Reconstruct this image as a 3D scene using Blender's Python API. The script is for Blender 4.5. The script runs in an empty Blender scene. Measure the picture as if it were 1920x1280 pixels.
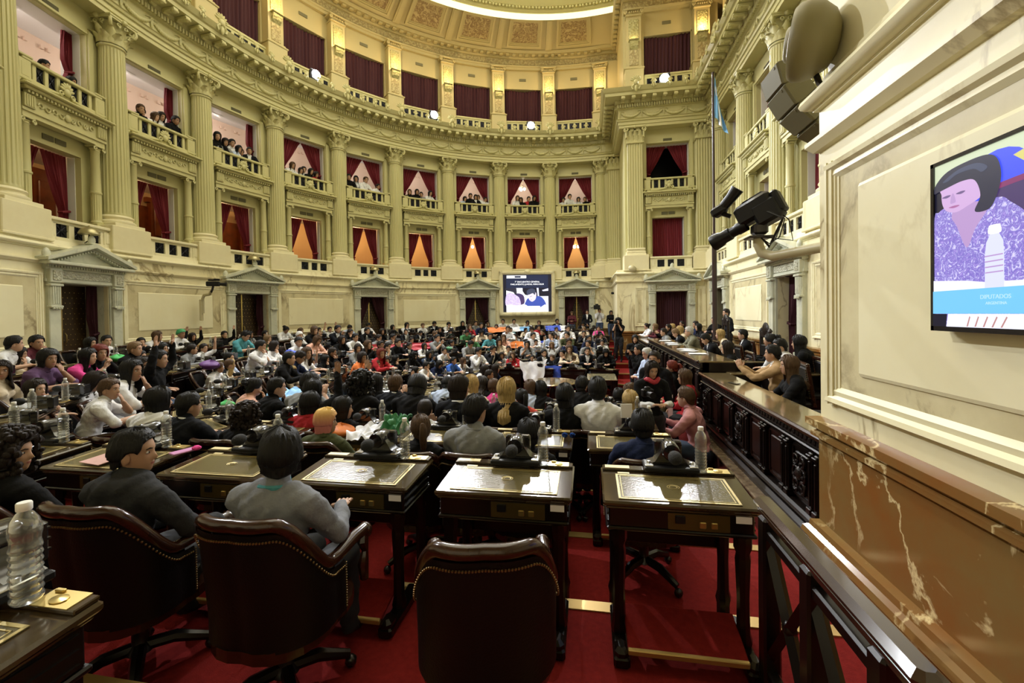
EXPO = 0.38; SKY_W = 750.0; FLOOD_W = 3000.0; LAMP_W = 22.0; GAL_L = 28.0; GAL_U = 18.0
import bpy, math, random
import numpy as np
from mathutils import Matrix, Vector
R = math.radians
sin, cos, pi = math.sin, math.cos, math.pi
random.seed(7)
scene = bpy.context.scene
col = scene.collection
# ------------------------------------------------------------------ camera (origin = camera height 0; the floor along the walls is at -1.70)
F_PX, PITCH, ROLL, YAW, CY = 811.9, R(0.7447), R(-0.8538), R(10.066), 597.5
cam = bpy.data.cameras.new('camera')
cam.sensor_fit = 'HORIZONTAL'; cam.sensor_width = 36.0
cam.lens = F_PX / 1920 * 36.0
cam.shift_y = -(640 - CY) / 1920
cam.clip_start = 0.05; cam.clip_end = 200
camo = bpy.data.objects.new('camera', cam); col.objects.link(camo)
r0 = Vector((cos(YAW), sin(YAW), 0)); f0 = Vector((-sin(YAW), cos(YAW), 0)); z0 = Vector((0, 0, 1))
fw = f0 * cos(PITCH) - z0 * sin(PITCH); up = z0 * cos(PITCH) + f0 * sin(PITCH)
rr = r0 * cos(ROLL) + up * sin(ROLL); uu = up * cos(ROLL) - r0 * sin(ROLL)
camo.matrix_world = Matrix(((rr.x, uu.x, -fw.x, 0), (rr.y, uu.y, -fw.y, 0), (rr.z, uu.z, -fw.z, 0), (0, 0, 0, 1)))
scene.camera = camo
# ------------------------------------------------------------------ light and exposure
vs = scene.view_settings
vs.view_transform = 'Standard'; vs.look = 'None'; vs.gamma = 1.0; vs.exposure = EXPO; vs.use_curve_mapping = False
w = bpy.data.worlds.new('world'); scene.world = w; w.use_nodes = True
w.node_tree.nodes['Background'].inputs[0].default_value = (1.0, 0.93, 0.75, 1)
w.node_tree.nodes['Background'].inputs[1].default_value = 0.012
CX, CYC, RC = -0.08, 10.37, 11.8          # centre of the hemicycle and radius of the column axes
def area(name, loc, size, power, color, rot=(0, 0, 0), shape='DISK', spread=None):
    l = bpy.data.lights.new(name, 'AREA'); l.shape = shape; l.size = size; l.energy = power; l.color = color
    if spread: l.spread = spread
    o = bpy.data.objects.new(name, l); o.location = loc; o.rotation_euler = rot; col.objects.link(o); return o
def spot(name, loc, tgt, power, color, ang=100, rad=0.12, blend=0.6):
    l = bpy.data.lights.new(name, 'SPOT'); l.energy = power; l.color = color; l.spot_size = R(ang); l.spot_blend = blend; l.shadow_soft_size = rad
    o = bpy.data.objects.new(name, l); o.location = loc
    o.rotation_euler = (Vector(tgt) - Vector(loc)).to_track_quat('-Z', 'Y').to_euler(); col.objects.link(o); return o
def point(name, loc, power, color, rad=0.15):
    l = bpy.data.lights.new(name, 'POINT'); l.energy = power; l.color = color; l.shadow_soft_size = rad
    o = bpy.data.objects.new(name, l); o.location = loc; col.objects.link(o); return o
area('skylight_area', (CX - 1.5, CYC, 13.3), 14.0, SKY_W, (1.0, 0.96, 0.78))
area('presidency_ceiling_area', (3.4, 9.5, 12.6), 3.0, SKY_W * 0.09, (1.0, 0.96, 0.80))  # area light just below the flat closed ceiling over the dais
# floodlights standing on the attic balustrade: (angle on the circle or None, x, y, z)
def ring(r, a): return (CX + r * cos(R(a)), CYC + r * sin(R(a)))
FLOODS = []
for a in (155.3, 128.1, 103.6, 200.0):
    FLOODS.append((*ring(11.0, a), 9.10))
FLOODS += [(3.05, 17.95, 9.12), (4.3, 13.3, 9.12), (4.3, 8.6, 9.12)]
for i, p in enumerate(FLOODS):
    d = Vector((CX + 0.5, CYC, -2.0)) - Vector(p); d.normalize()
    spot('flood_spot', Vector(p) + d * 0.22, (CX + 0.5, CYC, -2.0), FLOOD_W * (1.7 if i > 3 else 1.0), (0.95, 0.97, 1.0), 98, 0.10, 0.85)

# ------------------------------------------------------------------ materials
MATS = {}
def mat(name, c, rough=0.5, metal=0.0, spec=None, emit=None, bump=None, noise=None, coat=0, sheen=0):
    """c: base colour; noise=(scale, second colour, amount); bump=(scale, strength)"""
    m = bpy.data.materials.new(name); m.use_nodes = True; nt = m.node_tree; b = nt.nodes['Principled BSDF']
    b.inputs['Base Color'].default_value = (*c, 1); b.inputs['Roughness'].default_value = rough; b.inputs['Metallic'].default_value = metal
    if spec is not None: b.inputs['Specular IOR Level'].default_value = spec
    if coat: b.inputs['Coat Weight'].default_value = coat; b.inputs['Coat Roughness'].default_value = 0.12
    if sheen: b.inputs['Sheen Weight'].default_value = sheen; b.inputs['Sheen Tint'].default_value = (*c, 1)
    if emit: b.inputs['Emission Color'].default_value = (*emit[0], 1); b.inputs['Emission Strength'].default_value = emit[1]
    if noise or bump: tc = nt.nodes.new('ShaderNodeTexCoord')
    if noise:
        n = nt.nodes.new('ShaderNodeTexNoise'); n.inputs['Scale'].default_value = noise[0]; n.inputs['Detail'].default_value = 6
        nt.links.new(tc.outputs['Object'], n.inputs['Vector'])
        r = nt.nodes.new('ShaderNodeValToRGB'); r.color_ramp.elements[0].position = 0.5 - noise[2]; r.color_ramp.elements[1].position = 0.5 + noise[2]
        r.color_ramp.elements[0].color = (*c, 1); r.color_ramp.elements[1].color = (*noise[1], 1)
        nt.links.new(n.outputs['Fac'], r.inputs['Fac']); nt.links.new(r.outputs['Color'], b.inputs['Base Color'])
    if bump:
        n2 = nt.nodes.new('ShaderNodeTexNoise'); n2.inputs['Scale'].default_value = bump[0]; n2.inputs['Detail'].default_value = 3
        nt.links.new(tc.outputs['Object'], n2.inputs['Vector'])
        bp = nt.nodes.new('ShaderNodeBump'); bp.inputs['Strength'].default_value = bump[1]; bp.inputs['Distance'].default_value = 0.02
        nt.links.new(n2.outputs['Fac'], bp.inputs['Height']); nt.links.new(bp.outputs['Normal'], b.inputs['Normal'])
    MATS[name] = m; return m
def marble(name, base, cloud, vein, scale=0.9, vein_w=0.035, rough=0.25, amount=0.8):
    m = bpy.data.materials.new(name); m.use_nodes = True; nt = m.node_tree; b = nt.nodes['Principled BSDF']; L = nt.links.new; N = nt.nodes.new
    b.inputs['Roughness'].default_value = rough; b.inputs['Specular IOR Level'].default_value = .28
    tc = N('ShaderNodeTexCoord')
    n = N('ShaderNodeTexNoise'); n.inputs['Scale'].default_value = scale * 1.3; n.inputs['Detail'].default_value = 9; n.inputs['Roughness'].default_value = 0.62
    L(tc.outputs['Object'], n.inputs['Vector'])
    r = N('ShaderNodeValToRGB'); r.color_ramp.elements[0].position = 0.36; r.color_ramp.elements[1].position = 0.68
    r.color_ramp.elements[0].color = (*base, 1); r.color_ramp.elements[1].color = (*cloud, 1)
    L(n.outputs['Fac'], r.inputs['Fac'])
    # veins: thin band where a second warped noise passes its middle value
    mp = N('ShaderNodeMapping'); mp.inputs['Scale'].default_value = (1.0, 1.0, 0.55); mp.inputs['Rotation'].default_value = (0.5, 0.4, 0.3)
    L(tc.outputs['Object'], mp.inputs['Vector'])
    v = N('ShaderNodeTexNoise'); v.inputs['Scale'].default_value = scale; v.inputs['Detail'].default_value = 7; v.inputs['Roughness'].default_value = 0.58; v.inputs['Distortion'].default_value = 0.7
    L(mp.outputs['Vector'], v.inputs['Vector'])
    s = N('ShaderNodeMath'); s.operation = 'SUBTRACT'; s.inputs[1].default_value = 0.5; L(v.outputs['Fac'], s.inputs[0])
    a = N('ShaderNodeMath'); a.operation = 'ABSOLUTE'; L(s.outputs[0], a.inputs[0])
    mr = N('ShaderNodeMapRange'); mr.inputs['From Min'].default_value = 0.0; mr.inputs['From Max'].default_value = vein_w; mr.inputs['To Min'].default_value = amount; mr.inputs['To Max'].default_value = 0.0
    L(a.outputs[0], mr.inputs['Value'])
    # veins come and go
    g = N('ShaderNodeTexNoise'); g.inputs['Scale'].default_value = scale * 0.8; L(tc.outputs['Object'], g.inputs['Vector'])
    g2 = N('ShaderNodeMapRange'); g2.inputs['From Min'].default_value = 0.42; g2.inputs['From Max'].default_value = 0.62; L(g.outputs['Fac'], g2.inputs['Value'])
    mu = N('ShaderNodeMath'); mu.operation = 'MULTIPLY'; L(mr.outputs[0], mu.inputs[0]); L(g2.outputs[0], mu.inputs[1])
    mx = N('ShaderNodeMix'); mx.data_type = 'RGBA'; L(mu.outputs[0], mx.inputs['Factor']); L(r.outputs['Color'], mx.inputs[6]); mx.inputs[7].default_value = (*vein, 1)
    L(mx.outputs[2], b.inputs['Base Color'])
    MATS[name] = m; return m
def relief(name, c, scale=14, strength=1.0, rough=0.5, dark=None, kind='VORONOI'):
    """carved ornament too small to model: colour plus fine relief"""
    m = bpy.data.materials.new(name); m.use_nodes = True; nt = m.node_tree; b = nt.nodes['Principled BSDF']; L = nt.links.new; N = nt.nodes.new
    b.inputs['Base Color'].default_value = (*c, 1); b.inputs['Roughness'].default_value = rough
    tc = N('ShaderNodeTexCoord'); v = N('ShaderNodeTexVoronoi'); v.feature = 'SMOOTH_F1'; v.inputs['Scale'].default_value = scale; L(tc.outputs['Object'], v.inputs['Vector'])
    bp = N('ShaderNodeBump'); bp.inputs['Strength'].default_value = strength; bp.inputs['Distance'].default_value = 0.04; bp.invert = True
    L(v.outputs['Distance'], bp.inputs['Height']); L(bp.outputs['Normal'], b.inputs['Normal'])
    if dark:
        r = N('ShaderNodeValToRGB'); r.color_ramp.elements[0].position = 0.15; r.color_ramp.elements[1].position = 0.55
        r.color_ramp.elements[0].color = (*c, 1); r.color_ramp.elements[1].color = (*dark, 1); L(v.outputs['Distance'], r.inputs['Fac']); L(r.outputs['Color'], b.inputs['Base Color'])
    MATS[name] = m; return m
PAINT = (0.53, 0.50, 0.25); STONE = (0.70, 0.66, 0.43)
mat('paint', PAINT, 0.45, bump=(3.0, 0.02)); mat('paint_warm', (0.50, 0.43, 0.21), 0.5)
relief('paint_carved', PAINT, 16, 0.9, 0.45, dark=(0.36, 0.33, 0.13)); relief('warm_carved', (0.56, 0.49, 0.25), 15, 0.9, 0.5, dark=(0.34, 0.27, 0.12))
marble('marble', (0.80, 0.75, 0.51), (0.71, 0.64, 0.40), (0.30, 0.23, 0.11), 0.8, 0.026, 0.40, 0.85)
marble('marble_plain', (0.81, 0.77, 0.54), (0.76, 0.70, 0.46), (0.46, 0.38, 0.20), 0.7, 0.022, 0.40, 0.6)
marble('marble_veined', (0.66, 0.60, 0.38), (0.52, 0.45, 0.26), (0.24, 0.185, 0.10), 1.3, 0.05, 0.38, 0.9)
marble('marble_brown', (0.21, 0.085, 0.022), (0.19, 0.125, 0.042), (0.72, 0.58, 0.30), 1.15, 0.016, 0.16, 0.9)
marble('marble_amber', (0.50, 0.27, 0.085), (0.42, 0.24, 0.09), (0.75, 0.62, 0.36), 2.2, 0.015, 0.16, 0.9)
marble('portal_stone', (0.62, 0.63, 0.50), (0.50, 0.52, 0.42), (0.36, 0.37, 0.30), 1.8, 0.03, 0.3, 0.6)
relief('portal_carved', (0.60, 0.61, 0.48), 26, 0.8, 0.4, dark=(0.42, 0.41, 0.30))
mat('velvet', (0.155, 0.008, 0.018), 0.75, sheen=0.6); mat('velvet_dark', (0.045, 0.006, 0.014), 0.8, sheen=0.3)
mat('iron', (0.012, 0.013, 0.02), 0.4, 0.6); mat('brass', (0.62, 0.47, 0.17), 0.28, 0.9); mat('gold_line', (0.50, 0.40, 0.17), 0.4, 0.5)
mat('ring_glow', (.8, .8, .5), .5, emit=((1.0, .97, .62), 1.0)); mat('vent', (0.16, 0.15, 0.08), 0.6); mat('pink_wall', (0.70, 0.54, 0.44), 0.7); mat('cream_wall', (0.70, 0.50, 0.27), 0.7); mat('white_jamb', (0.72, 0.72, 0.70), 0.5)
mat('amber_wood', (0.24, 0.055, 0.008), 0.3, noise=(5, (0.14, 0.03, 0.004), 0.2))
mat('ceil_white', (0.75, 0.75, 0.75), 0.6); mat('red_dark', (0.20, 0.02, 0.02), 0.6)
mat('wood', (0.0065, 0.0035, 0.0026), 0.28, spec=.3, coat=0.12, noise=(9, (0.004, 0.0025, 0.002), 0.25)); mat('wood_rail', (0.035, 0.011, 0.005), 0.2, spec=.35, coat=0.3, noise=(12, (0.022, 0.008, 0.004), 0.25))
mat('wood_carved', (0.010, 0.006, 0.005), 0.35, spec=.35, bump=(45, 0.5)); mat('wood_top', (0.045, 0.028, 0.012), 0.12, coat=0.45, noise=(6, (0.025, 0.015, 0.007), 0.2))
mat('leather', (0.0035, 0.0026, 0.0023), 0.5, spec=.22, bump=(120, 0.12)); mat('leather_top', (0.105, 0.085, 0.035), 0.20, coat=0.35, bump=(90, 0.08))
mat('carpet', (0.22, 0.016, 0.014), 0.95, spec=.1, noise=(30, (0.16, 0.011, 0.010), 0.25), bump=(250, 0.3))
mat('step_brass', (0.52, 0.36, 0.13), 0.35, 0.6); mat('black_plastic', (0.007, 0.007, 0.008), 0.4, spec=.3); mat('foam', (0.010, 0.010, 0.011), 0.9, bump=(160, 0.4))
mat('dark_metal', (0.05, 0.045, 0.045), 0.3, 0.8); mat('chrome', (0.6, 0.6, 0.6), 0.2, 1.0)
mat('white_plastic', (0.78, 0.78, 0.76), 0.35); mat('paper', (0.82, 0.82, 0.84), 0.6); mat('ivory', (0.66, 0.55, 0.28), 0.4)
mat('speaker_beige', (0.22, 0.19, 0.085), 0.5); mat('speaker_grey', (0.15, 0.135, 0.075), 0.6, spec=.2); mat('clock_face', (0.85, 0.86, 0.84), 0.3)
mat('red_granite', (0.055, 0.016, 0.012), 0.15, noise=(60, (0.02, 0.008, 0.007), 0.2)); mat('ledge_stone', (0.16, 0.12, 0.075), 0.2, noise=(14, (0.08, 0.05, 0.03), 0.15))
mat('bulb', (1, 1, 1), 0.5, emit=((1.0, 0.98, 0.95), 60.0)); mat('warm_bulb', (1, 0.9, 0.7), 0.5, emit=((1.0, 0.72, 0.38), 14.0)); mat('sky_glass', (0.9, 0.88, 0.75), 0.5, emit=((1.0, 0.95, 0.72), 1.2))
M = MATS

# ------------------------------------------------------------------ mesh builder
class MB:
    def __init__(s): s.v = []; s.f = []; s.m = []; s.s = []; s.M = None
    def add(s, vs_, fs, m=0, sm=False):
        o = len(s.v)
        if s.M is not None: vs_ = [tuple(s.M @ Vector(p)) for p in vs_]
        s.v.extend(vs_); s.f.extend([tuple(i + o for i in f) for f in fs]); s.m.extend([m] * len(fs)); s.s.extend([sm] * len(fs)); return s
    def box(s, c, d, m=0, rz=0.0):
        x, y, z = d[0] / 2, d[1] / 2, d[2] / 2; ca, sa = cos(rz), sin(rz); vv = []
        for k in (-z, z):
            for (i, j) in ((-x, -y), (x, -y), (x, y), (-x, y)): vv.append((c[0] + i * ca - j * sa, c[1] + i * sa + j * ca, c[2] + k))
        return s.add(vv, [(3, 2, 1, 0), (4, 5, 6, 7), (0, 1, 5, 4), (1, 2, 6, 5), (2, 3, 7, 6), (3, 0, 4, 7)], m)
    def b2(s, x0, x1, y0, y1, z0_, z1, m=0): return s.box(((x0 + x1) / 2, (y0 + y1) / 2, (z0_ + z1) / 2), (x1 - x0, y1 - y0, z1 - z0_), m)
    def cbox(s, c, d, ch=0.01, m=0):
        """box with its edges chamfered"""
        hx, hy, hz = d[0] / 2, d[1] / 2, d[2] / 2; ch = min(ch, hx * .9, hy * .9, hz * .9); vv = []
        for z, k in ((-hz, ch), (-hz + ch, 0), (hz - ch, 0), (hz, ch)):
            X, Y = hx - k, hy - k
            cc = ch if k == 0 else ch * 0.6
            for p in ((-X + cc, -Y), (X - cc, -Y), (X, -Y + cc), (X, Y - cc), (X - cc, Y), (-X + cc, Y), (-X, Y - cc), (-X, -Y + cc)): vv.append((c[0] + p[0], c[1] + p[1], c[2] + z))
        fs = [tuple(range(7, -1, -1)), tuple(range(24, 32))]
        for l in range(3):
            for i in range(8): fs.append((l * 8 + i, l * 8 + (i + 1) % 8, l * 8 + 8 + (i + 1) % 8, l * 8 + 8 + i))
        return s.add(vv, fs, m)
    def lathe(s, prof, n=24, c=(0, 0, 0), a0=0.0, a1=2 * pi, m=0, sm=True, sx=1.0, sy=1.0):
        full = abs(a1 - a0 - 2 * pi) < 1e-6; k = n if full else n + 1; vv = []
        for (r, z) in prof:
            for i in range(k):
                a = a0 + (a1 - a0) * i / n; vv.append((c[0] + r * cos(a) * sx, c[1] + r * sin(a) * sy, c[2] + z))
        fs = []
        for j in range(len(prof) - 1):
            for i in range(n):
                i2 = (i + 1) % k; fs.append((j * k + i, j * k + i2, (j + 1) * k + i2, (j + 1) * k + i))
        return s.add(vv, fs, m, sm)
    def tube(s, pts, r, n=8, m=0, caps=True, sm=True):
        pts = [Vector(p) for p in pts]; N = len(pts); rs = r if isinstance(r, (list, tuple)) else [r] * N; vv = []
        t = (pts[1] - pts[0]).normalized(); ref = Vector((0, 0, 1)) if abs(t.z) < 0.9 else Vector((1, 0, 0)); u = t.cross(ref).normalized()
        for i, p in enumerate(pts):
            t = (pts[min(i + 1, N - 1)] - pts[max(i - 1, 0)]).normalized(); u = (u - t * u.dot(t)); u = u.normalized() if u.length > 1e-6 else t.orthogonal().normalized(); w_ = t.cross(u)
            for k in range(n):
                a = 2 * pi * k / n; vv.append(tuple(p + (u * cos(a) + w_ * sin(a)) * rs[i]))
        fs = [(i * n + k, i * n + (k + 1) % n, (i + 1) * n + (k + 1) % n, (i + 1) * n + k) for i in range(N - 1) for k in range(n)]
        if caps: fs += [tuple(range(n - 1, -1, -1)), tuple(range((N - 1) * n, N * n))]
        return s.add(vv, fs, m, sm)
    def ell(s, c, r, nu=12, nv=8, m=0, rot=None):
        if not isinstance(r, (list, tuple)): r = (r, r, r)
        vv = []; 
        for j in range(nv + 1):
            t = pi * j / nv
            for i in range(nu):
                a = 2 * pi * i / nu; p = Vector((r[0] * sin(t) * cos(a), r[1] * sin(t) * sin(a), r[2] * cos(t)))
                if rot is not None: p = rot @ p
                vv.append((c[0] + p.x, c[1] + p.y, c[2] + p.z))
        fs = [(j * nu + i, (j + 1) * nu + i, (j + 1) * nu + (i + 1) % nu, j * nu + (i + 1) % nu) for j in range(nv) for i in range(nu)]
        return s.add(vv, fs, m, True)
    def prism(s, poly, z0_, z1, m=0, fr=None, sm=False):
        """extrude a 2-D outline; fr maps (a, b, h) to a point"""
        n = len(poly); fr = fr or (lambda a, b, h: (a, b, h))
        vv = [fr(a, b, z0_) for a, b in poly] + [fr(a, b, z1) for a, b in poly]
        fs = [tuple(range(n - 1, -1, -1)), tuple(range(n, 2 * n))] + [(i, (i + 1) % n, n + (i + 1) % n, n + i) for i in range(n)]
        return s.add(vv, fs, m, sm)
    def sweep(s, prof, path, m=0, caps=True, sm=False, closed=True):
        """profile of (inward offset, z) along a plan path; the room lies to the right of travel; corners are mitred"""
        P = [Vector(p) for p in path]; n = len(P); k = len(prof); vv = []
        for i in range(n):
            d1 = (P[i] - P[i - 1]).normalized() if i > 0 else None; d2 = (P[i + 1] - P[i]).normalized() if i < n - 1 else None
            d1 = d1 or d2; d2 = d2 or d1
            n1 = Vector((d1.y, -d1.x)); n2 = Vector((d2.y, -d2.x)); b = (n1 + n2)
            b = b / max(0.2, (1 + n1.dot(n2)))
            for (o, z) in prof: vv.append((P[i].x + b.x * o, P[i].y + b.y * o, z))
        fs = []; kk = k if closed else k - 1
        for i in range(n - 1):
            for j in range(kk): fs.append((i * k + j, (i + 1) * k + j, (i + 1) * k + (j + 1) % k, i * k + (j + 1) % k))
        if caps and closed: fs += [tuple(range(k)), tuple(range((n - 1) * k, n * k))[::-1]]
        return s.add(vv, fs, m, sm)
    def grid(s, fn, nu, nv, m=0, sm=True, wrap=False):
        vv = [fn(i / nu, j / nv) for j in range(nv + 1) for i in range(nu + (0 if wrap else 1))]; k = nu if wrap else nu + 1
        fs = [(j * k + i, j * k + (i + 1) % k, (j + 1) * k + (i + 1) % k, (j + 1) * k + i) for j in range(nv) for i in range(nu)]
        return s.add(vv, fs, m, sm)
    def mesh(s, name):
        me = bpy.data.meshes.new(name); me.from_pydata(s.v, [], s.f)
        me.polygons.foreach_set('material_index', s.m); me.polygons.foreach_set('use_smooth', s.s)
        if any(s.s): me.set_sharp_from_angle(angle=R(40))
        me.update(); return me
    def build(s, name, mats, parent=None, loc=None, rz=0.0):
        me = s.mesh(name); mats = mats if isinstance(mats, (list, tuple)) else [mats]
        for x in mats: me.materials.append(M[x] if isinstance(x, str) else x)
        o = bpy.data.objects.new(name, me); col.objects.link(o)
        if parent: o.parent = parent
        if loc is not None: o.location = loc
        if rz: o.rotation_euler = (0, 0, rz)
        return o
def tag(o, label=None, cat=None, group=None, kind=None):
    if label: o['label'] = label
    if cat: o['category'] = cat
    if group: o['group'] = group
    if kind: o['kind'] = kind
    return o
def thing(name, label, cat, loc=(0, 0, 0), rz=0.0, group=None):
    o = bpy.data.objects.new(name, None); col.objects.link(o); o.location = loc; o.rotation_euler = (0, 0, rz); o.empty_display_size = 0.1
    return tag(o, label, cat, group)
CHILDREN = {}
def kids(o):
    return [c for c in o.children]
def put(o, loc, rz=0.0, label=None, group=None, parent=None, rx=None):
    """a copy of a thing together with its parts and sub-parts"""
    def cp(x, par):
        c = x.copy(); col.objects.link(c); c.parent = par
        for ch in KID[x.name]: cp(ch, c)
        return c
    if o.name not in KID: learn(o)
    c = cp(o, parent); c.location = loc; c.rotation_euler = (0, 0, rz) if rx is None else (rx, 0, rz)
    if label: c['label'] = label
    if group: c['group'] = group
    return c
KID = {}
def learn(o):
    KID[o.name] = list(o.children)
    for c in o.children: learn(c)
PROTOS = []
def proto(o): learn(o); PROTOS.append(o); return o
def drop(o):
    for c in list(o.children): drop(c)
    bpy.data.objects.remove(o)
ORD = ['first', 'second', 'third', 'fourth', 'fifth', 'sixth', 'seventh', 'eighth', 'ninth', 'tenth', 'eleventh', 'twelfth', 'thirteenth', 'fourteenth', 'fifteenth', 'sixteenth', 'seventeenth', 'eighteenth', 'nineteenth', 'twentieth'] + ['%dth' % k if k % 10 not in (1, 2, 3) else '%d%s' % (k, {1: 'st', 2: 'nd', 3: 'rd'}[k % 10]) for k in range(21, 70)]
# =================================================================== architecture
PHI0, DPHI = 198.5, -12.4695                    # column k stands at angle PHI0 + k*DPHI; k = 0 .. 9 are the ones in view
def cang(k): return PHI0 + k * DPHI
def arc(a0, a1, r=RC, step=2.1):
    n = max(1, int(abs(a1 - a0) / step)); return [ring(r, a0 + (a1 - a0) * i / n) for i in range(n + 1)]
ARC_END, ARC_START = cang(9) - 1.0, cang(-6)
TOWER_X, ALC_Y, ALC_X, PIER_Y, PIER_X = 1.55, 18.6, 5.0, 3.18, 2.1
RIGHT = [(TOWER_X, 22.17), (TOWER_X, ALC_Y), (ALC_X, ALC_Y), (ALC_X, PIER_Y)]
NEAR = [(ALC_X, PIER_Y), (PIER_X, PIER_Y), (PIER_X, -2.6)]
def bay_frames():
    """(name for the label, x, y, rotation, kind) of every bay between two columns"""
    out = []
    for k in range(-2, 9):
        a = cang(k + 0.5); out.append((k, *ring(RC, a), R(a - 90)))
    out.append((20, 3.27, ALC_Y, 0.0))
    for j in range(5): out.append((30 + j, ALC_X, 16.35 - 2.63 * j, R(-90)))
    return out
BAYS = bay_frames()
def bn(k):
    if k < 10: return '%s curved bay from the flagpole' % ORD[8 - k]
    if k == 20: return 'end bay behind the flagpole'
    return '%s dais-wall bay from the flagpole' % ORD[k - 30]
# ---- floor, tiers
ROWS = [9.65, 7.85, 6.35, 4.95, 3.85, 2.8]      # desk radius of each row, outermost first
FLR = [-1.57, -1.77, -1.97, -2.15, -2.33, -2.48]
EDGE = [(99, 10.35, -1.37), (10.35, 8.85, -1.57), (8.85, 7.72, -1.77), (7.72, 6.5, -1.97), (6.5, 5.05, -2.15), (5.05, 3.85, -2.33), (3.85, 2.75, -2.48), (2.75, 0, -2.56)]
def gshape(a, rho=8.0):
    """rows run straight beside the dais and bend into arcs further round"""
    d0 = 27.0 if rho < 8.6 else max(15.0, 27 - 5.6 * (rho - 8.6)); d = min(abs((a % 360) - 270), abs((a % 360) - 90)); e = min(d, d0); k = 1.0 if d < d0 else max(0.0, 1 - (d - d0) / 42.0)
    return 1 + (1 / cos(R(e)) - 1) * k * k * (3 - 2 * k)
def shift(rho): return .95 if rho < 5.5 else max(0, .95 * (10.4 - rho) / 4.9)
def rpt(rho, a): r = rho * gshape(a, rho); return (CX - shift(rho) + r * cos(R(a)), CYC + r * sin(R(a)))
def floor_at(x, y):
    rho = math.hypot(x - CX, y - CYC)
    for _ in range(5):
        dx = x - CX + shift(rho); a = math.degrees(math.atan2(y - CYC, dx)); rho = math.hypot(dx, y - CYC) / gshape(a, rho)
    for p, q, z in EDGE:
        if rho >= q: return z
    return -2.56
fl = MB(); XR = 1.62
def clip_arc(r, n=150):
    out = []
    for i in range(n + 1):
        x, y = rpt(r, 60 + 240 * i / n); out.append((min(x, XR), y))
    return out
for (a, b, z) in EDGE[:-1]:
    outer = clip_arc(min(a, 12.6)); inner = clip_arc(b); n = len(outer)
    v = [(*p, z) for p in outer] + [(*p, z) for p in inner] + [(*p, z - 0.24) for p in inner]
    fl.add(v, [(i, i + 1, n + i + 1, n + i) for i in range(n - 1)] + [(n + i, n + i + 1, 2 * n + i + 1, 2 * n + i) for i in range(n - 1)], 0)
fl.add([(-13, -4, -2.56), (7, -4, -2.56), (7, 25, -2.56), (-13, 25, -2.56)], [(0, 1, 2, 3)], 0)
tag(fl.build('floor', 'carpet'), kind='structure')
for q, (a, b, z) in enumerate(EDGE[:-1]):
    pts = [p for p in [rpt(b, 60 + 240 * i / 150) for i in range(151)] if p[0] <= XR]
    nb = MB(); nb.sweep([(-0.075, z + 0.008), (0.012, z + 0.008), (0.012, z - 0.03), (-0.005, z - 0.03), (-0.005, z + .0005), (-.075, z + .0005)], pts[::-1], 0)
    tag(nb.build('trim_%d' % (q + 1), 'step_brass'), kind='structure')
# ---- podium (the marble wall), cut open at the doors
POD = [(-0.4, -2.5), (0.40, -2.5), (0.46, -2.5), (0.46, -1.72), (0.50, -1.70), (0.49, -1.66), (0.46, -1.64), (0.455, -1.60), (0.41, -1.58), (0.41, -0.97), (0.45, -0.95), (0.45, -0.92), (0.41, -0.90), (0.44, -0.895), (0.475, -0.87), (0.475, -0.82), (0.40, -0.80)]
MID = [(-0.4, -0.81), (0.40, -0.81), (0.40, 1.15), (0.43, 1.16), (0.47, 1.21), (0.47, 1.24), (0.40, 1.25), (0.40, 1.47)]
TOP = [(-0.4, 0.80), (0.40, 0.80), (0.40, 1.15), (0.43, 1.16), (0.47, 1.21), (0.47, 1.24), (0.40, 1.25), (0.40, 1.47)]
TORUS = [(-0.4, 1.46), (0.40, 1.46), (0.43, 1.465), (0.43, 1.485), (0.465, 1.49), (0.49, 1.51), (0.50, 1.535), (0.49, 1.565), (0.465, 1.585), (0.41, 1.59), (0.38, 1.70), (-0.4, 1.70)]
MIDC = MID + [(-0.4, 1.47)]; TOPC = TOP + [(-0.4, 1.47)]
DOOR_HW = 0.60                                   # half width of a door opening
doors = [k for k in range(-2, 9) if k % 2 == 0]
def pod(path, prof, name, m):
    b = MB(); b.sweep(prof, path, 0); o = b.build(name, m); return tag(o, kind='structure')
dw = math.degrees(DOOR_HW / (RC - 0.4))
cuts = [ARC_START]
for k in doors: cuts += [cang(k + .5) + dw, cang(k + .5) - dw]
cuts += [ARC_END]
for i in range(0, len(cuts), 2):
    p = arc(cuts[i], cuts[i + 1])
    if i == len(cuts) - 2: p = p + [(TOWER_X, 22.17), (TOWER_X, ALC_Y), (3.27 - DOOR_HW, ALC_Y)]
    pod(p, POD, 'baseboard_curved', 'marble_brown'); pod(p, MIDC, 'wall_curved', 'marble')
rd = [16.35, 16.35 - 2.63 * 2, 16.35 - 2.63 * 4]
seg = [[(3.27 + DOOR_HW, ALC_Y), (ALC_X, ALC_Y), (ALC_X, rd[0] + DOOR_HW)], [(ALC_X, rd[0] - DOOR_HW), (ALC_X, rd[1] + DOOR_HW)], [(ALC_X, rd[1] - DOOR_HW), (ALC_X, rd[2] + DOOR_HW)], [(ALC_X, rd[2] - DOOR_HW)] + NEAR]
for i, p in enumerate(seg):
    pod(p, POD, 'baseboard_right' if i < 3 else 'baseboard_pier', 'marble_brown'); pod(p, MIDC, 'wall_right' if i < 3 else 'wall_pier', 'marble')
for k in doors: pod(arc(cang(k + .5) + dw, cang(k + .5) - dw), TOPC, 'wall_curved', 'marble')
pod([(3.27 - DOOR_HW, ALC_Y), (3.27 + DOOR_HW, ALC_Y)], TOPC, 'wall_back', 'marble')
for y in rd: pod([(ALC_X, y + DOOR_HW), (ALC_X, y - DOOR_HW)], TOPC, 'wall_right', 'marble')
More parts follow.
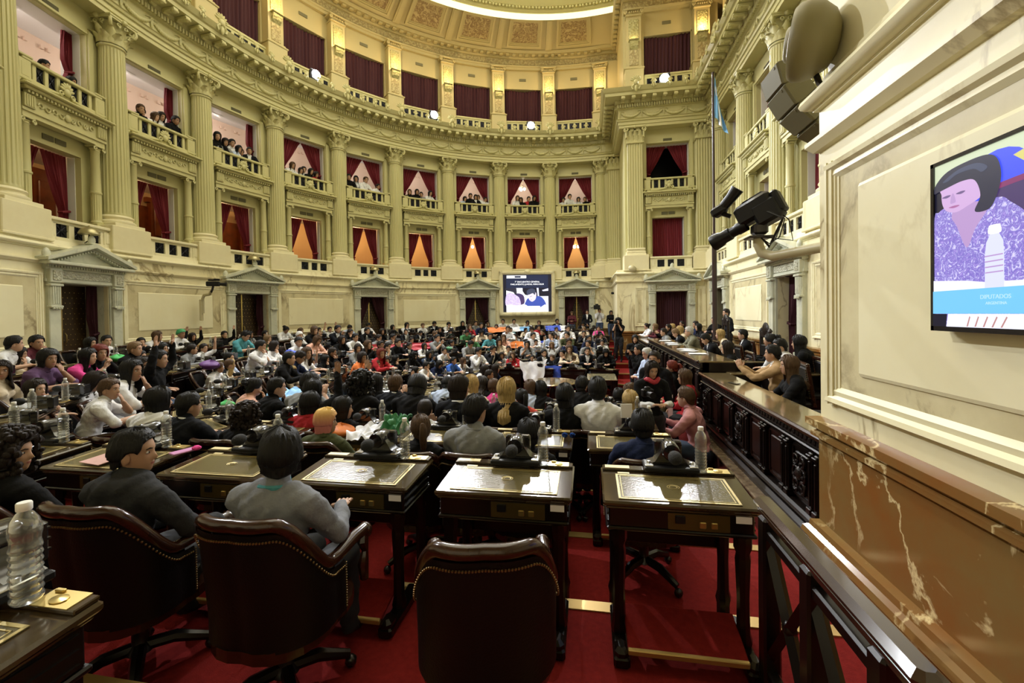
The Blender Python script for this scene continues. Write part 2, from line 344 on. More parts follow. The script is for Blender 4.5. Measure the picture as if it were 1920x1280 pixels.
FULL = arc(ARC_START, ARC_END) + RIGHT + NEAR[1:]
MAIN = arc(ARC_START, ARC_END) + RIGHT
tag(MB().sweep(TORUS, FULL, 0, sm=True).build('trim_8', 'marble_plain'), kind='structure')
# upper part of the near pier
pb = MB(); pb.sweep([(-0.4, 1.69), (0.36, 1.69), (0.36, 12.5), (-0.4, 12.5)], NEAR, 0)
tag(pb.build('wall_pier_upper', 'marble_plain'), kind='structure')
# ---- recessed panels with moulded frames on the podium
PROF = [(0.400, 0.0), (0.400, 0.10), (0.430, 0.10), (0.440, 0.085), (0.436, 0.06), (0.415, 0.05), (0.425, 0.03), (0.415, 0.0)]
def panel(path, z0_, z1, nm='trim_panel', inner=True, inset=0.42):
    """rectangular moulded frame following a plan path, veined margin and a raised plain field"""
    b = MB(); kw = 0.13
    b.sweep([(0.38, z1), (0.405, z1), (0.445, z1 - .02), (0.44, z1 - .05), (0.418, z1 - .07), (0.424, z1 - .10), (0.405, z1 - kw), (0.38, z1 - kw)], path, 0)
    b.sweep([(0.38, z0_), (0.405, z0_), (0.445, z0_ + .02), (0.44, z0_ + .05), (0.418, z0_ + .07), (0.424, z0_ + .10), (0.405, z0_ + kw), (0.38, z0_ + kw)][::-1], path, 0)
    P = [Vector(p) for p in path]
    for e, (i, j) in ((0, (0, 1)), (1, (-1, -2))):
        t = (P[j] - P[i]).normalized(); d = t if e == 0 else -t; nrm = Vector((d.y, -d.x))
        for (w0, w1, o) in ((0, .03, .44), (.03, .075, .43), (.075, .10, .418), (.10, .13, .41)):
            q0 = P[i] + t * w0; q1 = P[i] + t * w1
            b.prism([tuple(q0 + nrm * .38), tuple(q0 + nrm * o), tuple(q1 + nrm * o), tuple(q1 + nrm * .38)], z0_, z1, 0)
    o = tag(b.build(nm, 'marble_plain'), kind='structure')
    def sub(path, ins):
        L = [0]
        for i in range(1, len(path)): L.append(L[-1] + (Vector(path[i]) - Vector(path[i - 1])).length)
        tot = L[-1]; n = max(1, len(path) - 1); out = []
        for i in range(n + 1):
            s = ins + (tot - 2 * ins) * i / n
            for j in range(1, len(L)):
                if s <= L[j] + 1e-9: break
            f = (s - L[j - 1]) / (L[j] - L[j - 1]); out.append(tuple(Vector(path[j - 1]).lerp(Vector(path[j]), f)))
        return out
    m = MB(); m.sweep([(0.39, z0_ + kw - .01), (0.404, z0_ + kw - .01), (0.404, z1 - kw + .01), (0.39, z1 - kw + .01)], sub(path, .12), 0); mo = m.build('panel_margin', 'marble_veined', o)
    if inner:
        q = sub(path, inset); g = MB()
        g.sweep([(0.39, z0_ + inset - .12), (0.412, z0_ + inset - .12), (0.420, z0_ + inset - .10), (0.420, z1 - inset + .10), (0.412, z1 - inset + .12), (0.39, z1 - inset + .12)], q, 0); g.build('panel_field', 'marble_plain', o)
    return o
for k in range(-2, 9):
    if k % 2: 
        a = cang(k + .5)
        if k != 7: panel(arc(a + 7.6, a - 7.6), -0.62, 0.98, 'trim_%d' % (20 + k))
        else: panel(arc(a + 7.6, a - 7.6), -0.62, 0.98, 'trim_%d' % (20 + k), inner=False)
for j, (y0, y1) in enumerate(((rd[0] - 1.15, rd[1] + 1.15), (rd[1] - 1.15, rd[2] + 1.15))): panel([(ALC_X, y0), (ALC_X, y1)], -0.62, 0.98, 'trim_%d' % (40 + j))
panel([(1.85, ALC_Y), (2.55, ALC_Y)], -0.62, 0.98, 'trim_44', inset=0.26); panel([(4.05, ALC_Y), (4.55, ALC_Y)], -0.62, 0.98, 'trim_45', inset=0.22)
panel([(PIER_X, 3.44), (PIER_X, -1.6)], -0.674, 1.025, 'trim_46', inset=0.36)
# ---- columns
def make_column():
    t = thing('column', 'x', 'column')
    b = MB()
    b.cbox((0, -.05, 1.97), (1.04, .80, .64), .015)
    b.cbox((0, -.05, 1.665), (1.08, .84, .05), .01)
    b.build('pedestal', 'marble', t)
    b = MB(); b.cbox((0, 0, 2.33), (.80, .80, .09), .008)
    b.lathe([(.385, 2.375), (.40, 2.40), (.395, 2.44), (.36, 2.465), (.335, 2.47), (.33, 2.50), (.345, 2.52), (.36, 2.545), (.345, 2.575), (.315, 2.585), (.305, 2.60)], 40)
    b.build('base', 'marble_plain', t)
    b = MB(); nf = 24
    def sh(u, v):
        z = 2.60 + 4.22 * v; r = .30 - .045 * v ** 1.6; a = 2 * pi * u; q = (u * nf) % 1.0
        d = 0 if (q < .18 or q > .82) else .022 * math.sqrt(max(0, 1 - ((q - .5) / .33) ** 2))
        if v < .012 or v > .985: d = 0
        return ((r - d) * cos(a), (r - d) * sin(a), z)
    rows = [0, .011, .02, .25, .5, .75, .96, .978, .99, 1]
    b.grid(lambda u, v: sh(u, rows[int(round(v * 9))]), nf * 6, 9, wrap=True)
    b.lathe([(.255, 6.78), (.285, 6.80), (.29, 6.825), (.275, 6.85), (.25, 6.86)], 40)
    b.build('shaft', 'paint', t)
    b = MB(); z = 6.85
    b.lathe([(.25, z), (.235, z + .05), (.235, z + .3), (.27, z + .48), (.33, z + .54)], 32)
    def leaf(a, r0_, h, z_, wd, out):
        def f(u, v):
            x = (u - .5) * wd * (1 - .55 * v ** 2) * (1 + .25 * sin(v * 14)); cur = r0_ + out * v ** 2.2; zz = z_ + h * (v if v < .8 else .8 + (v - .8) * .2 - (v - .8) ** 2 * 2.5)
            cur += .05 * (1 - (2 * u - 1) ** 2); return (cur * cos(a) - x * sin(a), cur * sin(a) + x * cos(a), zz)
        b.grid(f, 4, 8)
    for i in range(8): leaf(2 * pi * i / 8 + pi / 8, .25, .29, z + .01, .21, .16)
    for i in range(8): leaf(2 * pi * i / 8, .25, .48, z + .02, .20, .19)
    for i in range(4):
        a = pi / 4 + i * pi / 2
        pts = []
        for q in range(15):
            s_ = q / 14; ang = -pi / 2 + s_ * 2 * pi * 1.35; rad = .105 * (1 - .72 * s_); rr_ = .40 + rad * cos(ang) * .9; pts.append((rr_ * cos(a), rr_ * sin(a), z + .50 + rad * sin(ang)))
        b.tube([(.25 * cos(a), .25 * sin(a), z + .28), (.30 * cos(a), .30 * sin(a), z + .40)] + pts, [.03, .032] + [.040 - .0012 * q for q in range(15)], 8)
        a2 = i * pi / 2
        for sg in (-1, 1):
            pts = []
            for q in range(10):
                s_ = q / 9; ang = -pi / 2 + s_ * 2 * pi * 1.1; rad = .06 * (1 - .7 * s_); xx = sg * (.10 + rad * cos(ang) * -1); pts.append((.31 * cos(a2) - xx * sin(a2), .31 * sin(a2) + xx * cos(a2), z + .50 + rad * sin(ang)))
            b.tube(pts, .02, 6)
        b.ell((.36 * cos(a2), .36 * sin(a2), z + .60), .07, 8, 6)
    n = 16; pol = []
    for i in range(4):
        for q in range(n):
            s_ = q / n; a = pi / 4 + i * pi / 2 + s_ * pi / 2; rr_ = .50 - .15 * sin(pi * s_) ** .8; pol.append((rr_ * cos(a), rr_ * sin(a)))
    b.prism(pol, z + .56, z + .605); b.prism([(x * 1.04, y * 1.04) for x, y in pol], z + .605, z + .64)
    b.build('capital', 'paint', t); return t
def make_pilaster():
    t = thing('pilaster', 'x', 'pilaster'); b = MB()
    b.cbox((0, -.05, 1.97), (.98, .80, .64), .015); b.cbox((0, -.05, 1.665), (1.02, .84, .05), .01); b.build('pedestal', 'marble', t)
    b = MB(); 
    for (w_, z, h) in ((.80, 2.33, .09), (.78, 2.41, .07), (.70, 2.47, .05), (.74, 2.54, .08)): b.cbox((0, -.05, z), (w_, w_ * .8, h), .02)
    b.build('base', 'marble_plain', t); b = MB(); pol = []
    X, Y = .30, .24
    def side(p, q, n):
        for i in range(n):
            for (f, d) in ((.12, 0), (.25, .022), (.5, .03), (.75, .022), (.88, 0)):
                s_ = (i + f) / n; e = Vector(q) - Vector(p); nn = Vector((e.y, -e.x)).normalized(); pt = Vector(p) + e * s_ - nn * d; pol.append(tuple(pt))
    side((-X, Y - .05), (-X, -Y), 3); side((-X, -Y), (X, -Y), 6); side((X, -Y), (X, Y - .05), 3)
    pol.append((X, Y)); pol.append((-X, Y))
    b.prism([(x, y - .05) for x, y in pol], 2.58, 6.82); b.build('shaft', 'paint', t)
    b = MB(); b.cbox((0, -.05, 6.84), (.68, .56, .05), .02); b.cbox((0, -.05, 7.10), (.60, .46, .50), .02); z = 6.85
    for i in range(4):
        for j, (h, o) in enumerate(((.26, .09), (.46, .12))):
            x0 = -.27 + .18 * i + (.09 if j else 0)
            if j and i == 3: continue
            def f(u, v, x0=x0, h=h, o=o): return (x0 + (u - .5) * .17 * (1 - .5 * v ** 2) * (1 + .2 * sin(14 * v)), -.285 - o * v ** 2.2 - .02 * (1 - (2 * u - 1) ** 2), z + h * v)
            b.grid(f, 4, 8)
    for sg in (-1, 1):
        for q0, yy in ((.34, -.40), (.12, -.34)):
            pts = []
            for q in range(14):
                s_ = q / 13; ang = -pi / 2 + s_ * 2 * pi * 1.3; rad = .10 * (1 - .72 * s_) * (1 if q0 > .2 else .6); pts.append((sg * (q0 + rad * cos(ang) * (1 if q0 > .2 else -1)), yy, z + .50 + rad * sin(ang)))
            b.tube(pts, .028, 7)
        b.cbox((sg * .34, -.30, z + .32), (.07, .2, .3), .02)
    b.ell((0, -.40, z + .60), .07, 8, 6); b.cbox((0, -.08, z + .60), (.84, .74, .08), .02); b.build('capital', 'paint', t); return t
COL = proto(make_column()); PIL = proto(make_pilaster())
for k in range(-4, 10):
    a = cang(k); put(COL, (*ring(RC, a), 0), R(a - 90), 'pale green fluted column with leafy capital, %s of the curved wall from the flagpole' % ORD[9 - k], 'columns of the curved wall')
put(PIL, (1.28, 21.75, 0), R(0), 'pale green flat fluted pilaster in the corner where the curved wall ends', 'pilasters by the flagpole')
put(PIL, (1.93, ALC_Y, 0), 0, 'pale green corner pilaster beside the end-wall door, its pillar facing the seats', 'pilasters by the flagpole')
put(PIL, (4.60, ALC_Y, 0), 0, 'pale green pilaster in the inner corner behind the flagpole', 'pilasters by the flagpole')
for j, y in enumerate((17.75, 15.03, 12.4, 9.77, 7.14)): put(COL, (ALC_X, y, 0), R(-90), 'pale green fluted column with leafy capital, %s along the dais wall from the flagpole' % ORD[j], 'columns of the dais wall')
drop(COL); drop(PIL)
# ---- gallery walls: bay infill with two openings
bw = MB(); HB = 1.31
def infill(x, y, rz):
    bw.M = Matrix.Translation((x, y, 0)) @ Matrix.Rotation(rz, 4, 'Z')
    y0, y1 = .16, .40
    for s in (-1, 1):
        bw.b2(*sorted((s * .63, s * HB)), y0, y1, 1.6, 4.3); bw.b2(*sorted((s * .84, s * HB)), y0, y1, 4.3, 7.5)
        bw.b2(*sorted((s * .86, s * .98)), y0 - .05, y0 + .02, 4.85, 7.0)
    bw.b2(-.63, .63, y0, y1, 3.86, 4.3); bw.b2(-.84, .84, .04, .14, 4.3, 5.0); bw.b2(-.84, .84, y0, y1, 6.9, 7.5); bw.b2(-.84, .84, y0 - .05, y0 + .01, 6.92, 6.97)
for (k, x, y, rz) in BAYS: infill(x, y, rz)
bw.M = None
bw.b2(TOWER_X - .02, 2.35, ALC_Y - .02, 22.3, 1.6, 7.5); bw.b2(4.3, 5.2, ALC_Y, 19, 1.6, 7.5); bw.b2(.7, 2.2, 21.95, 22.6, 1.6, 7.5)
tag(bw.build('wall_gallery', 'paint'), kind='structure')
jb = MB()
for (k, x, y, rz) in BAYS:
    jb.M = Matrix.Translation((x, y, 0)) @ Matrix.Rotation(rz, 4, 'Z')
    for s in (-1, 1):
        jb.b2(*sorted((s * .615, s * .66)), .30, .75, 1.7, 3.87); jb.b2(*sorted((s * .825, s * .87)), .30, .75, 5.0, 6.91)
    jb.b2(-.84, .84, .30, .75, 6.89, 6.93)
tag(jb.build('trim_9', 'white_jamb'), kind='structure')
# galleries behind the openings
def gal(path_arc, nm):
    for (o, z0_, z1, m, n2) in ((-2.3, 1.6, 4.1, 'cream_wall', 'wall_lower_gallery'), (-2.3, 4.15, 7.45, 'pink_wall', 'wall_upper_gallery')):
        tag(MB().sweep([(o, z0_), (o, z1), (o - .15, z1), (o - .15, z0_)], path_arc).build(n2 + nm, m), kind='structure')
    tag(MB().sweep([(-.30, 1.45), (-2.4, 1.45), (-2.4, 1.62), (-.30, 1.62)], path_arc).build('floor_lower_gallery' + nm, 'red_dark'), kind='structure')
    tag(MB().sweep([(-.32, 4.08), (-2.4, 4.08), (-2.4, 4.18), (-.32, 4.18)], path_arc).build('floor_upper_gallery' + nm, 'ceil_white'), kind='structure')
    tag(MB().sweep([(-.25, 7.40), (-2.4, 7.40), (-2.4, 7.55), (-.25, 7.55)], path_arc).build('ceiling_gallery' + nm, 'ceil_white'), kind='structure')
    d = MB(); L = 0
    P = [Vector(p) for p in path_arc]
    for i in range(len(P) - 1):
        e = P[i + 1] - P[i]; t = e.normalized(); n_ = Vector((t.y, -t.x)); k = int(e.length / .16)
        for q in range(k):
            c = P[i] + t * (q + .5) * .16 - n_ * 2.27; d.box((c.x, c.y, 7.18), (.07, .07, .09), 0, math.atan2(t.y, t.x))
    tag(d.build('trim_10' + nm, 'pink_wall'), kind='structure')
gal(arc(cang(-2) + 2, cang(9) - 2), '')
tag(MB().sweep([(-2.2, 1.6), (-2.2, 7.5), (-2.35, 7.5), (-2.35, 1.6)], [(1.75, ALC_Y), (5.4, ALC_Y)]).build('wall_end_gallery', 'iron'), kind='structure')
tag(MB().sweep([(-2.2, 1.6), (-2.2, 7.5), (-2.35, 7.5), (-2.35, 1.6)], [(ALC_X, ALC_Y + 1), (ALC_X, 3)]).build('wall_side_gallery', 'cream_wall'), kind='structure')
tag(MB().sweep([(-2.2, 1.6), (-2.2, 3.62), (-2.29, 3.62), (-2.29, 1.6)], arc(cang(-3), cang(3.35))).build('wall_lower_gallery_wood', 'amber_wood'), kind='structure')
dm = MB(); dm.b2(-.60, .60, 2.05, 2.24, 1.6, 3.75, 0)
for s in (-1, 1):
    for (z0_, z1) in ((1.75, 2.55), (2.68, 3.6)): dm.cbox((s * .29, 2.04, (z0_ + z1) / 2), (.44, .05, z1 - z0_), .02, 0)
dm.b2(-.72, .72, 2.05, 2.2, 3.75, 3.9, 0)
for k in (-2, -1, 0, 1, 2):
    a = cang(k + 1.15); o = dm.build('wooden_door', 'amber_wood', None, (*ring(RC, a), 0), R(a - 90))
    tag(o, 'glossy red-brown double door behind lower gallery curtains, %s' % bn(k), 'door', 'doors of the lower gallery')
# ---- the balcony set into each bay
def spiral(b, c, r0_, turns, n, rad, ax='x', flip=1):
    pts = []
    for q in range(n):
        s_ = q / (n - 1); ang = -pi / 2 + flip * s_ * 2 * pi * turns; rr_ = r0_ * (1 - .75 * s_); pts.append((c[0] + rr_ * cos(ang), c[1], c[2] + rr_ * sin(ang)))
    b.tube(pts, rad, 6)
def make_balcony():
    t = thing('gallery_balcony', 'x', 'balcony')
    for s in (-1, 1):
        b = MB(); x = s * .80
        b.cbox((x, -.02, 2.27), (.24, .24, .10), .01); b.lathe([(.12, 2.32), (.125, 2.35), (.10, 2.38), (.098, 2.41)], 16, (x, -.02, 0))
        def sh(u, v, x=x):
            z = 2.41 + .62 * v; q = (u * 14) % 1; d = .010 * sin(pi * q) if .02 < v < .97 else 0; a = 2 * pi * u; return (x + (.098 - d) * cos(a), -.02 + (.098 - d) * sin(a), z)
        b.grid(sh, 56, 6, wrap=True)
        b.lathe([(.098, 3.03), (.115, 3.04), (.115, 3.08), (.10, 3.09), (.098, 3.10), (.085, 4.05), (.10, 4.07), (.085, 4.09), (.11, 4.13)], 16, (x, -.02, 0))
        b.cbox((x, -.02, 4.18), (.26, .26, .04), .008)
        for s2 in (-1, 1): b.M = None; spiral(b, (x + s2 * .105, -.13, 4.125), .05, 1.2, 9, .018, flip=s2)
        b.build('small_column', 'paint', t)
    b = MB(); b.b2(-.93, .93, -.14, .05, 4.20, 4.30); b.b2(-.95, .95, -.17, .05, 4.30, 4.36); b.b2(-.93, .93, -.14, .05, 4.36, 4.66)
    for s in (-1, 1): 
        b.cbox((s * .82, -.16, 4.51), (.22, .08, .28), .01)
        for q in range(4): b.b2(s * .82 - .08 + q * .045, s * .82 - .055 + q * .045, -.215, -.19, 4.40, 4.62)
    for q in range(24): b.b2(-.90 + q * .0765, -.86 + q * .0765, -.24, -.14, 4.66, 4.71)
    b.cbox((0, -.07, 4.755), (1.98, .42, .07), .02); b.cbox((0, -.09, 4.81), (2.08, .52, .05), .015); b.build('entablature', 'paint', t)
    b = MB()
    for s in (-1, 1):
        for q in range(4):
            c = s * (.12 + q * .15); pts = [(c + .06 * cos(a) * s * (1 - a / 9), -.155, 4.51 + (.07 * sin(a)) * (1 - a / 9) * (1 if q % 2 else -1)) for a in np.linspace(0, 5.5, 9)]
            b.tube(pts, [.02 - .001 * i for i in range(9)], 6)
    b.ell((0, -.16, 4.51), (.07, .035, .09)); b.build('frieze_relief', 'paint', t)
    SB = Matrix.Translation((0, .20, 0)) @ Matrix.Diagonal((.95, 1, 1, 1))
    b = MB(); b.M = SB; b.cbox((0, -.22, 4.93), (1.84, .20, .18), .015); b.cbox((0, -.22, 5.385), (1.90, .26, .07), .015)
    for s in (-1, 1):
        b.cbox((s * .89, -.22, 5.15), (.26, .24, .42), .012); b.cbox((s * .89, -.22, 5.43), (.30, .29, .05), .012); b.cbox((s * .89, -.335, 5.15), (.16, .02, .28), .006)
    for q in range(6): b.cbox((-.66 + q * .264, -.22, 5.19), (.085, .16, .36), .008)
    b.build('parapet', 'paint', t)
    for q in range(5):
        g = MB(); g.M = SB; c = -.528 + q * .264; g.b2(c - .095, c + .095, -.255, -.245, 5.02, 5.35)
        for s in (-1, 1): g.tube([(c - .085 * s, -.265, 5.04), (c + .085 * s, -.265, 5.33)], .010, 5)
        g.ell((c, -.27, 5.185), .028, 8, 5); g.build('grille', 'iron', t)
    b = MB(); b.M = SB; 
    for q in range(7):
        a = R(-75 + 25 * q); b.ell((.11 * sin(a), -.36, 5.10 + .13 * cos(a)), (.035, .03, .07), 8, 6, rot=Matrix.Rotation(a, 3, 'Y'))
    b.ell((0, -.36, 5.08), (.085, .05, .09)); 
    for s in (-1, 1):
        spiral(b, (s * .13, -.36, 5.02), .065, 1.2, 9, .022, flip=s); b.tube([(s * .16, -.34, 4.98), (s * .4, -.34, 4.93), (s * .74, -.34, 4.90)], [.03, .022, .012], 6)
        spiral(b, (s * 1.03, -.30, 4.93), .09, 1.2, 9, .035, flip=s)
    b.build('cartouche', 'paint', t)
    for (x, z, wv) in ((-.14, 4.03, .24), (.14, 4.03, .24), (0, 7.03, .34)):
        g = MB(); g.b2(x - wv / 2, x + wv / 2, .14, .17, z - .06, z + .06); 
        for q in range(5): g.b2(x - wv / 2, x + wv / 2, .13, .14, z - .05 + q * .022, z - .04 + q * .022)
        g.build('vent', 'vent', t)
    return t
BAL = proto(make_balcony())
for (k, x, y, rz) in BAYS: put(BAL, (x, y, 0), rz, 'pale green carved balcony with black grilles, %s' % bn(k), 'gallery balconies')
drop(BAL)
# ---- marble balustrade under each lower gallery opening
def make_balus():
    t = thing('balustrade', 'x', 'balustrade'); b = MB()
    b.b2(-.80, .80, -.36, -.05, 1.60, 1.78); b.cbox((0, -.22, 2.16), (1.62, .36, .07), .012); b.b2(-.80, .80, -.34, -.08, 2.07, 2.13)
    for s in (-1, 1):
        b.b2(*sorted((s * .60, s * .80)), -.36, -.05, 1.78, 2.08); b.cbox((s * .70, -.365, 1.93), (.13, .02, .24), .005)
        b.b2(*sorted((s * .12, s * .24)), -.34, -.08, 1.78, 2.08); b.b2(*sorted((s * .52, s * .61)), -.34, -.08, 1.78, 2.08)
    b.build('rail', 'marble_plain', t)
    for c in (-.38, 0, .38):
        g = MB(); g.b2(c - .14, c + .14, -.29, -.28, 1.79, 2.07)
        for q in range(4):
            a = q * pi / 4; g.tube([(c - .15 * cos(a), -.30, 1.93 - .15 * sin(a)), (c + .15 * cos(a), -.30, 1.93 + .15 * sin(a))], .009, 5)
        g.ell((c, -.305, 1.93), (.03, .02, .03), 8, 5); g.build('grille', 'iron', t)
    return t
BLS = proto(make_balus())
for (k, x, y, rz) in BAYS: put(BLS, (x, y, 0), rz, 'cream marble balustrade with three dark grilles, %s' % bn(k), 'marble balustrades')
drop(BLS)
# ---- door portals
def make_portal():
    t = bpy.data.objects.new('door_1', None); col.objects.link(t); t['kind'] = 'structure'
    for s in (-1, 1):
        b = MB(); x = s * .755; F = -.50
        b.cbox((x, F + .06, -.15), (.25, .14, 2.9), .012); b.cbox((x, F + .02, -1.2), (.29, .20, .5), .01)
        for q in range(4): b.b2(x - .085 + q * .046, x - .055 + q * .046, F - .052, F - .02, .34, .70)
        b.cbox((x, F - .01, .28), (.27, .10, .05), .01); b.cbox((x, F - .0, .50), (.23, .08, .42), .02)
        for q in range(4): b.ell((x - .08 + q * .053, F - .06, .24), .022, 6, 5)
        b.cbox((x, F - .01, .73), (.28, .12, .05), .01); b.cbox((x, F + .0, .93), (.26, .12, .30), .012)
        b.b2(*sorted((s * .60, s * .66)), F + .05, .45, -2.5, .80)
        b.build('jamb', 'portal_stone', t)
        g = MB(); g.cbox((x, F - .065, .93), (.17, .02, .20), .006); g.build('rosette', 'portal_carved', t)
    b = MB(); b.b2(-.66, .66, -.46, .45, .78, .86); b.b2(-.92, .92, -.49, -.3, .80, .86); b.b2(-.90, .90, -.47, -.3, .86, 1.06); b.b2(-.94, .94, -.53, -.3, 1.06, 1.10)
    for q in range(30): b.b2(-.92 + q * .0625, -.885 + q * .0625, -.57, -.5, 1.10, 1.145)
    b.b2(-.93, .93, -.54, -.3, 1.10, 1.15); b.cbox((0, -.50, 1.185), (2.10, .42, .07), .015); b.build('lintel', 'portal_stone', t)
    g = MB(); g.b2(-.60, .60, -.49, -.46, .885, 1.04); g.build('frieze', 'portal_carved', t)
    b = MB(); fr = lambda a, b_, h: (a, h, b_)
    b.prism([(-1.0, 1.22), (1.0, 1.22), (0, 1.60)], -.50, -.3, 0, fr)
    for s in (-1, 1):
        b.prism([(s * 1.08, 1.22), (s * 1.08, 1.29), (0, 1.70), (0, 1.61)], -.72, -.3, 0, fr); b.prism([(s * .98, 1.215), (s * .98, 1.26), (0, 1.62), (0, 1.56)], -.60, -.3, 0, fr)
        for q in range(12):
            u = (q + .5) / 12; b.box((s * .80 * u, -.57, 1.53 - .30 * u), (.03, .10, .04))
    b.build('pediment', 'portal_stone', t)
    b = MB()
    for (x, z) in ((-1.0, 1.28), (0, 1.70), (1.0, 1.28)):
        b.lathe([(0.001, .20), (.04, .18), (.075, .12), (.08, .06), (.06, .0)], 10, (x, -.60, z), sy=.7); b.cbox((x, -.60, z + .0), (.18, .14, .04), .01)
    b.build('acroterion', 'portal_stone', t)
    b = MB(); b.b2(-.60, .60, .12, .18, -2.5, .78); b.build('door_leaf', 'leather_door', t)
    s_ = MB()
    for ix in range(11):
        for iz in range(17):
            s_.ell((-.54 + ix * .108 + (.054 if iz % 2 else 0), .115, -1.3 + iz * .12), (.012, .008, .012), 5, 3)
    o = s_.build('stud', 'brass', t); o['kind'] = 'stuff'
    b = MB(); b.b2(-.02, .02, .10, .13, -2.5, .78); b.tube([(.06, .10, -.55), (.06, .06, -.5), (.06, .06, -.35), (.06, .10, -.3)], .012, 6); b.build('handle', 'brass', t)
    return t
mat('leather_door', (0.045, 0.026, 0.010), 0.45, bump=(9, .6))
POR = proto(make_portal())
DOORBAYS = [b_ for b_ in BAYS if (b_[0] < 10 and b_[0] % 2 == 0) or b_[0] == 20 or b_[0] in (30, 32, 34)]
for i, (k, x, y, rz) in enumerate(DOORBAYS):
    o = put(POR, (x, y, 0), rz); o.name = 'door_%d' % (i + 1)
drop(POR)
# ---- curtains
def drape(side, x0, w_, ztop, zbot, ztie, style, yb, amp=.035, bunch=.16, nf=7):
    """cloth of one curtain; side -1/+1; w_ half width of the opening"""
    b = MB()
    def f(u, v):
        z = ztop + (zbot - ztop) * v; vt = (ztop - ztie) / (ztop - zbot)
        if style == 'draped':
            if v < vt: s = v / vt; inner = w_ * (1 - s) ** .8 * .985 + 0 if False else (w_ - bunch) * (s ** .85); inner = min(inner, w_ - bunch)
            else: s = (v - vt) / (1 - vt); inner = w_ - bunch - .07 * s
            sag = .05 * sin(pi * min(1, v / vt)) if v < vt else 0
            xi = inner - sag; xo = w_
        elif style == 'side':
            wd = .20 - .10 * math.exp(-((v - vt) / .07) ** 2) + .03 * sin(v * 5); xi = w_ - wd; xo = w_
        else: xi = 0; xo = w_
        x = xi + (xo - xi) * u; k = (xo - xi) / w_
        y = yb + amp * (.5 + .7 * (1 - k)) * sin(u * nf * 2 * pi + 1.3 * sin(v * 2.2)) + .012 * sin(u * nf * 4.4 * pi + v * 3)
        return (x0 + side * x, y, z)
    b.grid(f, nf * 6, 16); return b
def band(side, x0, xc, z, yb, wd):
    b = MB(); b.tube([(x0 + side * (xc + wd / 2), yb + .06, z + .03), (x0 + side * (xc + wd / 2), yb - .06, z + .025), (x0 + side * xc, yb - .085, z), (x0 + side * (xc - wd / 2), yb - .06, z - .02), (x0 + side * (xc - wd / 2), yb + .05, z - .02)], .028, 6); return b
def curtain(kind, x, y, rz, lab, grp):
    if kind not in CUR:
        (w_, zt, zb_, zti, st, yb, mt) = kind; t = thing('curtain', 'x', 'curtain')
        for s in (-1, 1):
            if st == 'panel': 
                if s == -1: continue
                b = MB()
                b.grid(lambda u, v: (-w_ + 2 * w_ * u, yb + .035 * sin(u * 26 * pi + .8 * sin(v * 2)) + .01 * sin(u * 61), zt + (zb_ - zt) * v + .03 * sin(u * 9) * (1 - v) - .04 * (1 - v) * (0.5 + .5 * sin(u * 4.2))), 130, 8); b.build('cloth', mt, t); continue
            b = drape(s, 0, w_, zt, zb_, zti, st, yb); o = b.build('cloth', mt, t)
            bunch = .16 if st == 'draped' else .11
            if st != 'closed': band(s, 0, w_ - bunch / 2, zti, yb, bunch).build('tie_band', mt, o)
        CUR[kind] = proto(t)
    return put(CUR[kind], (x, y, 0), rz, lab, grp)
CUR = {}
for (k, x, y, rz) in BAYS:
    st = 'side' if k <= 2 else 'draped'
    lst = 'closed' if k == 20 else 'draped'
    zt = 2.62 if k < 2 else 2.72
    curtain((.60, 3.86, 1.63, 2.55, lst, .48, 'velvet'), x, y, rz, 'red velvet curtains of the lower gallery, %s' % bn(k), 'lower gallery curtains')
    curtain((.82, 6.89, 5.0, 5.75 if st == 'draped' else 5.95, st, .50, 'velvet'), x, y, rz, ('narrow red curtains of the upper gallery, %s' if st == 'side' else 'tent-like red upper gallery curtains, %s') % bn(k), 'upper gallery curtains')
for (k, x, y, rz) in DOORBAYS:
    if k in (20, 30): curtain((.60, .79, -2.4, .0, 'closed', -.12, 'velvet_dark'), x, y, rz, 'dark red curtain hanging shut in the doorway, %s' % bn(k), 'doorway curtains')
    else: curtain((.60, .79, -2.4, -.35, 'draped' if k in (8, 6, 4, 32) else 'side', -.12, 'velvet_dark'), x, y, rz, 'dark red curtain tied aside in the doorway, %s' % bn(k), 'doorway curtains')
for i, q in enumerate([c for c in CUR.values()]): drop(q)
CUR = {}
# ---- main entablature
ENT = [(-.4, 7.49), (.24, 7.49), (.24, 7.60), (.27, 7.61), (.27, 7.73), (.31, 7.74), (.33, 7.80), (.36, 7.82), (.26, 7.85), (.26, 8.22), (.33, 8.25), (.33, 8.40), (.38, 8.42), (.40, 8.54), (.80, 8.56), (.81, 8.67), (.86, 8.70), (.93, 8.80), (.95, 8.83), (.20, 8.87), (-.4, 8.87)]
tr = tag(MB().sweep(ENT, MAIN).build('trim_11', 'paint'), kind='structure')
def along(path, step, off, start=0.0):
    """points every step along a plan path, at an inward offset; yields x, y, heading"""
    P = [Vector(p) for p in path]; L = [0.0]
    for i in range(1, len(P)): L.append(L[-1] + (P[i] - P[i - 1]).length)
    s = start; j = 1; out = []
    while s < L[-1]:
        while L[j] < s: j += 1
        t = (P[j] - P[j - 1]).normalized(); c = P[j - 1] + t * (s - L[j - 1]); n = Vector((t.y, -t.x)); c = c + n * off
        out.append((c.x, c.y, math.atan2(t.y, t.x))); s += step
    return out
def segs(): return [arc(cang(-3), ARC_END), [(TOWER_X, 22.0), (TOWER_X, ALC_Y - .3)], [(TOWER_X - .3, ALC_Y), (ALC_X - .4, ALC_Y)], [(ALC_X, ALC_Y - .4), (ALC_X, PIER_Y + .4)]]
d = MB()
for sgm in segs():
    for (x, y, a) in along(sgm, .095, .36, .02): d.box((x, y, 8.325), (.06, .09, .13), 0, a)
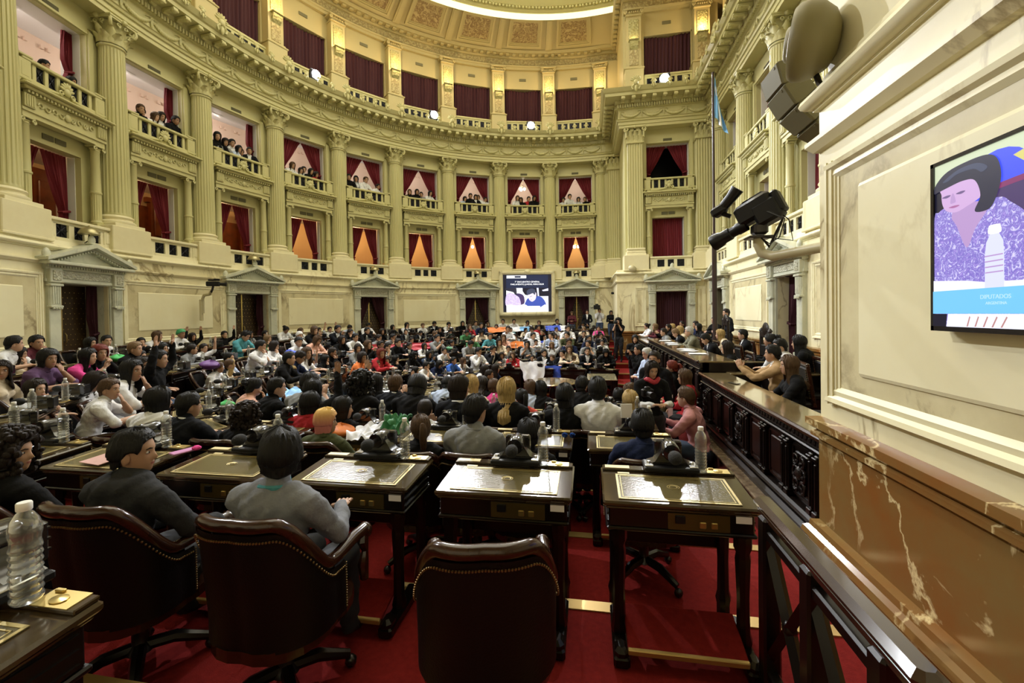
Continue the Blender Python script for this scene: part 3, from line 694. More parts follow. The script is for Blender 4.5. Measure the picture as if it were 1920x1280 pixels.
o = d.build('dentil', 'paint', tr); o['kind'] = 'stuff'
def make_modillion():
    b = MB(); b.cbox((0, 0, -.05), (.15, .40, .09), .015); b.ell((0, -.13, -.10), (.07, .07, .05), 8, 6); b.tube([(-.075, -.18, -.09), (.075, -.18, -.09)], .035, 8); b.tube([(-.075, .14, -.10), (.075, .14, -.10)], .045, 8); return b.mesh('modillion')
def plant(me, name, lst, z, mname, parent, rot=pi):
    me.materials.append(M[mname])
    for (x, y, a) in lst:
        o = bpy.data.objects.new(name, me); col.objects.link(o); o.parent = parent; o.location = (x, y, z); o.rotation_euler = (0, 0, a + rot)
L = []
for i, sgm in enumerate(segs()): L += along(sgm, .40, .60, .2)
# heading a: travel direction; local +x along travel when rot=0, the room on the right (-y)
plant(make_modillion(), 'modillion', L, 8.55, 'paint', tr, 0)
def make_garland():
    b = MB(); W = .43
    for s in np.linspace(-1, 1, 15):
        z = -.16 * (1 - s * s) ** 1.0 ; r = .035 + .035 * (1 - s * s); b.ell((s * W * .92, -.015, z), (r * .9, r * .75, r), 7, 5)
    for s in (-1, 1):
        b.ell((s * W, -.02, .03), (.03, .03, .03), 7, 5); b.tube([(s * W, -.02, .02), (s * (W + .0), -.025, -.10), (s * W, -.02, -.19)], [.02, .028, .01], 6)
        b.tube([(s * W, -.02, .04), (s * (W - .1), -.02, .07), (s * (W - .18), -.02, .03)], [.012, .014, .008], 5)
    return b.mesh('garland')
L = []
for sgm in (arc(cang(-3), ARC_END), [(TOWER_X - .2, ALC_Y), (ALC_X - .3, ALC_Y)], [(ALC_X, ALC_Y - .3), (ALC_X, PIER_Y + .4)]): L += along(sgm, .856, .27, .43)
plant(make_garland(), 'garland', L, 8.09, 'paint', tr, 0)
def make_shell(k):
    b = MB()
    for q in range(7):
        a = R(-72 + 24 * q); b.ell((.12 * k * sin(a), 0, .16 * k + .13 * k * cos(a)), (.032 * k, .035 * k, .085 * k), 7, 5, rot=Matrix.Rotation(a, 3, 'Y'))
    b.ell((0, -.02, .12 * k), (.09 * k, .06 * k, .10 * k), 8, 6); b.ell((0, -.02, -.08 * k), (.05 * k, .05 * k, .12 * k), 8, 6)
    for s in (-1, 1): b.tube([(s * .06 * k, -.02, .05 * k), (s * .14 * k, -.02, -.02), (s * .10 * k, -.02, -.12 * k)], .03 * k, 6)
    return b.mesh('shell')
L = [];L2 = []
for k in range(-3, 10): a = cang(k); x, y = ring(RC - .90, a); L.append((x, y, R(a - 90)))
for x in (1.93, 4.3): L.append((x, ALC_Y - .90, 0))
for y in (15.03, 12.4, 9.77, 7.14, 4.6): L.append((ALC_X - .90, y, R(-90)))
plant(make_shell(1.15), 'shell', L, 8.83, 'paint', tr, 0)
for k in range(-3, 9):
    for f in (.27, .5, .73): a = cang(k + f); x, y = ring(RC - .92, a); L2.append((x, y, R(a - 90)))
for x in (2.6, 3.2, 3.8): L2.append((x, ALC_Y - .92, 0))
for i in range(16): L2.append((ALC_X - .92, 17.2 - i * .66, R(-90)))
plant(make_shell(.62), 'shell_small', L2, 8.83, 'paint', tr, 0)
# ---- attic storey
aw = MB()
def attic(x, y, rz, hb=1.31):
    aw.M = Matrix.Translation((x, y, 0)) @ Matrix.Rotation(rz, 4, 'Z')
    for s in (-1, 1): aw.b2(*sorted((s * .94, s * hb)), .12, .42, 8.8, 12.35)
    aw.b2(-.94, .94, .12, .42, 11.32, 12.35); aw.b2(-.94, .94, .12, .42, 8.8, 9.0)
    for s in (-1, 1): aw.b2(*sorted((s * .925, s * .97)), .09, .13, 9.0, 11.36)
    aw.b2(-.97, .97, .09, .13, 11.31, 11.37)
for (k, x, y, rz) in BAYS: attic(x, y, rz)
aw.M = None; aw.b2(TOWER_X - .02, 2.35, ALC_Y - .02, 22.3, 8.8, 12.35); aw.b2(4.3, 5.2, ALC_Y, 19, 8.8, 12.35); aw.b2(.7, 2.2, 22.05, 22.6, 8.8, 12.35)
tag(aw.build('wall_attic', 'paint_warm'), kind='structure')
def make_attic_balus():
    t = thing('attic_balustrade', 'x', 'balustrade'); b = MB()
    b.b2(-.93, .93, -.22, .05, 8.85, 9.14); b.cbox((0, -.08, 9.55), (1.86, .26, .08), .012); b.b2(-.93, .93, -.18, .02, 9.44, 9.52)
    for q in range(7): b.b2(-.93 + q * .293, -.83 + q * .293, -.18, .02, 9.14, 9.46)
    b.build('rail', 'paint', t)
    for q in range(6):
        c = -.733 + q * .293; g = MB(); g.b2(c - .1, c + .1, -.15, -.14, 9.14, 9.45)
        for s in (-1, 1): g.tube([(c - .08 * s, -.16, 9.16), (c + .08 * s, -.16, 9.43)], .010, 5)
        g.ell((c, -.165, 9.295), .03, 8, 5); g.build('grille', 'iron', t)
    g = MB(); g.b2(-.17, .17, .09, .125, 11.72, 11.84); g.build('vent', 'vent', t); return t
AB = proto(make_attic_balus())
for (k, x, y, rz) in BAYS: put(AB, (x, y, 0), rz, 'pale green attic parapet with six square grilles, %s' % bn(k), 'attic parapets')
drop(AB)
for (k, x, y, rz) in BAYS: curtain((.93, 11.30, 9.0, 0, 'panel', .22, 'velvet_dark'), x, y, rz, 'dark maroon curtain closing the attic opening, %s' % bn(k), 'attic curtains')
for q in CUR.values(): drop(q)
def make_attic_pil(lamp=True):
    t = thing('attic_pilaster', 'x', 'pilaster'); b = MB()
    b.cbox((0, -.10, 9.32), (.74, .56, .96), .02); b.cbox((0, -.10, 9.82), (.80, .62, .06), .015); b.cbox((0, -.10, 9.89), (.66, .48, .08), .02); b.b2(-.29, .29, -.26, .2, 9.9, 12.0)
    b.build('shaft', 'paint_warm', t)
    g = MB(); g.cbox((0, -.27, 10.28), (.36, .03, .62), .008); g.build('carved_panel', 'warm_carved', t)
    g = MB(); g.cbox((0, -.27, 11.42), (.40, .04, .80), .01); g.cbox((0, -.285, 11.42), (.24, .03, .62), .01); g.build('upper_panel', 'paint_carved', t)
    b = MB(); b.cbox((0, -.12, 11.98), (.64, .42, .05), .01); b.cbox((0, -.12, 12.08), (.54, .34, .14), .02); b.cbox((0, -.12, 12.20), (.78, .54, .06), .015)
    for s in (-1, 1): spiral(b, (s * .30, -.34, 12.10), .07, 1.2, 9, .028, flip=s)
    for q in range(5): b.ell((-.16 + q * .08, -.34, 12.09), .035, 6, 5)
    b.build('capital', 'paint_warm', t)
    if lamp:
        b = MB(); fr = lambda a, b_, h: (h, a, b_)
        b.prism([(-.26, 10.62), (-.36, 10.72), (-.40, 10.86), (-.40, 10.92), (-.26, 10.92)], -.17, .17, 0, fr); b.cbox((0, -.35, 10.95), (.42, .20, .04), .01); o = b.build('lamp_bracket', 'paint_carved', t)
        b = MB(); b.b2(-.15, .15, -.42, -.34, 10.965, 10.98); b.build('lamp_bulb', 'warm_bulb', o)
    return t
AP = proto(make_attic_pil())
LAMPS = []
for k in range(-3, 10):
    a = cang(k); put(AP, (*ring(RC + .05, a), 0), R(a - 90), 'attic pilaster with a lit wall lamp, %s of the curved wall from the flagpole' % ORD[9 - k], 'attic pilasters'); LAMPS.append((*ring(RC + .05 - .72, a), a - 90))
for j, (x, y, rz) in enumerate(((1.93, ALC_Y, 0), (4.55, ALC_Y, 0), (ALC_X, 15.03, -90), (ALC_X, 12.4, -90), (ALC_X, 9.77, -90))):
    o = put(AP, (x, y, 0), R(rz), 'attic pilaster with carved panel, %s of the dais side from the flagpole corner' % ORD[j], 'attic pilasters')
    if j: LAMPS.append((x + (-.5 if rz else 0), y - (.5 if not rz else 0), rz))
drop(AP)
for (x, y, rz) in LAMPS: point('attic_lamp_light', (x, y, 11.2), LAMP_W, (1.0, 0.66, 0.30), .05)
AT = [(-.4, 12.25), (-.02, 12.25), (-.02, 12.36), (.02, 12.38), (.04, 12.44), (-.02, 12.46), (-.02, 12.74), (.05, 12.76), (.08, 12.80), (.08, 12.88), (.30, 12.90), (.34, 12.98), (.36, 13.02), (-.4, 13.05)]
ta = tag(MB().sweep(AT, MAIN).build('trim_12', 'paint_warm'), kind='structure')
tag(MB().sweep([(-.03, 12.48), (.0, 12.48), (.0, 12.72), (-.03, 12.72)], MAIN).build('carved_frieze', 'warm_carved', ta))
me = MB().cbox((0, 0, 0), (.17, .18, .085), .015).mesh('attic_modillion'); L = []
for sgm in segs(): L += along(sgm, .33, .19, .1)
plant(me, 'attic_modillion', L, 12.845, 'paint_warm', ta, 0)
# ---- coved ceiling with painted panels, bright ring and skylight
def cove_pt(a, t): # t 0 at the cornice, 1 at the ring
    r = 11.5 - 1.6 * t; z = 13.02 + .62 * t ** .8; return (CX + r * cos(R(a)), CYC + r * sin(R(a)), z)
ce = MB(); A0, A1 = cang(-5), ARC_END - 4.8
ce.grid(lambda u, v: cove_pt(A0 + (A1 - A0) * u, v), 120, 8)
cei = tag(ce.build('ceiling_cove', 'paint_warm'), kind='structure')
def paintpanel():
    m = bpy.data.materials.new('painted_panel'); m.use_nodes = True; nt = m.node_tree; b = nt.nodes['Principled BSDF']; Lk = nt.links.new; N = nt.nodes.new
    tc = N('ShaderNodeTexCoord'); mp = N('ShaderNodeMapping'); mp.inputs['Scale'].default_value = (1, 1, 1); Lk(tc.outputs['Object'], mp.inputs['Vector'])
    n = N('ShaderNodeTexNoise'); n.inputs['Scale'].default_value = 3.2; n.inputs['Detail'].default_value = 4; n.inputs['Distortion'].default_value = 2.4; Lk(mp.outputs['Vector'], n.inputs['Vector'])
    r = N('ShaderNodeValToRGB'); e = r.color_ramp.elements; e[0].position = .40; e[0].color = (.50, .40, .20, 1); e[1].position = .52; e[1].color = (.20, .12, .05, 1)
    e2 = e.new(.60); e2.color = (.42, .33, .15, 1); Lk(n.outputs['Fac'], r.inputs['Fac']); Lk(r.outputs['Color'], b.inputs['Base Color']); b.inputs['Roughness'].default_value = .6
    MATS['painted_panel'] = m
paintpanel()
def off(p, d): # move a cove point into the room along the cove normal (down and inward)
    v = Vector((CX - p[0], CYC - p[1], 0)).normalized() * .35 + Vector((0, 0, -.94)); return tuple(Vector(p) + v * d)
for k in range(-4, 9):
    b = MB(); aL, aR = cang(k) - 1.9, cang(k + 1) + 1.9
    
    def fr_(a0, a1, t0, t1, h, bb, mi=0):
        n = 6; vv = []
        for (hh) in (0, h):
            for t in (t0, t1):
                for i in range(n + 1): vv.append(off(cove_pt(a0 + (a1 - a0) * i / n, t), hh))
        q = n + 1; fs = []
        for i in range(n):
            fs += [(2 * q + i, 2 * q + i + 1, 3 * q + i + 1, 3 * q + i), (i, i + 1, 2 * q + i + 1, 2 * q + i), (q + i, q + i + 1, 3 * q + i + 1, 3 * q + i)]
        fs += [(0, q, 3 * q, 2 * q), (n, q + n, 3 * q + n, 2 * q + n)]; bb.add(vv, fs, mi)
    for (ins, wd, h) in ((0, .5, .10), (.5, .35, .06), (.85, .25, .035)):
        tw = wd / 9.5; ti = ins / 9.5
        fr_(aL - ins, aL - ins - wd, .10 + ti, .94 - ti, h, b); fr_(aR + ins + wd, aR + ins, .10 + ti, .94 - ti, h, b)
        fr_(aL - ins, aR + ins, .10 + ti, .10 + ti + tw, h, b); fr_(aL - ins, aR + ins, .94 - ti - tw, .94 - ti, h, b)
    o = b.build('coffer', 'paint_warm', cei); p = MB(); fr_(aL - 1.0, aR + 1.0, .10 + 1.0 / 9.5, .94 - 1.0 / 9.5, .012, p); p.build('painted_panel', 'painted_panel', o)
    b = MB(); fr_(cang(k) + .75, cang(k) - .75, .04, .96, .10, b); fr_(cang(k) + .45, cang(k) - .45, .08, .92, .13, b); b.build('rib', 'paint_warm', cei)
RG = [(0.0, 13.50), (.05, 13.46), (.55, 13.44), (.62, 13.50), (.62, 13.60), (.75, 13.62), (.95, 13.85), (1.05, 14.05), (1.2, 14.3), (0, 14.3)]
rg = tag(MB().sweep(RG, arc(cang(-6), A1 + .5, 9.95, 3)).build('trim_13', 'ring_gilt') if mat('ring_gilt', (.66, .63, .30), .35) else None, kind='structure')
tag(MB().sweep([(.08, 13.455), (.50, 13.435), (.50, 13.425), (.08, 13.445)], arc(cang(-6), A1 + .5, 9.95, 3)).build('soffit_glow', 'ring_glow'))  # added glowing band, not a lamp: the soffit's brightness put in as emission
bpy.data.objects['soffit_glow'].parent = rg
d = MB()
for (x, y, a) in along(arc(cang(-6), A1 + .5, 9.95, 3), .16, .70): d.ell((x, y, 13.58), .055, 6, 4)
o = d.build('bead', 'ring_gilt', rg); o['kind'] = 'stuff'
sk = MB(); sk.lathe([(0.01, 14.35), (9.2, 14.3)], 64, (CX, CYC, 0), sm=False); tag(sk.build('ceiling_skylight', 'sky_glass'), kind='structure')
tag(MB().b2(1.2, 7.6, -3, 23, 13.0, 13.1).build('ceiling_presidency', 'paint_warm'), kind='structure')
tag(MB().b2(1.35, 1.6, 4.5, 20.6, 13.02, 14.6).build('wall_arch', 'paint_warm'), kind='structure')
tag(MB().b2(-13.2, 7.8, -3.9, -3.6, -2.6, 14.5).build('wall_near', 'paint'), kind='structure')
sh = MB(); sh.sweep([(-2.6, -2.6), (-2.6, 14.6), (-2.8, 14.6), (-2.8, -2.6)], arc(cang(-6), ARC_END)); tag(sh.build('wall_outer', 'pink_wall'), kind='structure')
tag(MB().b2(7.4, 7.6, -3.6, 23, -2.6, 13.1).build('wall_outer_right', 'cream_wall'), kind='structure'); tag(MB().b2(-3, 7.6, 24.9, 25.1, -2.6, 14.6).build('wall_outer_back', 'pink_wall'), kind='structure')
# ---- lamps in the galleries
for (k, x, y, rz) in BAYS:
    d = Vector((-sin(rz), cos(rz), 0))
    if k < 10:
        point('lower_gallery_light', Vector((x, y, 3.9)) + d * 1.3, GAL_L * (1.0 if k > 2 else .35), (1.0, .62, .28), .15)
        point('upper_gallery_light', Vector((x, y, 6.9)) + d * 1.2, GAL_U * (1.5 if k < 3 else 1.0), (1.0, .88, .78), .15)
# floodlight bodies
def make_flood():
    t = thing('floodlight', 'x', 'floodlight'); b = MB(); b.cbox((0, .05, 0), (.40, .18, .38), .05); b.tube([(-.19,.0,.19),(.19,.0,.19),(.19,.0,-.19),(-.19,.0,-.19),(-.19,.0,.19)], .02, 6); b.tube([(-.22, .05, 0), (-.22, .05, -.24), (.22, .05, -.24), (.22, .05, 0)], .012, 6); b.build('housing', 'black_plastic', t)
    b = MB(); b.ell((0, -.07, 0), (.17, .05, .17), 18, 10); b.build('lens', 'bulb', t); return t
FL = proto(make_flood())
for i, p in enumerate(FLOODS):
    d = Vector((CX + .5, CYC, 0)) - Vector((p[0], p[1], 0))
    nm = ['the sixth curved bay', 'the fourth curved bay', 'the second curved bay', 'the ninth curved bay', 'the end wall', 'the dais wall near the flagpole', 'the dais wall over the pier'][i]
    put(FL, p, math.atan2(d.y, d.x) + pi / 2, 'bright white floodlight on the attic cornice of %s' % nm, 'attic floodlights')
drop(FL)
# =================================================================== furniture
def sq(b, x0, x1, y0, y1, wd, z, m=0):
    for (a0, a1, c0, c1) in ((x0, x1, y0, y0 + wd), (x0, x1, y1 - wd, y1), (x0, x0 + wd, y0, y1), (x1 - wd, x1, y0, y1)): b.b2(a0, a1, c0, c1, z, z + .0012, m)
TILT = Matrix.Translation((0, .235, .80)) @ Matrix.Rotation(R(3.5), 4, 'X') @ Matrix.Diagonal((.97, .90, 1, 1)) @ Matrix.Translation((0, -.235, 0))
def make_desk():
    t = thing('desk', 'x', 'desk')
    b = MB(); b.M = TILT; b.cbox((0, 0, -.016), (.80, .50, .030), .009); b.cbox((0, -.005, -.037), (.77, .47, .016), .005); b.cbox((0, .21, .006), (.78, .07, .014), .003); b.build('desktop', 'wood_top', t)
    b = MB(); b.M = TILT; b.b2(-.315, .315, -.215, .125, 0, .0022); o = b.build('leather_inset', 'leather_top', t)
    b = MB(); b.M = TILT; sq(b, -.315, .315, -.215, .125, .012, .0025); sq(b, -.292, .292, -.192, .102, .004, .0025)
    for rr_ in (.026, .016): b.lathe([(rr_, .003), (rr_ + .004, .004), (rr_ + .004, .003)], 16, (0, -.03, 0), sx=1.2)
    b.build('gold_border', 'gold_line', o)
    b = MB(); b.M = TILT; b.b2(.235, .365, .175, .245, .013, .016); b.ell((.30, .205, .018), (.028, .022, .004), 10, 5); b.cbox((.265, .235, .020), (.03, .012, .008), .002); b.build('inkwell_plate', 'brass', t)
    b = MB(); b.M = TILT; b.b2(-.375, -.225, .19, .235, .013, .016); b.b2(-.30, -.23, .135, .155, .001, .004); b.build('name_strip', 'ivory', t)
    b = MB(); b.cbox((0, .02, .695), (.72, .40, .13), .008); b.cbox((0, .02, .625), (.74, .42, .02), .006)
    for s in (-1, 1):
        for q in range(3): b.b2(*sorted((s * .36, s * .368)), -.16, .2, .645 + q * .04, .655 + q * .04)
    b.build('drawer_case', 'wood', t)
    for s in (-1, 1):
        for (yy, zb) in ((-.15, .05), (.19, -.20)):
            b = MB(); pr = [(.035, .62), (.035, .56), (.026, .53), (.030, .50), (.024, .30), (.026, .12), (.034, .08), (.028, .04), (.03, zb)]
            b.lathe([(r_ * 1.3, z) for r_, z in pr], 8, (s * .31, yy, 0)); b.build('leg', 'wood', t)
        b = MB(); b.cbox((s * .31, -.14, .03), (.08, .42, .06), .012); b.cbox((s * .31, -.30, .07), (.07, .10, .06), .02); b.build('sled_foot', 'wood', t)
    b = MB(); b.M = Matrix.Translation((0, -.20, .12)) @ Matrix.Rotation(R(14), 4, 'X'); b.cbox((0, 0, 0), (.56, .26, .025), .006, 0); b.build('footrest', 'carpet', t)
    b = MB(); b.M = Matrix.Translation((0, -.20, .12)) @ Matrix.Rotation(R(14), 4, 'X'); b.cbox((0, -.135, .0), (.56, .02, .034), .004, 0); b.build('footrest_bar', 'step_brass', t)
    b = MB(); b.b2(-.06, .24, -.188, -.178, .64, .725); o = b.build('switch_panel', 'gold_panel', t)
    b = MB(); b.cbox((.0, -.19, .695), (.05, .012, .042), .003); b.build('socket', 'black_plastic', o)
    b = MB(); 
    for q in (.11, .165): b.cbox((q, -.19, .672), (.032, .01, .032), .003)
    b.build('switch', 'brass', o)
    b = MB(); b.b2(.27, .345, -.183, -.180, .69, .725); b.build('sticker', 'paper', t)
    b = MB(); b.cbox((0, .225, .52), (.66, .02, .34), .006); b.cbox((-.16, .238, .52), (.26, .012, .26), .01); b.cbox((.16, .238, .52), (.26, .012, .26), .01); b.build('front_panel', 'wood', t)
    return t
mat('gold_panel', (0.10, 0.07, 0.02), 0.35, 0.5)
def make_mic():
    t = thing('microphone', 'x', 'microphone'); b = MB()
    b.cbox((0, 0, .014), (.31, .15, .028), .006); b.build('tray', 'black_plastic', t)
    b = MB()
    for s in (-1, 1): b.cbox((s * .125, -.01, .031), (.05, .10, .008), .003); b.lathe([(.012, .035), (.012, .045), (.001, .047)], 10, (s * .125, .0, 0))
    b.build('button_plate', 'chrome', t)
    b = MB(); fr = lambda a, z, h: (a, h, z)
    b.prism([(-.13, .03), (-.09, .045), (-.055, .10), (-.035, .155), (.035, .155), (.055, .10), (.09, .045), (.13, .03)], -.02, .07, 0, fr)
    b.lathe([(.001, -.07), (.046, -.07), (.052, -.06), (.052, .06), (.046, .07), (.001, .07)], 18, (0, 0, 0), 0, 2 * pi)
    for i in range(len(b.v) - 6 * 18, len(b.v)): x, y, z = b.v[i]; b.v[i] = (x, z + .01, y + .115)
    b.build('console', 'black_gloss', t)
    b = MB(); b.tube([(0, -.05, .12), (0, -.09, .115), (0, -.13, .118)], .014, 8); b.build('stem', 'dark_metal', t)
    b = MB(); b.ell((0, -.165, .12), (.038, .055, .038), 14, 10); b.build('foam_cap', 'foam', t)
    b = MB(); b.cbox((0, .085, .09), (.16, .05, .12), .008); 
    for q in range(3): b.b2(-.08, .08, .06, .112, .06 + q * .032, .066 + q * .032)
    b.build('speaker_box', 'black_gloss', t); return t
mat('black_gloss', (0.012, 0.011, 0.012), 0.18, coat=.5)
def make_bottle():
    t = thing('water_bottle', 'x', 'bottle'); b = MB(); pr = [(.001, .006), (.020, .002), (.030, .0), (.0345, .008)]
    z = .012
    for q in range(7): pr += [(.0345, z), (.0305, z + .009), (.0345, z + .018)]; z += .019
    pr += [(.034, z + .003), (.031, z + .016), (.0315, z + .026), (.0345, z + .04), (.034, z + .055), (.028, z + .075), (.018, z + .092), (.0135, z + .098), (.0135, z + .108)]
    b.lathe(pr, 20); b.build('body', 'clear_plastic', t)
    b = MB(); zc = z + .100; b.lathe([(.0155, zc), (.0165, zc + .002), (.0165, zc + .019), (.0145, zc + .022), (.001, zc + .022)], 16); b.build('cap', 'white_plastic', t); return t
def clear():
    m = bpy.data.materials.new('clear_plastic'); m.use_nodes = True; nt = m.node_tree; N = nt.nodes.new; L = nt.links.new
    for n in list(nt.nodes): nt.nodes.remove(n)
    o = N('ShaderNodeOutputMaterial'); tr = N('ShaderNodeBsdfTransparent'); tr.inputs[0].default_value = (.80, .82, .82, 1)
    g = N('ShaderNodeBsdfGlossy'); g.inputs['Roughness'].default_value = .10; g.inputs[0].default_value = (1, 1, 1, 1)
    d = N('ShaderNodeBsdfDiffuse'); d.inputs[0].default_value = (.75, .77, .78, 1)
    lw = N('ShaderNodeLayerWeight'); lw.inputs[0].default_value = .42
    m1 = N('ShaderNodeMixShader'); m2 = N('ShaderNodeMixShader'); m2.inputs[0].default_value = .07
    L(lw.outputs['Facing'], m1.inputs[0]); L(tr.outputs[0], m1.inputs[1]); L(g.outputs[0], m1.inputs[2]); L(m1.outputs[0], m2.inputs[1]); L(d.outputs[0], m2.inputs[2]); L(m2.outputs[0], o.inputs[0])
    MATS['clear_plastic'] = m
clear()
def chair_prof(a):
    """height of the back's top edge at angle a (0 = middle of the back)"""
    d = abs(a); 
    if d < 34: return .94
    if d < 88: s = (d - 34) / 54; s = s * s * (3 - 2 * s); return .94 - .27 * s
    return .67
def make_chair():
    t = thing('swivel_chair', 'x', 'chair'); AM = 104
    def P(a, rx, ry): return (rx * sin(R(a)), -ry * cos(R(a)))
    def shp(a):   # squarish plan
        k = 1 + .10 * abs(sin(R(2 * a))) ; return k
    for (nm, o, zin) in (('back_outer', .272, 0), ('back_inner', .228, .01)):
        b = MB()
        def f(u, v, o=o):
            a = -AM + 2 * AM * u; zt = chair_prof(a) - .03; zb = .40; z = zb + (zt - zb) * v; lean = .05 * max(0, (z - .5)) / .45; x, y = P(a, o * shp(a), (o - .015) * shp(a)); return (x, y - lean, z)
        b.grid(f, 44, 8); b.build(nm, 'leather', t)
    b = MB(); pts = []; 
    for i in range(53):
        a = -AM + 2 * AM * i / 52; x, y = P(a, .252 * shp(a), .240 * shp(a)); z = chair_prof(a); lean = .05 * max(0, (z - .5)) / .45; pts.append((x, y - lean, z))
    L_ = [(pts[0][0] - .0, pts[0][1] + .22, .675), (pts[0][0] - .0, pts[0][1] + .12, .68)]
    R_ = [(pts[-1][0], pts[-1][1] + .12, .68), (pts[-1][0], pts[-1][1] + .22, .675)]
    b.tube(L_ + pts + R_, [.030, .030] + [.028] * 53 + [.030, .030], 10); 
    for q in (L_[0], R_[1]): b.ell((q[0], q[1] + .01, q[2] - .012), (.04, .035, .042), 10, 8)
    b.build('top_rail', 'wood_rail', t)
    n = MB()
    for i in range(90):
        a = -AM + 4 + (2 * AM - 8) * i / 89; x, y = P(a, .280 * shp(a), .266 * shp(a)); z = chair_prof(a) - .055; lean = .05 * max(0, (z - .5)) / .45; n.ell((x, y - lean, z), .0055, 5, 3)
    for s in (-1, 1):
        for i in range(18): a = s * (AM - 3); x, y = P(a, .278 * shp(a), .264 * shp(a)); n.ell((x, y, .42 + i * .012), .005, 5, 3)
    o = n.build('nailheads', 'nail', t); o['kind'] = 'stuff'
    for s in (-1, 1):
        b = MB(); x, y = pts[-1][0] * s, L_[0][1]
        b.tube([(x, y, .66), (x, y - .01, .62), (x, y + .01, .56), (x, y - .01, .50), (x, y, .42)], [.022, .030, .018, .028, .022], 8); b.build('arm_post', 'wood_rail', t)
    b = MB(); pol = [(.255 * sin(a) * (1 + .12 * abs(sin(2 * a))), .02 + .28 * cos(a) * (1 + .12 * abs(sin(2 * a)))) for a in np.linspace(0, 2 * pi, 28, endpoint=False)][::-1]
    b.prism(pol, .36, .41); b.build('seat_frame', 'wood_rail', t)
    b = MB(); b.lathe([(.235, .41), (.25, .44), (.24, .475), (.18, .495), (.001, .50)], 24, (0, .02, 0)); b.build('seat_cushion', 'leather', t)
    b = MB(); b.lathe([(.10, .36), (.06, .33), (.035, .30), (.035, .16), (.05, .14), (.06, .12), (.03, .10)], 14); b.build('pedestal', 'dark_metal', t)
    for i in range(4):
        a = pi / 4 + i * pi / 2; b = MB(); b.tube([(0, 0, .14), (.14 * cos(a), .14 * sin(a), .13), (.28 * cos(a), .28 * sin(a), .07)], [.03, .03, .022], 8); b.build('foot', 'wood', t)
        b = MB(); b.ell((.29 * cos(a), .29 * sin(a), .03), .03, 8, 6); b.build('caster', 'dark_metal', t)
    return t
mat('nail', (.22, .15, .06), .4, .8)
DESK = proto(make_desk()); MIC = proto(make_mic()); BOT = proto(make_bottle()); CHR = proto(make_chair())
RNAME = ['outermost row', 'second row', 'third row', 'fourth row', 'fifth row', 'innermost row']
def rowpath(rho, x0):
    """evenly spaced stations along a row, from the dais aisle near the camera round to the dais aisle opposite: (x, y, heading to centre)"""
    n = 2000; P = [rpt(rho, 300 - 240 * i / n) for i in range(n + 1)]; P = [p for p in P if p[0] <= x0 + 1e-9]
    L = [0.0]
    for i in range(1, len(P)): L.append(L[-1] + math.dist(P[i], P[i - 1]))
    return P, L
def at_len(P, L, s):
    import bisect
    j = min(max(1, bisect.bisect_left(L, s)), len(L) - 1); f = (s - L[j - 1]) / max(1e-9, L[j] - L[j - 1]); p = (P[j - 1][0] + (P[j][0] - P[j - 1][0]) * f, P[j - 1][1] + (P[j][1] - P[j - 1][1]) * f)
    a, b = P[max(0, j - 6)], P[min(len(P) - 1, j + 5)]; tx, ty = b[0] - a[0], b[1] - a[1]
    # travel runs clockwise seen from above (towards -x first): the centre lies to the right
    return p[0], p[1], math.atan2(-tx, ty) - pi / 2      # rotation that turns local +y towards the centre
SPACE = [.95, .93, .88, .90, .88, .92]; X0 = [.24, .46, .36, .40, .42, .45]
CH_OFF = .74
SEATS = []      # every desk: row, index, x, y, rot
for r in range(6):
    P, L = rowpath(ROWS[r], X0[r]); n = int(L[-1] / SPACE[r]); 
    for i in range(n + 1): SEATS.append((r, i, *at_len(P, L, L[-1] * i / n)))
NSEAT = [sum(1 for s in SEATS if s[0] == r) for r in range(6)]
def seatname(r, i):
    n = NSEAT[r]
    return '%s seat from the near dais aisle, %s' % (ORD[i], RNAME[r]) if i < n / 2 else '%s seat from the far dais aisle, %s' % (ORD[n - 1 - i], RNAME[r])
def loc(x, y, rot, dx, dy): return (x + dx * cos(rot) - dy * sin(rot), y + dx * sin(rot) + dy * cos(rot))
rnd = random.Random(11)
NOCHAIR = set()
for (r, i, x, y, rot) in SEATS:
    if r == 0 and i < 2: continue
    z = FLR[r]; sn = seatname(r, i)
    put(DESK, (x, y, z), rot, 'dark wooden desk with leather top, %s' % sn, 'desks of the ' + RNAME[r])
    px, py = loc(x, y, rot, 0.02, .205); put(MIC, (px, py, z + .818), rot, 'black desk microphone, %s' % sn, 'microphones of the ' + RNAME[r])
    if rnd.random() < .9 or r in (1, 2):
        px, py = loc(x, y, rot, .20 + rnd.uniform(-.02, .03), .19); put(BOT, (px, py, z + .815), rot + rnd.random(), 'clear water bottle, %s' % sn, 'water bottles of the ' + RNAME[r])
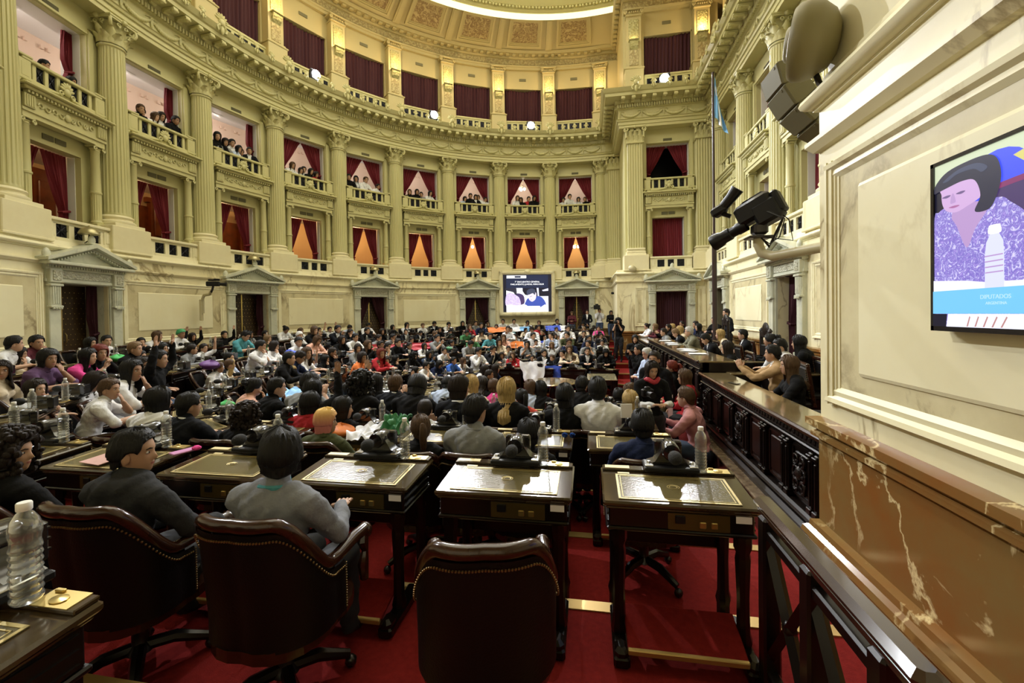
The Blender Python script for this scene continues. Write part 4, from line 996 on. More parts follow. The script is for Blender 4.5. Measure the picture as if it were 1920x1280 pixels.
PEOPLE = """0 91.1 1.11 S sk 0
0 97.7 1.26 S sk 0
0 102.3 1.19 K bn 0
0 105.2 1.2 W bk 0
0 108.9 1.28 W sk 0
0 111.8 1.29 W sk 0
0 115.7 1.15 K ln 0
0 119.0 1.22 G sd 0
0 122.5 1.23 K lk 0
0 126.2 1.2 W bk 0
0 130.1 1.26 S sk 0
0 133.0 1.18 W hn 0
0 137.2 1.23 W lk 0
0 140.8 1.15 K lk 0
0 147.0 1.27 W sk 0
0 151.4 1.21 B sk 1
0 155.3 1.11 W sd 3
0 158.3 1.15 B sk 2
0 162.3 1.16 W ln 0
0 165.6 1.24 W uk 0
0 169.7 1.13 K sk 0
0 172.7 1.02 G lk 0
0 176.8 1.17 K sk 4
0 182.5 1.03 K ld 3
0 185.4 1.28 W he 0
0 189.3 1.26 W ln 0
0 191.8 1.01 K sk 2
0 197.0 1.23 W sk 5
0 199.3 1.21 K lk 0
0 206.4 1.31 M sk 2
0 208.3 1.11 C ld 0
0 209.1 1.32 W sk 0
1 84.5 1.16 P sk 0
1 88.6 1.1 C bt 0
1 96.4 1.11 W sk 0
1 101.4 1.23 R sk 0
1 105.0 1.1 C ld 0
1 109.1 1.1 T sk 0
1 112.8 1.28 K sd 0
1 116.8 1.36 N sk 0
1 120.3 1.3 R ln 0
1 126.0 1.11 S sk 0
1 129.1 1.22 K sd 0
1 134.9 1.1 S sk 0
1 139.3 1.19 S sk 0
1 146.8 1.26 K ld 0
1 151.3 1.33 K sk 0
1 156.2 1.3 K sd 0
1 159.6 1.53 S sk 0
1 165.8 1.44 K bn 0
1 169.6 1.3 W hx 0
1 177.6 1.26 E lt 0
1 183.5 1.49 T sk 0
1 191.3 1.15 W sd 4
1 195.6 1.19 G sd 5
1 202.7 1.29 K lk 0
1 204.9 1.17 B sk 5
1 207.8 1.36 K st 0
1 213.3 1.36 K br 2
1 214.8 1.32 P lk 7
1 217.5 1.01 G ld 6
1 219.8 1.37 U bk 5
1 222.8 1.27 C ld 5
1 229.8 1.08 W ld 5 -6.0 3.6
1 253.3 1.18 K cd 6
1 258.2 1.22 H sk 6
1 263.5 1.24 A wk 5
2 80.5 1.03 S sk 0
2 85.8 1.23 S sk 0
2 90.9 1.51 W sd 0
2 95.0 1.0 E lk 0
2 99.0 1.3 K sd 0
2 102.2 1.52 W sd 0
2 107.5 1.12 G sd 2
2 109.5 1.53 W sk 0
2 117.6 1.3 C lk 1
2 122.6 1.32 E sk 0
2 127.5 1.11 K sd 0
2 133.2 1.33 S sn 0
2 141.4 1.08 G sd 0
2 146.2 1.12 N sk 0
2 148.5 1.31 G sk 0
2 153.4 1.32 G sd 2
2 161.3 1.4 W sk 0
2 165.6 1.35 K ld 0
2 174.2 1.42 L ln 0
2 180.0 1.41 W hk 0
2 188.3 1.37 W bd 2
2 191.9 1.21 W sr 2
2 193.2 1.43 W sk 0
2 201.5 1.24 B sk 5
2 204.0 1.06 C ly 5
2 204.3 0.91 S sn 5
2 207.8 0.97 W un 5
2 220.5 1.5 K sk 3
2 221.7 1.4 K ld 0 -6.62 5.22
2 226.9 1.29 W ld 0 -6.46 4.43
2 229.3 1.45 W lk 2 -5.86 4.44
2 233.1 1.28 W sn 2 -5.57 3.98
2 245.0 1.31 W lk 5
2 247.3 1.27 S sk 0
2 251.3 1.16 K cd 5 -3.12 3.35
2 257.9 1.13 V bi 5 -2.25 3.4
2 265.1 1.17 K pn 5 -1.33 3.26
2 268.7 1.33 G sk 5
2 272.1 1.17 K sk 5 -0.46 3.21
2 278.8 1.24 N sk 5 0.38 3.31
3 75.7 1.11 W sd 0
3 80.1 1.31 N sk 0
3 88.0 1.51 V sk 2
3 93.9 1.42 B sd 2
3 99.4 1.16 W sk 2
3 100.4 1.42 W sk 0
3 110.8 1.35 L ln 2
3 115.2 1.41 T sk 0
3 122.0 1.33 E sk 0
3 130.2 1.21 S sk 0
3 136.4 1.44 G sk 0
3 141.8 1.17 W ld 0
3 148.5 1.24 S sk 0
3 153.7 1.39 K sd 0
3 157.9 1.3 W sk 0
3 160.9 1.37 K sd 0
3 166.3 1.42 K ln 0
3 170.6 1.34 G ld 0
3 181.3 1.21 W lk 0
3 182.3 1.33 K sd 0
3 185.5 1.17 K lk 0
3 191.5 1.05 W sk 4
3 193.5 1.18 Q bk 0
3 196.9 1.46 W ln 0
3 203.2 1.49 N sd 1
3 205.8 1.13 C ly 5
3 208.6 1.52 K sk 0
3 235.8 1.32 L uk 0 -4.62 5.06
3 241.8 1.37 K sk 2
3 246.7 1.46 G sk 0
3 248.2 1.39 K lk 4
3 250.4 1.31 R bk 5 -3.02 4.28
3 252.9 1.53 K ck 0
3 254.4 1.28 K bk 5 -2.58 4.2
3 259.6 1.49 K bk 0
3 262.5 1.24 W zd 2 -1.75 4.25
3 265.5 1.45 S bd 6
3 270.9 1.43 K ly 5
3 277.3 1.37 K bk 5
3 280.7 1.45 W sk 5
4 77.8 1.38 G sd 2
4 85.5 1.53 N sd 2
4 93.0 1.31 W lt 3
4 103.2 1.37 G lk 0
4 110.8 1.19 W sd 2
4 114.2 1.45 C ld 0
4 127.8 1.42 G sk 1
4 140.4 1.25 W sk 2
4 149.0 1.19 D lk 0
4 157.3 1.2 K ck 0
4 166.8 1.19 K lk 2
4 172.4 1.19 S ld 2
4 176.2 1.46 R lr 0
4 178.2 1.14 K ln 0
4 184.2 1.19 W sk 5
4 190.3 1.5 O bd 0
4 240.9 1.33 K lk 4
4 244.6 1.43 K lk 4 -3.21 6.12
4 248.7 1.46 S sn 0
4 262.1 1.51 C ly 0
4 271.5 1.3 F pk 5
4 278.4 1.23 W pt 5
4 288.6 1.3 C ly 5
5 66.5 1.33 K lk 0
5 71.4 1.04 S sk 0
5 74.6 1.38 S sk 0
5 81.0 1.09 W ln 1
5 83.4 1.5 C ln 0
5 87.0 1.29 S sk 2
5 92.2 1.05 B sn 0
5 96.3 1.31 S sk 0
5 102.3 1.04 S sk 0
5 111.7 1.22 R ln 0
5 112.6 0.93 W sk 1
5 117.2 1.21 W ld 0
5 122.5 1.47 S sk 0
5 131.0 1.42 W sk 2
5 140.6 1.15 W ln 0
5 147.6 1.21 Q sk 0
5 158.6 1.18 N bk 1
5 166.7 1.19 N ld 0 -2.48 10.71
5 167.8 1.2 W sk 2
5 177.2 1.11 K bk 2
5 186.9 1.23 W ld 0 -2.7 10.17
5 210.6 1.24 K sd 0 -2.32 9.22
5 241.2 1.31 K lk 4
5 249.0 1.47 B sk 1
5 257.4 1.31 K bd 5
5 258.0 1.46 K ld 1
5 261.3 1.39 P sn 2
5 271.1 1.38 B sn 5
5 273.9 1.36 K lk 5
5 284.4 1.46 K sk 5
5 292.5 1.3 S sk 5
5 294.9 1.38 G sn 6"""
GALLERY = """0 -0.15 5.76
0 0.54 5.74
1 -0.35 5.89
1 -0.25 5.83
1 0.01 5.86
1 0.25 5.96
1 0.64 6.02
2 -0.55 6.10
2 -0.36 5.96
2 -0.11 6.03
2 0.06 5.89
2 0.20 5.82
2 0.57 5.96
3 -0.50 5.94
3 -0.17 5.80
3 0.01 5.89
3 0.21 5.88
3 0.46 5.83
4 -0.67 6.04
4 -0.33 6.04
4 -0.02 6.07
4 0.54 5.89
5 -0.50 5.86
5 -0.17 5.92
5 0.09 5.81
5 0.44 5.93
6 -0.47 5.81
6 -0.11 5.99
6 0.15 5.93
6 0.35 5.94
6 0.61 5.84
7 -0.34 5.98
7 -0.10 5.88
7 0.22 5.94
7 0.49 5.97
8 -0.59 5.87
8 -0.33 6.01
8 0.15 5.85
8 0.55 5.83"""
# =================================================================== people
SK = {'lt': (0.50, 0.30, 0.20), 'md': (0.41, 0.235, 0.145), 'dk': (0.31, 0.165, 0.095)}
for k, c in SK.items(): mat('skin_' + k, c, .55)
def hairmat(name, c):
    m = mat(name, c, .55, spec=.22); nt = m.node_tree; b = nt.nodes['Principled BSDF']; N = nt.nodes.new; L = nt.links.new
    tc = N('ShaderNodeTexCoord'); mp = N('ShaderNodeMapping'); mp.inputs['Scale'].default_value = (130, 130, 9); n = N('ShaderNodeTexNoise'); n.inputs['Scale'].default_value = 1.0; n.inputs['Detail'].default_value = 2; bp = N('ShaderNodeBump'); bp.inputs['Strength'].default_value = .55; bp.inputs['Distance'].default_value = .004
    L(tc.outputs['Object'], mp.inputs['Vector']); L(mp.outputs['Vector'], n.inputs['Vector']); L(n.outputs['Fac'], bp.inputs['Height']); L(bp.outputs['Normal'], b.inputs['Normal'])
    r = N('ShaderNodeValToRGB'); r.color_ramp.elements[0].position = .35; r.color_ramp.elements[1].position = .7; r.color_ramp.elements[0].color = (*[v * .7 for v in c], 1); r.color_ramp.elements[1].color = (*[min(1, v * 1.35) for v in c], 1); L(n.outputs['Fac'], r.inputs['Fac']); L(r.outputs['Color'], b.inputs['Base Color'])
    return m
HC = {'k': ('black', (.006, .0055, .0055)), 'd': ('dark', (.013, .008, .006)), 'n': ('brown', (.065, .036, .018)), 't': ('light brown', (.16, .10, .05)), 'y': ('blond', (.36, .25, .10)), 'r': ('red', (.13, .02, .012)), 'g': ('grey', (.45, .44, .42)), 'i': ('pink', (.62, .22, .20)), 'e': ('green', (.06, .30, .12)), 'x': ('white', (.6, .6, .6))}
for k, (n, c) in HC.items(): hairmat('hair_' + n.replace(' ', '_'), c)
def pinkhair():
    m = MATS['hair_pink']; nt = m.node_tree; b = nt.nodes['Principled BSDF']; tc = nt.nodes.new('ShaderNodeTexCoord'); s = nt.nodes.new('ShaderNodeSeparateXYZ'); r = nt.nodes.new('ShaderNodeValToRGB')
    nt.links.new(tc.outputs['Generated'], s.inputs[0]); nt.links.new(s.outputs['Z'], r.inputs['Fac']); nt.links.new(r.outputs['Color'], b.inputs['Base Color'])
    r.color_ramp.elements[0].position = .35; r.color_ramp.elements[0].color = (.62, .22, .20, 1); r.color_ramp.elements[1].position = .95; r.color_ramp.elements[1].color = (.72, .48, .14, 1)
pinkhair()
TOPS = {'W': ('white shirt', (.74, .75, .78)), 'K': ('black top', (.008, .008, .009)), 'S': ('dark suit', (.010, .011, .015)), 'N': ('navy top', (.012, .018, .05)), 'B': ('light blue shirt', (.46, .55, .75)), 'G': ('grey top', (.25, .26, .27)), 'T': ('teal shirt', (.08, .28, .32)), 'M': ('maroon shirt', (.10, .025, .035)), 'P': ('pink top', (.75, .08, .32)), 'U': ('purple t-shirt', (.11, .06, .13)), 'O': ('orange top', (.72, .20, .06)), 'C': ('cream top', (.70, .60, .46)), 'R': ('red top', (.42, .03, .04)), 'E': ('green top', (.06, .19, .08)), 'V': ('olive jacket', (.07, .08, .04)), 'Q': ('blue t-shirt', (.06, .16, .60)), 'D': ('denim jacket', (.05, .07, .12)), 'L': ('peach top', (.72, .42, .33)), 'F': ('coral red jacket', (.60, .09, .07)), 'A': ('grey sweater', (.21, .22, .25)), 'H': ('charcoal hooded jacket', (.035, .036, .040)), 'J': ('tan jacket', (.42, .28, .15)), 'Y': ('grey-green jacket', (.20, .20, .15)), 'X': ('pink checked shirt', (.62, .30, .32))}
for k, (n, c) in TOPS.items(): mat('cloth_' + n.replace(' ', '_').replace('-', '_'), c, .9, spec=.12, bump=(28, .3), noise=(7, tuple(v * .80 for v in c), .3))
def topmat(k): return M['cloth_' + TOPS[k][0].replace(' ', '_').replace('-', '_')]
mat('trousers_dark', (.012, .013, .018), .8); mat('trousers_jeans', (.035, .06, .12), .85); mat('trousers_olive', (.16, .14, .06), .8); mat('skirt_yellow', (.55, .44, .03), .7); mat('shoe', (.02, .02, .02), .5); mat('eye_dark', (.015, .01, .008), .2); mat('eye_white', (.6, .58, .55), .3); mat('lip', (.30, .09, .075), .45); mat('shirt_white', (.75, .76, .78), .7); mat('tie_dark', (.02, .02, .04), .6)
HW = [(.115, 0, .0, .0), (.108, .034, .040, .045), (.09, .055, .066, .070), (.06, .070, .083, .088), (.03, .0745, .089, .096), (.0, .0735, .086, .096), (-.03, .068, .086, .085), (-.055, .060, .085, .062), (-.08, .049, .081, .04), (-.10, .036, .072, .02), (-.114, .020, .057, .0), (-.119, .002, .040, -.035)]
def hprof(z):
    for i in range(len(HW) - 1):
        a, b = HW[i], HW[i + 1]
        if z <= a[0] and z >= b[0]:
            f = (a[0] - z) / (a[0] - b[0]); return tuple(a[k] + (b[k] - a[k]) * f for k in (1, 2, 3))
    return HW[-1][1:]
def head_pt(az, z, off=0.0):
    """az 0 = straight ahead (+y)"""
    w_, f, bk = hprof(z); c = cos(az); x = w_ * sin(az); y = (f if c > 0 else bk) * c * (abs(c) ** -.12 if abs(c) > .05 else 1)
    if off: 
        L = math.sqrt(x * x + y * y + z * z) + 1e-6; k = 1 + off / max(L, .06); return (x * k, y * k, z * k)
    return (x, y, z)
def add_head(b, Mx, slots):
    """face with nose, lips, eyes, brows and ears; slots: skin, lip, eye white, dark"""
    nu = 32; zs = [.115, .112, .104, .09, .07, .05, .033, .02, .01, .0, -.01, -.02, -.03, -.04, -.048, -.055, -.061, -.067, -.074, -.082, -.092, -.102, -.110, -.116, -.119]
    vv = []
    for z in zs:
        for i in range(nu):
            s = i / nu * 2 - 1; az = pi * (abs(s) ** 1.35) * (1 if s > 0 else -1); x, y, zz = head_pt(az, z)
            n = math.exp(-(az / .17) ** 2); pr = max(0, min(1, (.012 - z) / .045)) if z > -.036 else max(0, 1 - (-.036 - z) / .012)
            y += .024 * n * pr + .004 * math.exp(-((z - .022) / .012) ** 2) * (abs(az) < .8) - .008 * (math.exp(-((abs(az) - .40) / .17) ** 2) * math.exp(-((z - .002) / .014) ** 2)) + .005 * math.exp(-(az / .3) ** 2) * math.exp(-((z + .061) / .011) ** 2) + .004 * math.exp(-(az / .25) ** 2) * math.exp(-((z + .098) / .012) ** 2)
            vv.append(Mx @ Vector((x, y, zz)))
    fs = []; ms = []
    for j in range(len(zs) - 1):
        for i in range(nu):
            fs.append((j * nu + i, (j + 1) * nu + i, (j + 1) * nu + (i + 1) % nu, j * nu + (i + 1) % nu)); s = (i + .5) / nu * 2 - 1; az = pi * abs(s) ** 1.35; zc = (zs[j] + zs[j + 1]) / 2
            ms.append(slots[1] if az < .33 and -.070 < zc < -.053 else slots[0])
    o = len(b.v); b.v.extend([tuple(p) for p in vv]); b.f.extend([tuple(k + o for k in f) for f in fs]); b.m.extend(ms); b.s.extend([True] * len(fs))
    old = b.M; b.M = Mx
    for s in (-1, 1):
        b.ell((s * .031, .072, .003), (.0135, .009, .0075), 10, 6, slots[2]); b.ell((s * .031, .079, .003), (.006, .004, .0065), 8, 5, slots[3])
        b.tube([(s * .014, .088, .021), (s * .032, .086, .026), (s * .050, .074, .021)], [.003, .004, .002], 5, slots[3])
        b.ell((s * .0765, -.008, -.012), (.009, .021, .032), 8, 8, slots[0])
    b.M = old
def add_hand(b, w_, d, up_, slot, curl=.5, side=1, size=1.0):
    """palm, four unequal fingers and a thumb; w_ wrist, d pointing direction, up_ back of the hand"""
    w_ = Vector(w_); d = Vector(d).normalized(); up_ = (Vector(up_) - d * Vector(up_).dot(d)).normalized(); s = d.cross(up_) * side
    rot = Matrix((s, d, up_)).transposed(); K = size
    b.ell(tuple(w_ + d * .045 * K), (.040 * K, .052 * K, .016 * K), 10, 8, slot, rot=rot)
    for q, (o, L) in enumerate(((-.030, .066), (-.010, .076), (.011, .071), (.030, .055))):
        p = w_ + d * .082 * K + s * o * K; pts = [p - d * .02 * K]; dd = d + s * o * 2.2; dd.normalize(); ang = 0
        for seg, f in enumerate((.45, .32, .23)):
            pts.append(p.copy()); ang += curl * (.35 + .5 * seg); v = dd * cos(ang) - up_ * sin(ang); p = p + v * L * f * K
        pts.append(p); b.tube([tuple(x) for x in pts], [.0105 * K, .0098 * K, .009 * K, .0082 * K, .006 * K], 7, slot)
    p = w_ + d * .022 * K - s * .030 * K; v = (d * .62 - s * .72 - up_ * .2).normalized(); v2 = (d * .9 - s * .25 - up_ * .35).normalized()
    b.tube([tuple(w_ + d * .015 * K), tuple(p), tuple(p + v * .032 * K), tuple(p + v * .032 * K + v2 * .028 * K)], [.016 * K, .0135 * K, .0115 * K, .008 * K], 7, slot)
def remesh(b, name, vox):
    me = b.mesh(name); o = bpy.data.objects.new(name, me); col.objects.link(o)
    m = o.modifiers.new('r', 'REMESH'); m.mode = 'VOXEL'; m.voxel_size = vox; m2 = o.modifiers.new('s', 'SMOOTH'); m2.factor = .6; m2.iterations = 5
    dg = bpy.context.evaluated_depsgraph_get(); ev = o.evaluated_get(dg); em = ev.to_mesh()
    n = len(em.vertices); co = np.empty(n * 3); em.vertices.foreach_get('co', co); fs = [tuple(p.vertices) for p in em.polygons]
    ev.to_mesh_clear(); bpy.data.objects.remove(o); bpy.data.meshes.remove(me); return co.reshape(-1, 3), fs
def limb(b, pts, rs, n=10):
    b.tube(pts, rs, n); 
    for p, r in zip(pts, rs): b.ell(p, r, n, 6)
# slots of a body: 0 skin, 1 top, 2 sleeve, 3 trousers, 4 shoe, 5 shirt front, 6 lip, 7 eye white, 8 dark
def make_body(name, J, vox=.018, fem=False, hood=False, flare=None, long=True):
    """J: joints of the pose; returns (mesh, head matrix)"""
    b = MB(); V = lambda k: Vector(J[k])
    pel, wai, che, nek = V('pel'), V('wai'), V('che'), V('nek'); up_ = (nek - pel).normalized(); sd = (V('shR') - V('shL')).normalized(); fr = up_.cross(sd); fr = -fr if fr.y < 0 and not J.get('back') else fr
    rot = Matrix((sd, fr, up_)).transposed(); k = .92 if fem else 1.0
    b.ell(pel, (.170, .125, .115), 16, 12, rot=rot); b.ell(wai, (.142 * k, .108, .16), 16, 12, rot=rot); b.ell(che, (.168 * k, .112, .185), 16, 12, rot=rot); b.ell(che + up_ * .07, (.175 * k, .095, .09), 16, 10, rot=rot)
    if fem: 
        for s in (-1, 1): b.ell(che + sd * .065 * s + fr * .085 - up_ * .01, .062, 10, 8)
    limb(b, [tuple(nek - up_ * .05), tuple(nek + up_ * .02), J['nk2']], [.068, .054, .052])
    for s in ('L', 'R'):
        limb(b, [tuple(nek - up_ * .03), tuple((nek + V('sh' + s)) / 2 + up_ * .01), J['sh' + s]], [.055, .06, .066])
        limb(b, [J['sh' + s], tuple(V('sh' + s).lerp(V('el' + s), .5)), J['el' + s]], [.066, .055, .044]); limb(b, [J['el' + s], tuple(V('el' + s).lerp(V('wr' + s), .35)), J['wr' + s]], [.044, .044, .029])
        limb(b, [J['hi' + s], tuple(V('hi' + s).lerp(V('kn' + s), .5)), J['kn' + s]], [.105, .088, .062], 12); limb(b, [J['kn' + s], tuple(V('kn' + s).lerp(V('an' + s), .35)), J['an' + s]], [.062, .056, .042]); 
        if flare: pass
        limb(b, [J['an' + s], tuple(V('an' + s).lerp(V('to' + s), .6)), J['to' + s]], [.045, .043, .034])
    if hood:
        for a in np.linspace(-2.4, 2.4, 11): b.ell(tuple(nek + up_ * (.01 + .0 * cos(a)) + sd * .095 * sin(a) - fr * (.075 * cos(a) + .015)), (.052, .052, .045), 8, 6)
    co, fs = remesh(b, name, vox)
    segs_ = [('neck', nek + up_ * .035, V('nk2'), .052)]
    for s in ('L', 'R'): segs_ += [('fore', V('el' + s).lerp(V('wr' + s), .06), V('wr' + s), .04), ('up', V('sh' + s), V('el' + s), .06), ('leg', V('hi' + s), V('kn' + s), .10), ('leg', V('kn' + s), V('an' + s), .06), ('shoe', V('an' + s) - Vector((0, 0, .02)), V('to' + s), .05)]
    segs_ += [('tor', pel + up_ * .09, nek - up_ * .02, .16), ('leg', pel - up_ * .05, pel, .15)]
    C = np.array([co[list(f)].mean(axis=0) for f in fs]); best = np.full(len(C), 9.0); lab = np.zeros(len(C), int); code = {'neck': 0, 'up': 1, 'tor': 1, 'fore': 2, 'leg': 3, 'shoe': 4}
    for (n, a, c, r) in segs_:
        a = np.array(a); c = np.array(c); ab = c - a; t = np.clip(((C - a) @ ab) / (ab @ ab), 0, 1); d = np.linalg.norm(C - a - t[:, None] * ab, axis=1) - r; m = d < best; best[m] = d[m]; lab[m] = code[n]
    # shirt front of a jacket: narrow wedge on the chest
    rel = C - np.array(nek); h = rel @ np.array(up_); sx = np.abs(rel @ np.array(sd)); f = rel @ np.array(fr); m = (lab == 1) & (f > .03) & (h > -.25) & (sx < .012 + .17 * np.maximum(0, h + .25)) & (h < .05); lab[m] = 5
    # garments stand off the skin, with creases; skin parts keep their surface
    cloth_ = np.isin(lab, [1, 5, 3] + ([2] if long else [])); V_ = np.zeros((len(co), 3)); ok = np.ones(len(co), bool)
    for f, c_ in zip(fs, cloth_):
        p = co[list(f)]; nn = np.cross(p[1] - p[0], p[2] - p[0])
        for q in f: V_[q] += nn
        if not c_: ok[list(f)] = False
    V_ /= (np.linalg.norm(V_, axis=1)[:, None] + 1e-12); X_, Y_, Z_ = co.T
    wr = .0035 * np.sin(46 * Z_ + 5 * np.sin(17 * X_ + 2) + 3 * np.sin(13 * Y_)) + .003 * np.sin(70 * X_ + 6 * np.sin(21 * Z_)) + .003 * np.sin(33 * Y_ - 28 * Z_ + 3 * np.sin(19 * X_))
    co = co + V_ * np.where(ok, .010 + wr, 0)[:, None]
    o = MB(); o.v = [tuple(p) for p in co]; o.f = fs; o.m = [int(x) for x in lab]; o.s = [True] * len(fs)
    HM = Matrix.Translation(J['hd']) @ Matrix.Rotation(R(J.get('yaw', 0)), 4, 'Z') @ Matrix.Rotation(R(J.get('pit', 0)), 4, 'X') @ Matrix.Rotation(R(J.get('rol', 0)), 4, 'Y')
    add_head(o, HM, (0, 6, 7, 8))
    if not hood:
        ax = (V('nk2') - nek).normalized(); c0 = nek + up_ * .028
        o.tube([tuple(c0 + sd * .072 * sin(a_) - fr * .068 * cos(a_) + ax * (.012 - .030 * (1 - cos(a_)) / 2)) for a_ in np.linspace(-3.0, 3.0, 20)], .013, 6, 5)
    for s in ('L', 'R'):
        h = J.get('ha' + s); w_ = V('wr' + s)
        d = Vector(h[0]) if h else (w_ - V('el' + s)); u_ = Vector(h[1]) if h else Vector((0, 0, 1)); add_hand(o, w_ - d.normalized() * .01, d, u_, 0, h[2] if h else .5, 1 if s == 'R' else -1)
    return o.mesh(name), HM
def pose(base, **kw): d = dict(base); d.update(kw); return d
SIT = dict(pel=(0, -.03, .57), wai=(0, -.07, .74), che=(0, -.07, .93), nek=(0, -.05, 1.07), nk2=(0, -.03, 1.13), hd=(0, -.005, 1.225), shL=(-.175, -.06, 1.02), shR=(.175, -.06, 1.02), elL=(-.245, .10, .80), elR=(.245, .10, .80), wrL=(-.13, .31, .845), wrR=(.13, .31, .845), hiL=(-.09, .0, .56), hiR=(.09, .0, .56), knL=(-.12, .40, .55), knR=(.12, .40, .55), anL=(-.12, .38, .10), anR=(.12, .38, .10), toL=(-.125, .52, .045), toR=(.125, .52, .045), haL=((.35, 1, -.05), (0, 0, 1), .3), haR=((-.35, 1, -.05), (0, 0, 1), .3))
STD = dict(pel=(0, 0, .95), wai=(0, -.01, 1.12), che=(0, -.01, 1.31), nek=(0, 0, 1.45), nk2=(0, .015, 1.51), hd=(0, .035, 1.61), shL=(-.18, 0, 1.40), shR=(.18, 0, 1.40), elL=(-.26, -.02, 1.12), elR=(.26, -.02, 1.12), wrL=(-.24, .10, .90), wrR=(.24, .10, .90), hiL=(-.09, 0, .92), hiR=(.09, 0, .92), knL=(-.10, .02, .50), knR=(.10, .02, .50), anL=(-.10, -.02, .09), anR=(.10, -.02, .09), toL=(-.12, .13, .04), toR=(.12, .13, .04), haL=((0, .2, -1), (-1, 0, 0), .3), haR=((0, .2, -1), (1, 0, 0), .3))
LEAN = pose(SIT, wai=(0, -.02, .74), che=(0, .05, .92), nek=(0, .11, 1.04), nk2=(0, .14, 1.09), hd=(0, .17, 1.19), shL=(-.175, .09, 1.0), shR=(.175, .09, 1.0), elL=(-.25, .25, .82), elR=(.25, .25, .82), wrL=(-.08, .43, .86), wrR=(.08, .43, .86))
POSES = {
 '0': LEAN, '0a': pose(LEAN, yaw=28), '0b': pose(LEAN, yaw=-28),
 '1': pose(LEAN, pit=-28, hd=(0, .20, 1.165)),
 '2': pose(LEAN, yaw=12, elR=(.19, .33, .84), wrR=(.055, .285, 1.03), haR=((-.2, -.25, 1), (0, 1, .2), 1.1), pit=-6), '2b': pose(LEAN, yaw=-26, elL=(-.19, .33, .84), wrL=(-.055, .275, 1.03), haL=((.2, -.25, 1), (0, 1, .2), 1.1)),
 '3': pose(SIT, elL=(-.30, .03, 1.17), elR=(.30, .03, 1.17), wrL=(-.25, .06, 1.42), wrR=(.25, .06, 1.42), haL=((0, .05, 1), (0, -1, 0), .05), haR=((0, .05, 1), (0, -1, 0), .05)),
 '4': pose(SIT, elR=(.27, .10, 1.14), wrR=(.22, .16, 1.40), haR=((0, .05, 1), (0, -1, 0), .05), yaw=10), '4b': pose(SIT, elL=(-.27, .10, 1.14), wrL=(-.22, .16, 1.40), haL=((0, .05, 1), (0, -1, 0), .05), yaw=-10),
 '5': SIT, '5a': pose(SIT, yaw=30), '5b': pose(SIT, yaw=-30),
 '6': pose(SIT, yaw=-62, elR=(.29, .06, .80), wrR=(.27, .30, .74), elL=(-.26, .05, .78), wrL=(-.10, .26, .72)),
 '7': pose(LEAN, elR=(.18, .30, .84), wrR=(.03, .40, 1.03), haR=((-.1, .3, 1), (0, -1, .3), .8)),
 '8': pose(SIT, wrR=(.10, .40, 1.02), wrL=(-.10, .40, 1.02), elR=(.20, .22, .88), elL=(-.20, .22, .88), haL=((.3, .4, 1), (-1, 0, 0), .7), haR=((-.3, .4, 1), (1, 0, 0), .7)),
 '9': pose(SIT, elR=(.19, .14, .82), wrR=(-.10, .20, .86), elL=(-.19, .14, .82), wrL=(.10, .22, .83), haR=((-1, .1, 0), (0, 1, .3), .3), haL=((1, .1, 0), (0, 1, .3), .3)),
 't0': pose(STD, wrL=(-.04, .16, .92), wrR=(.04, .17, .90), haL=((.8, .2, -.4), (0, 1, 0), .5), haR=((-.8, .2, -.4), (0, 1, 0), .5)), 't1': STD,
 't2': pose(STD, elL=(-.24, .10, 1.13), elR=(.24, .10, 1.13), wrL=(-.09, .27, 1.17), wrR=(.09, .27, 1.17), haL=((.6, .5, .1), (0, 0, 1), .8), haR=((-.6, .5, .1), (0, 0, 1), .8), pit=-14),
 't3': pose(STD, elL=(-.19, .16, 1.22), elR=(.19, .16, 1.22), wrL=(-.05, .20, 1.50), wrR=(.06, .19, 1.52), haL=((.2, .5, .8), (0, -1, .5), .9), haR=((-.2, .4, .8), (0, -1, .5), .9)),
 'b0': pose(STD, che=(0, .04, 1.30), nek=(0, .09, 1.43), nk2=(0, .12, 1.49), hd=(0, .15, 1.58), shL=(-.175, .07, 1.38), shR=(.175, .07, 1.38), elL=(-.26, .20, 1.16), elR=(.26, .20, 1.16), wrL=(-.08, .36, 1.13), wrR=(.08, .36, 1.13), haL=((.7, .5, 0), (0, 0, 1), .3), haR=((-.7, .5, 0), (0, 0, 1), .3), pit=-12),
 'k0': dict(pel=(0, -.06, .36), wai=(0, .0, .52), che=(0, .05, .70), nek=(0, .09, .84), nk2=(0, .12, .90), hd=(0, .145, .995), shL=(-.18, .06, .79), shR=(.18, .06, .79), elL=(-.25, .22, .60), elR=(.25, .22, .58), wrL=(-.13, .42, .60), wrR=(.10, .42, .66), hiL=(-.09, 0, .36), hiR=(.09, 0, .36), knL=(-.15, .40, .44), knR=(.14, .32, .30), anL=(-.14, .22, .09), anR=(.14, -.10, .12), toL=(-.15, .36, .04), toR=(.14, .02, .04), haL=((.3, 1, -.2), (0, 0, 1), .5), haR=((-.2, .8, .6), (0, -.6, 1), .8)),
}
BODY = {}
def body(key, fem=False, hood=False, long=True):
    kk = (key, fem, hood, long)
    if kk not in BODY: BODY[kk] = make_body('body', POSES[key], fem=fem, hood=hood, long=long)
    return BODY[kk]
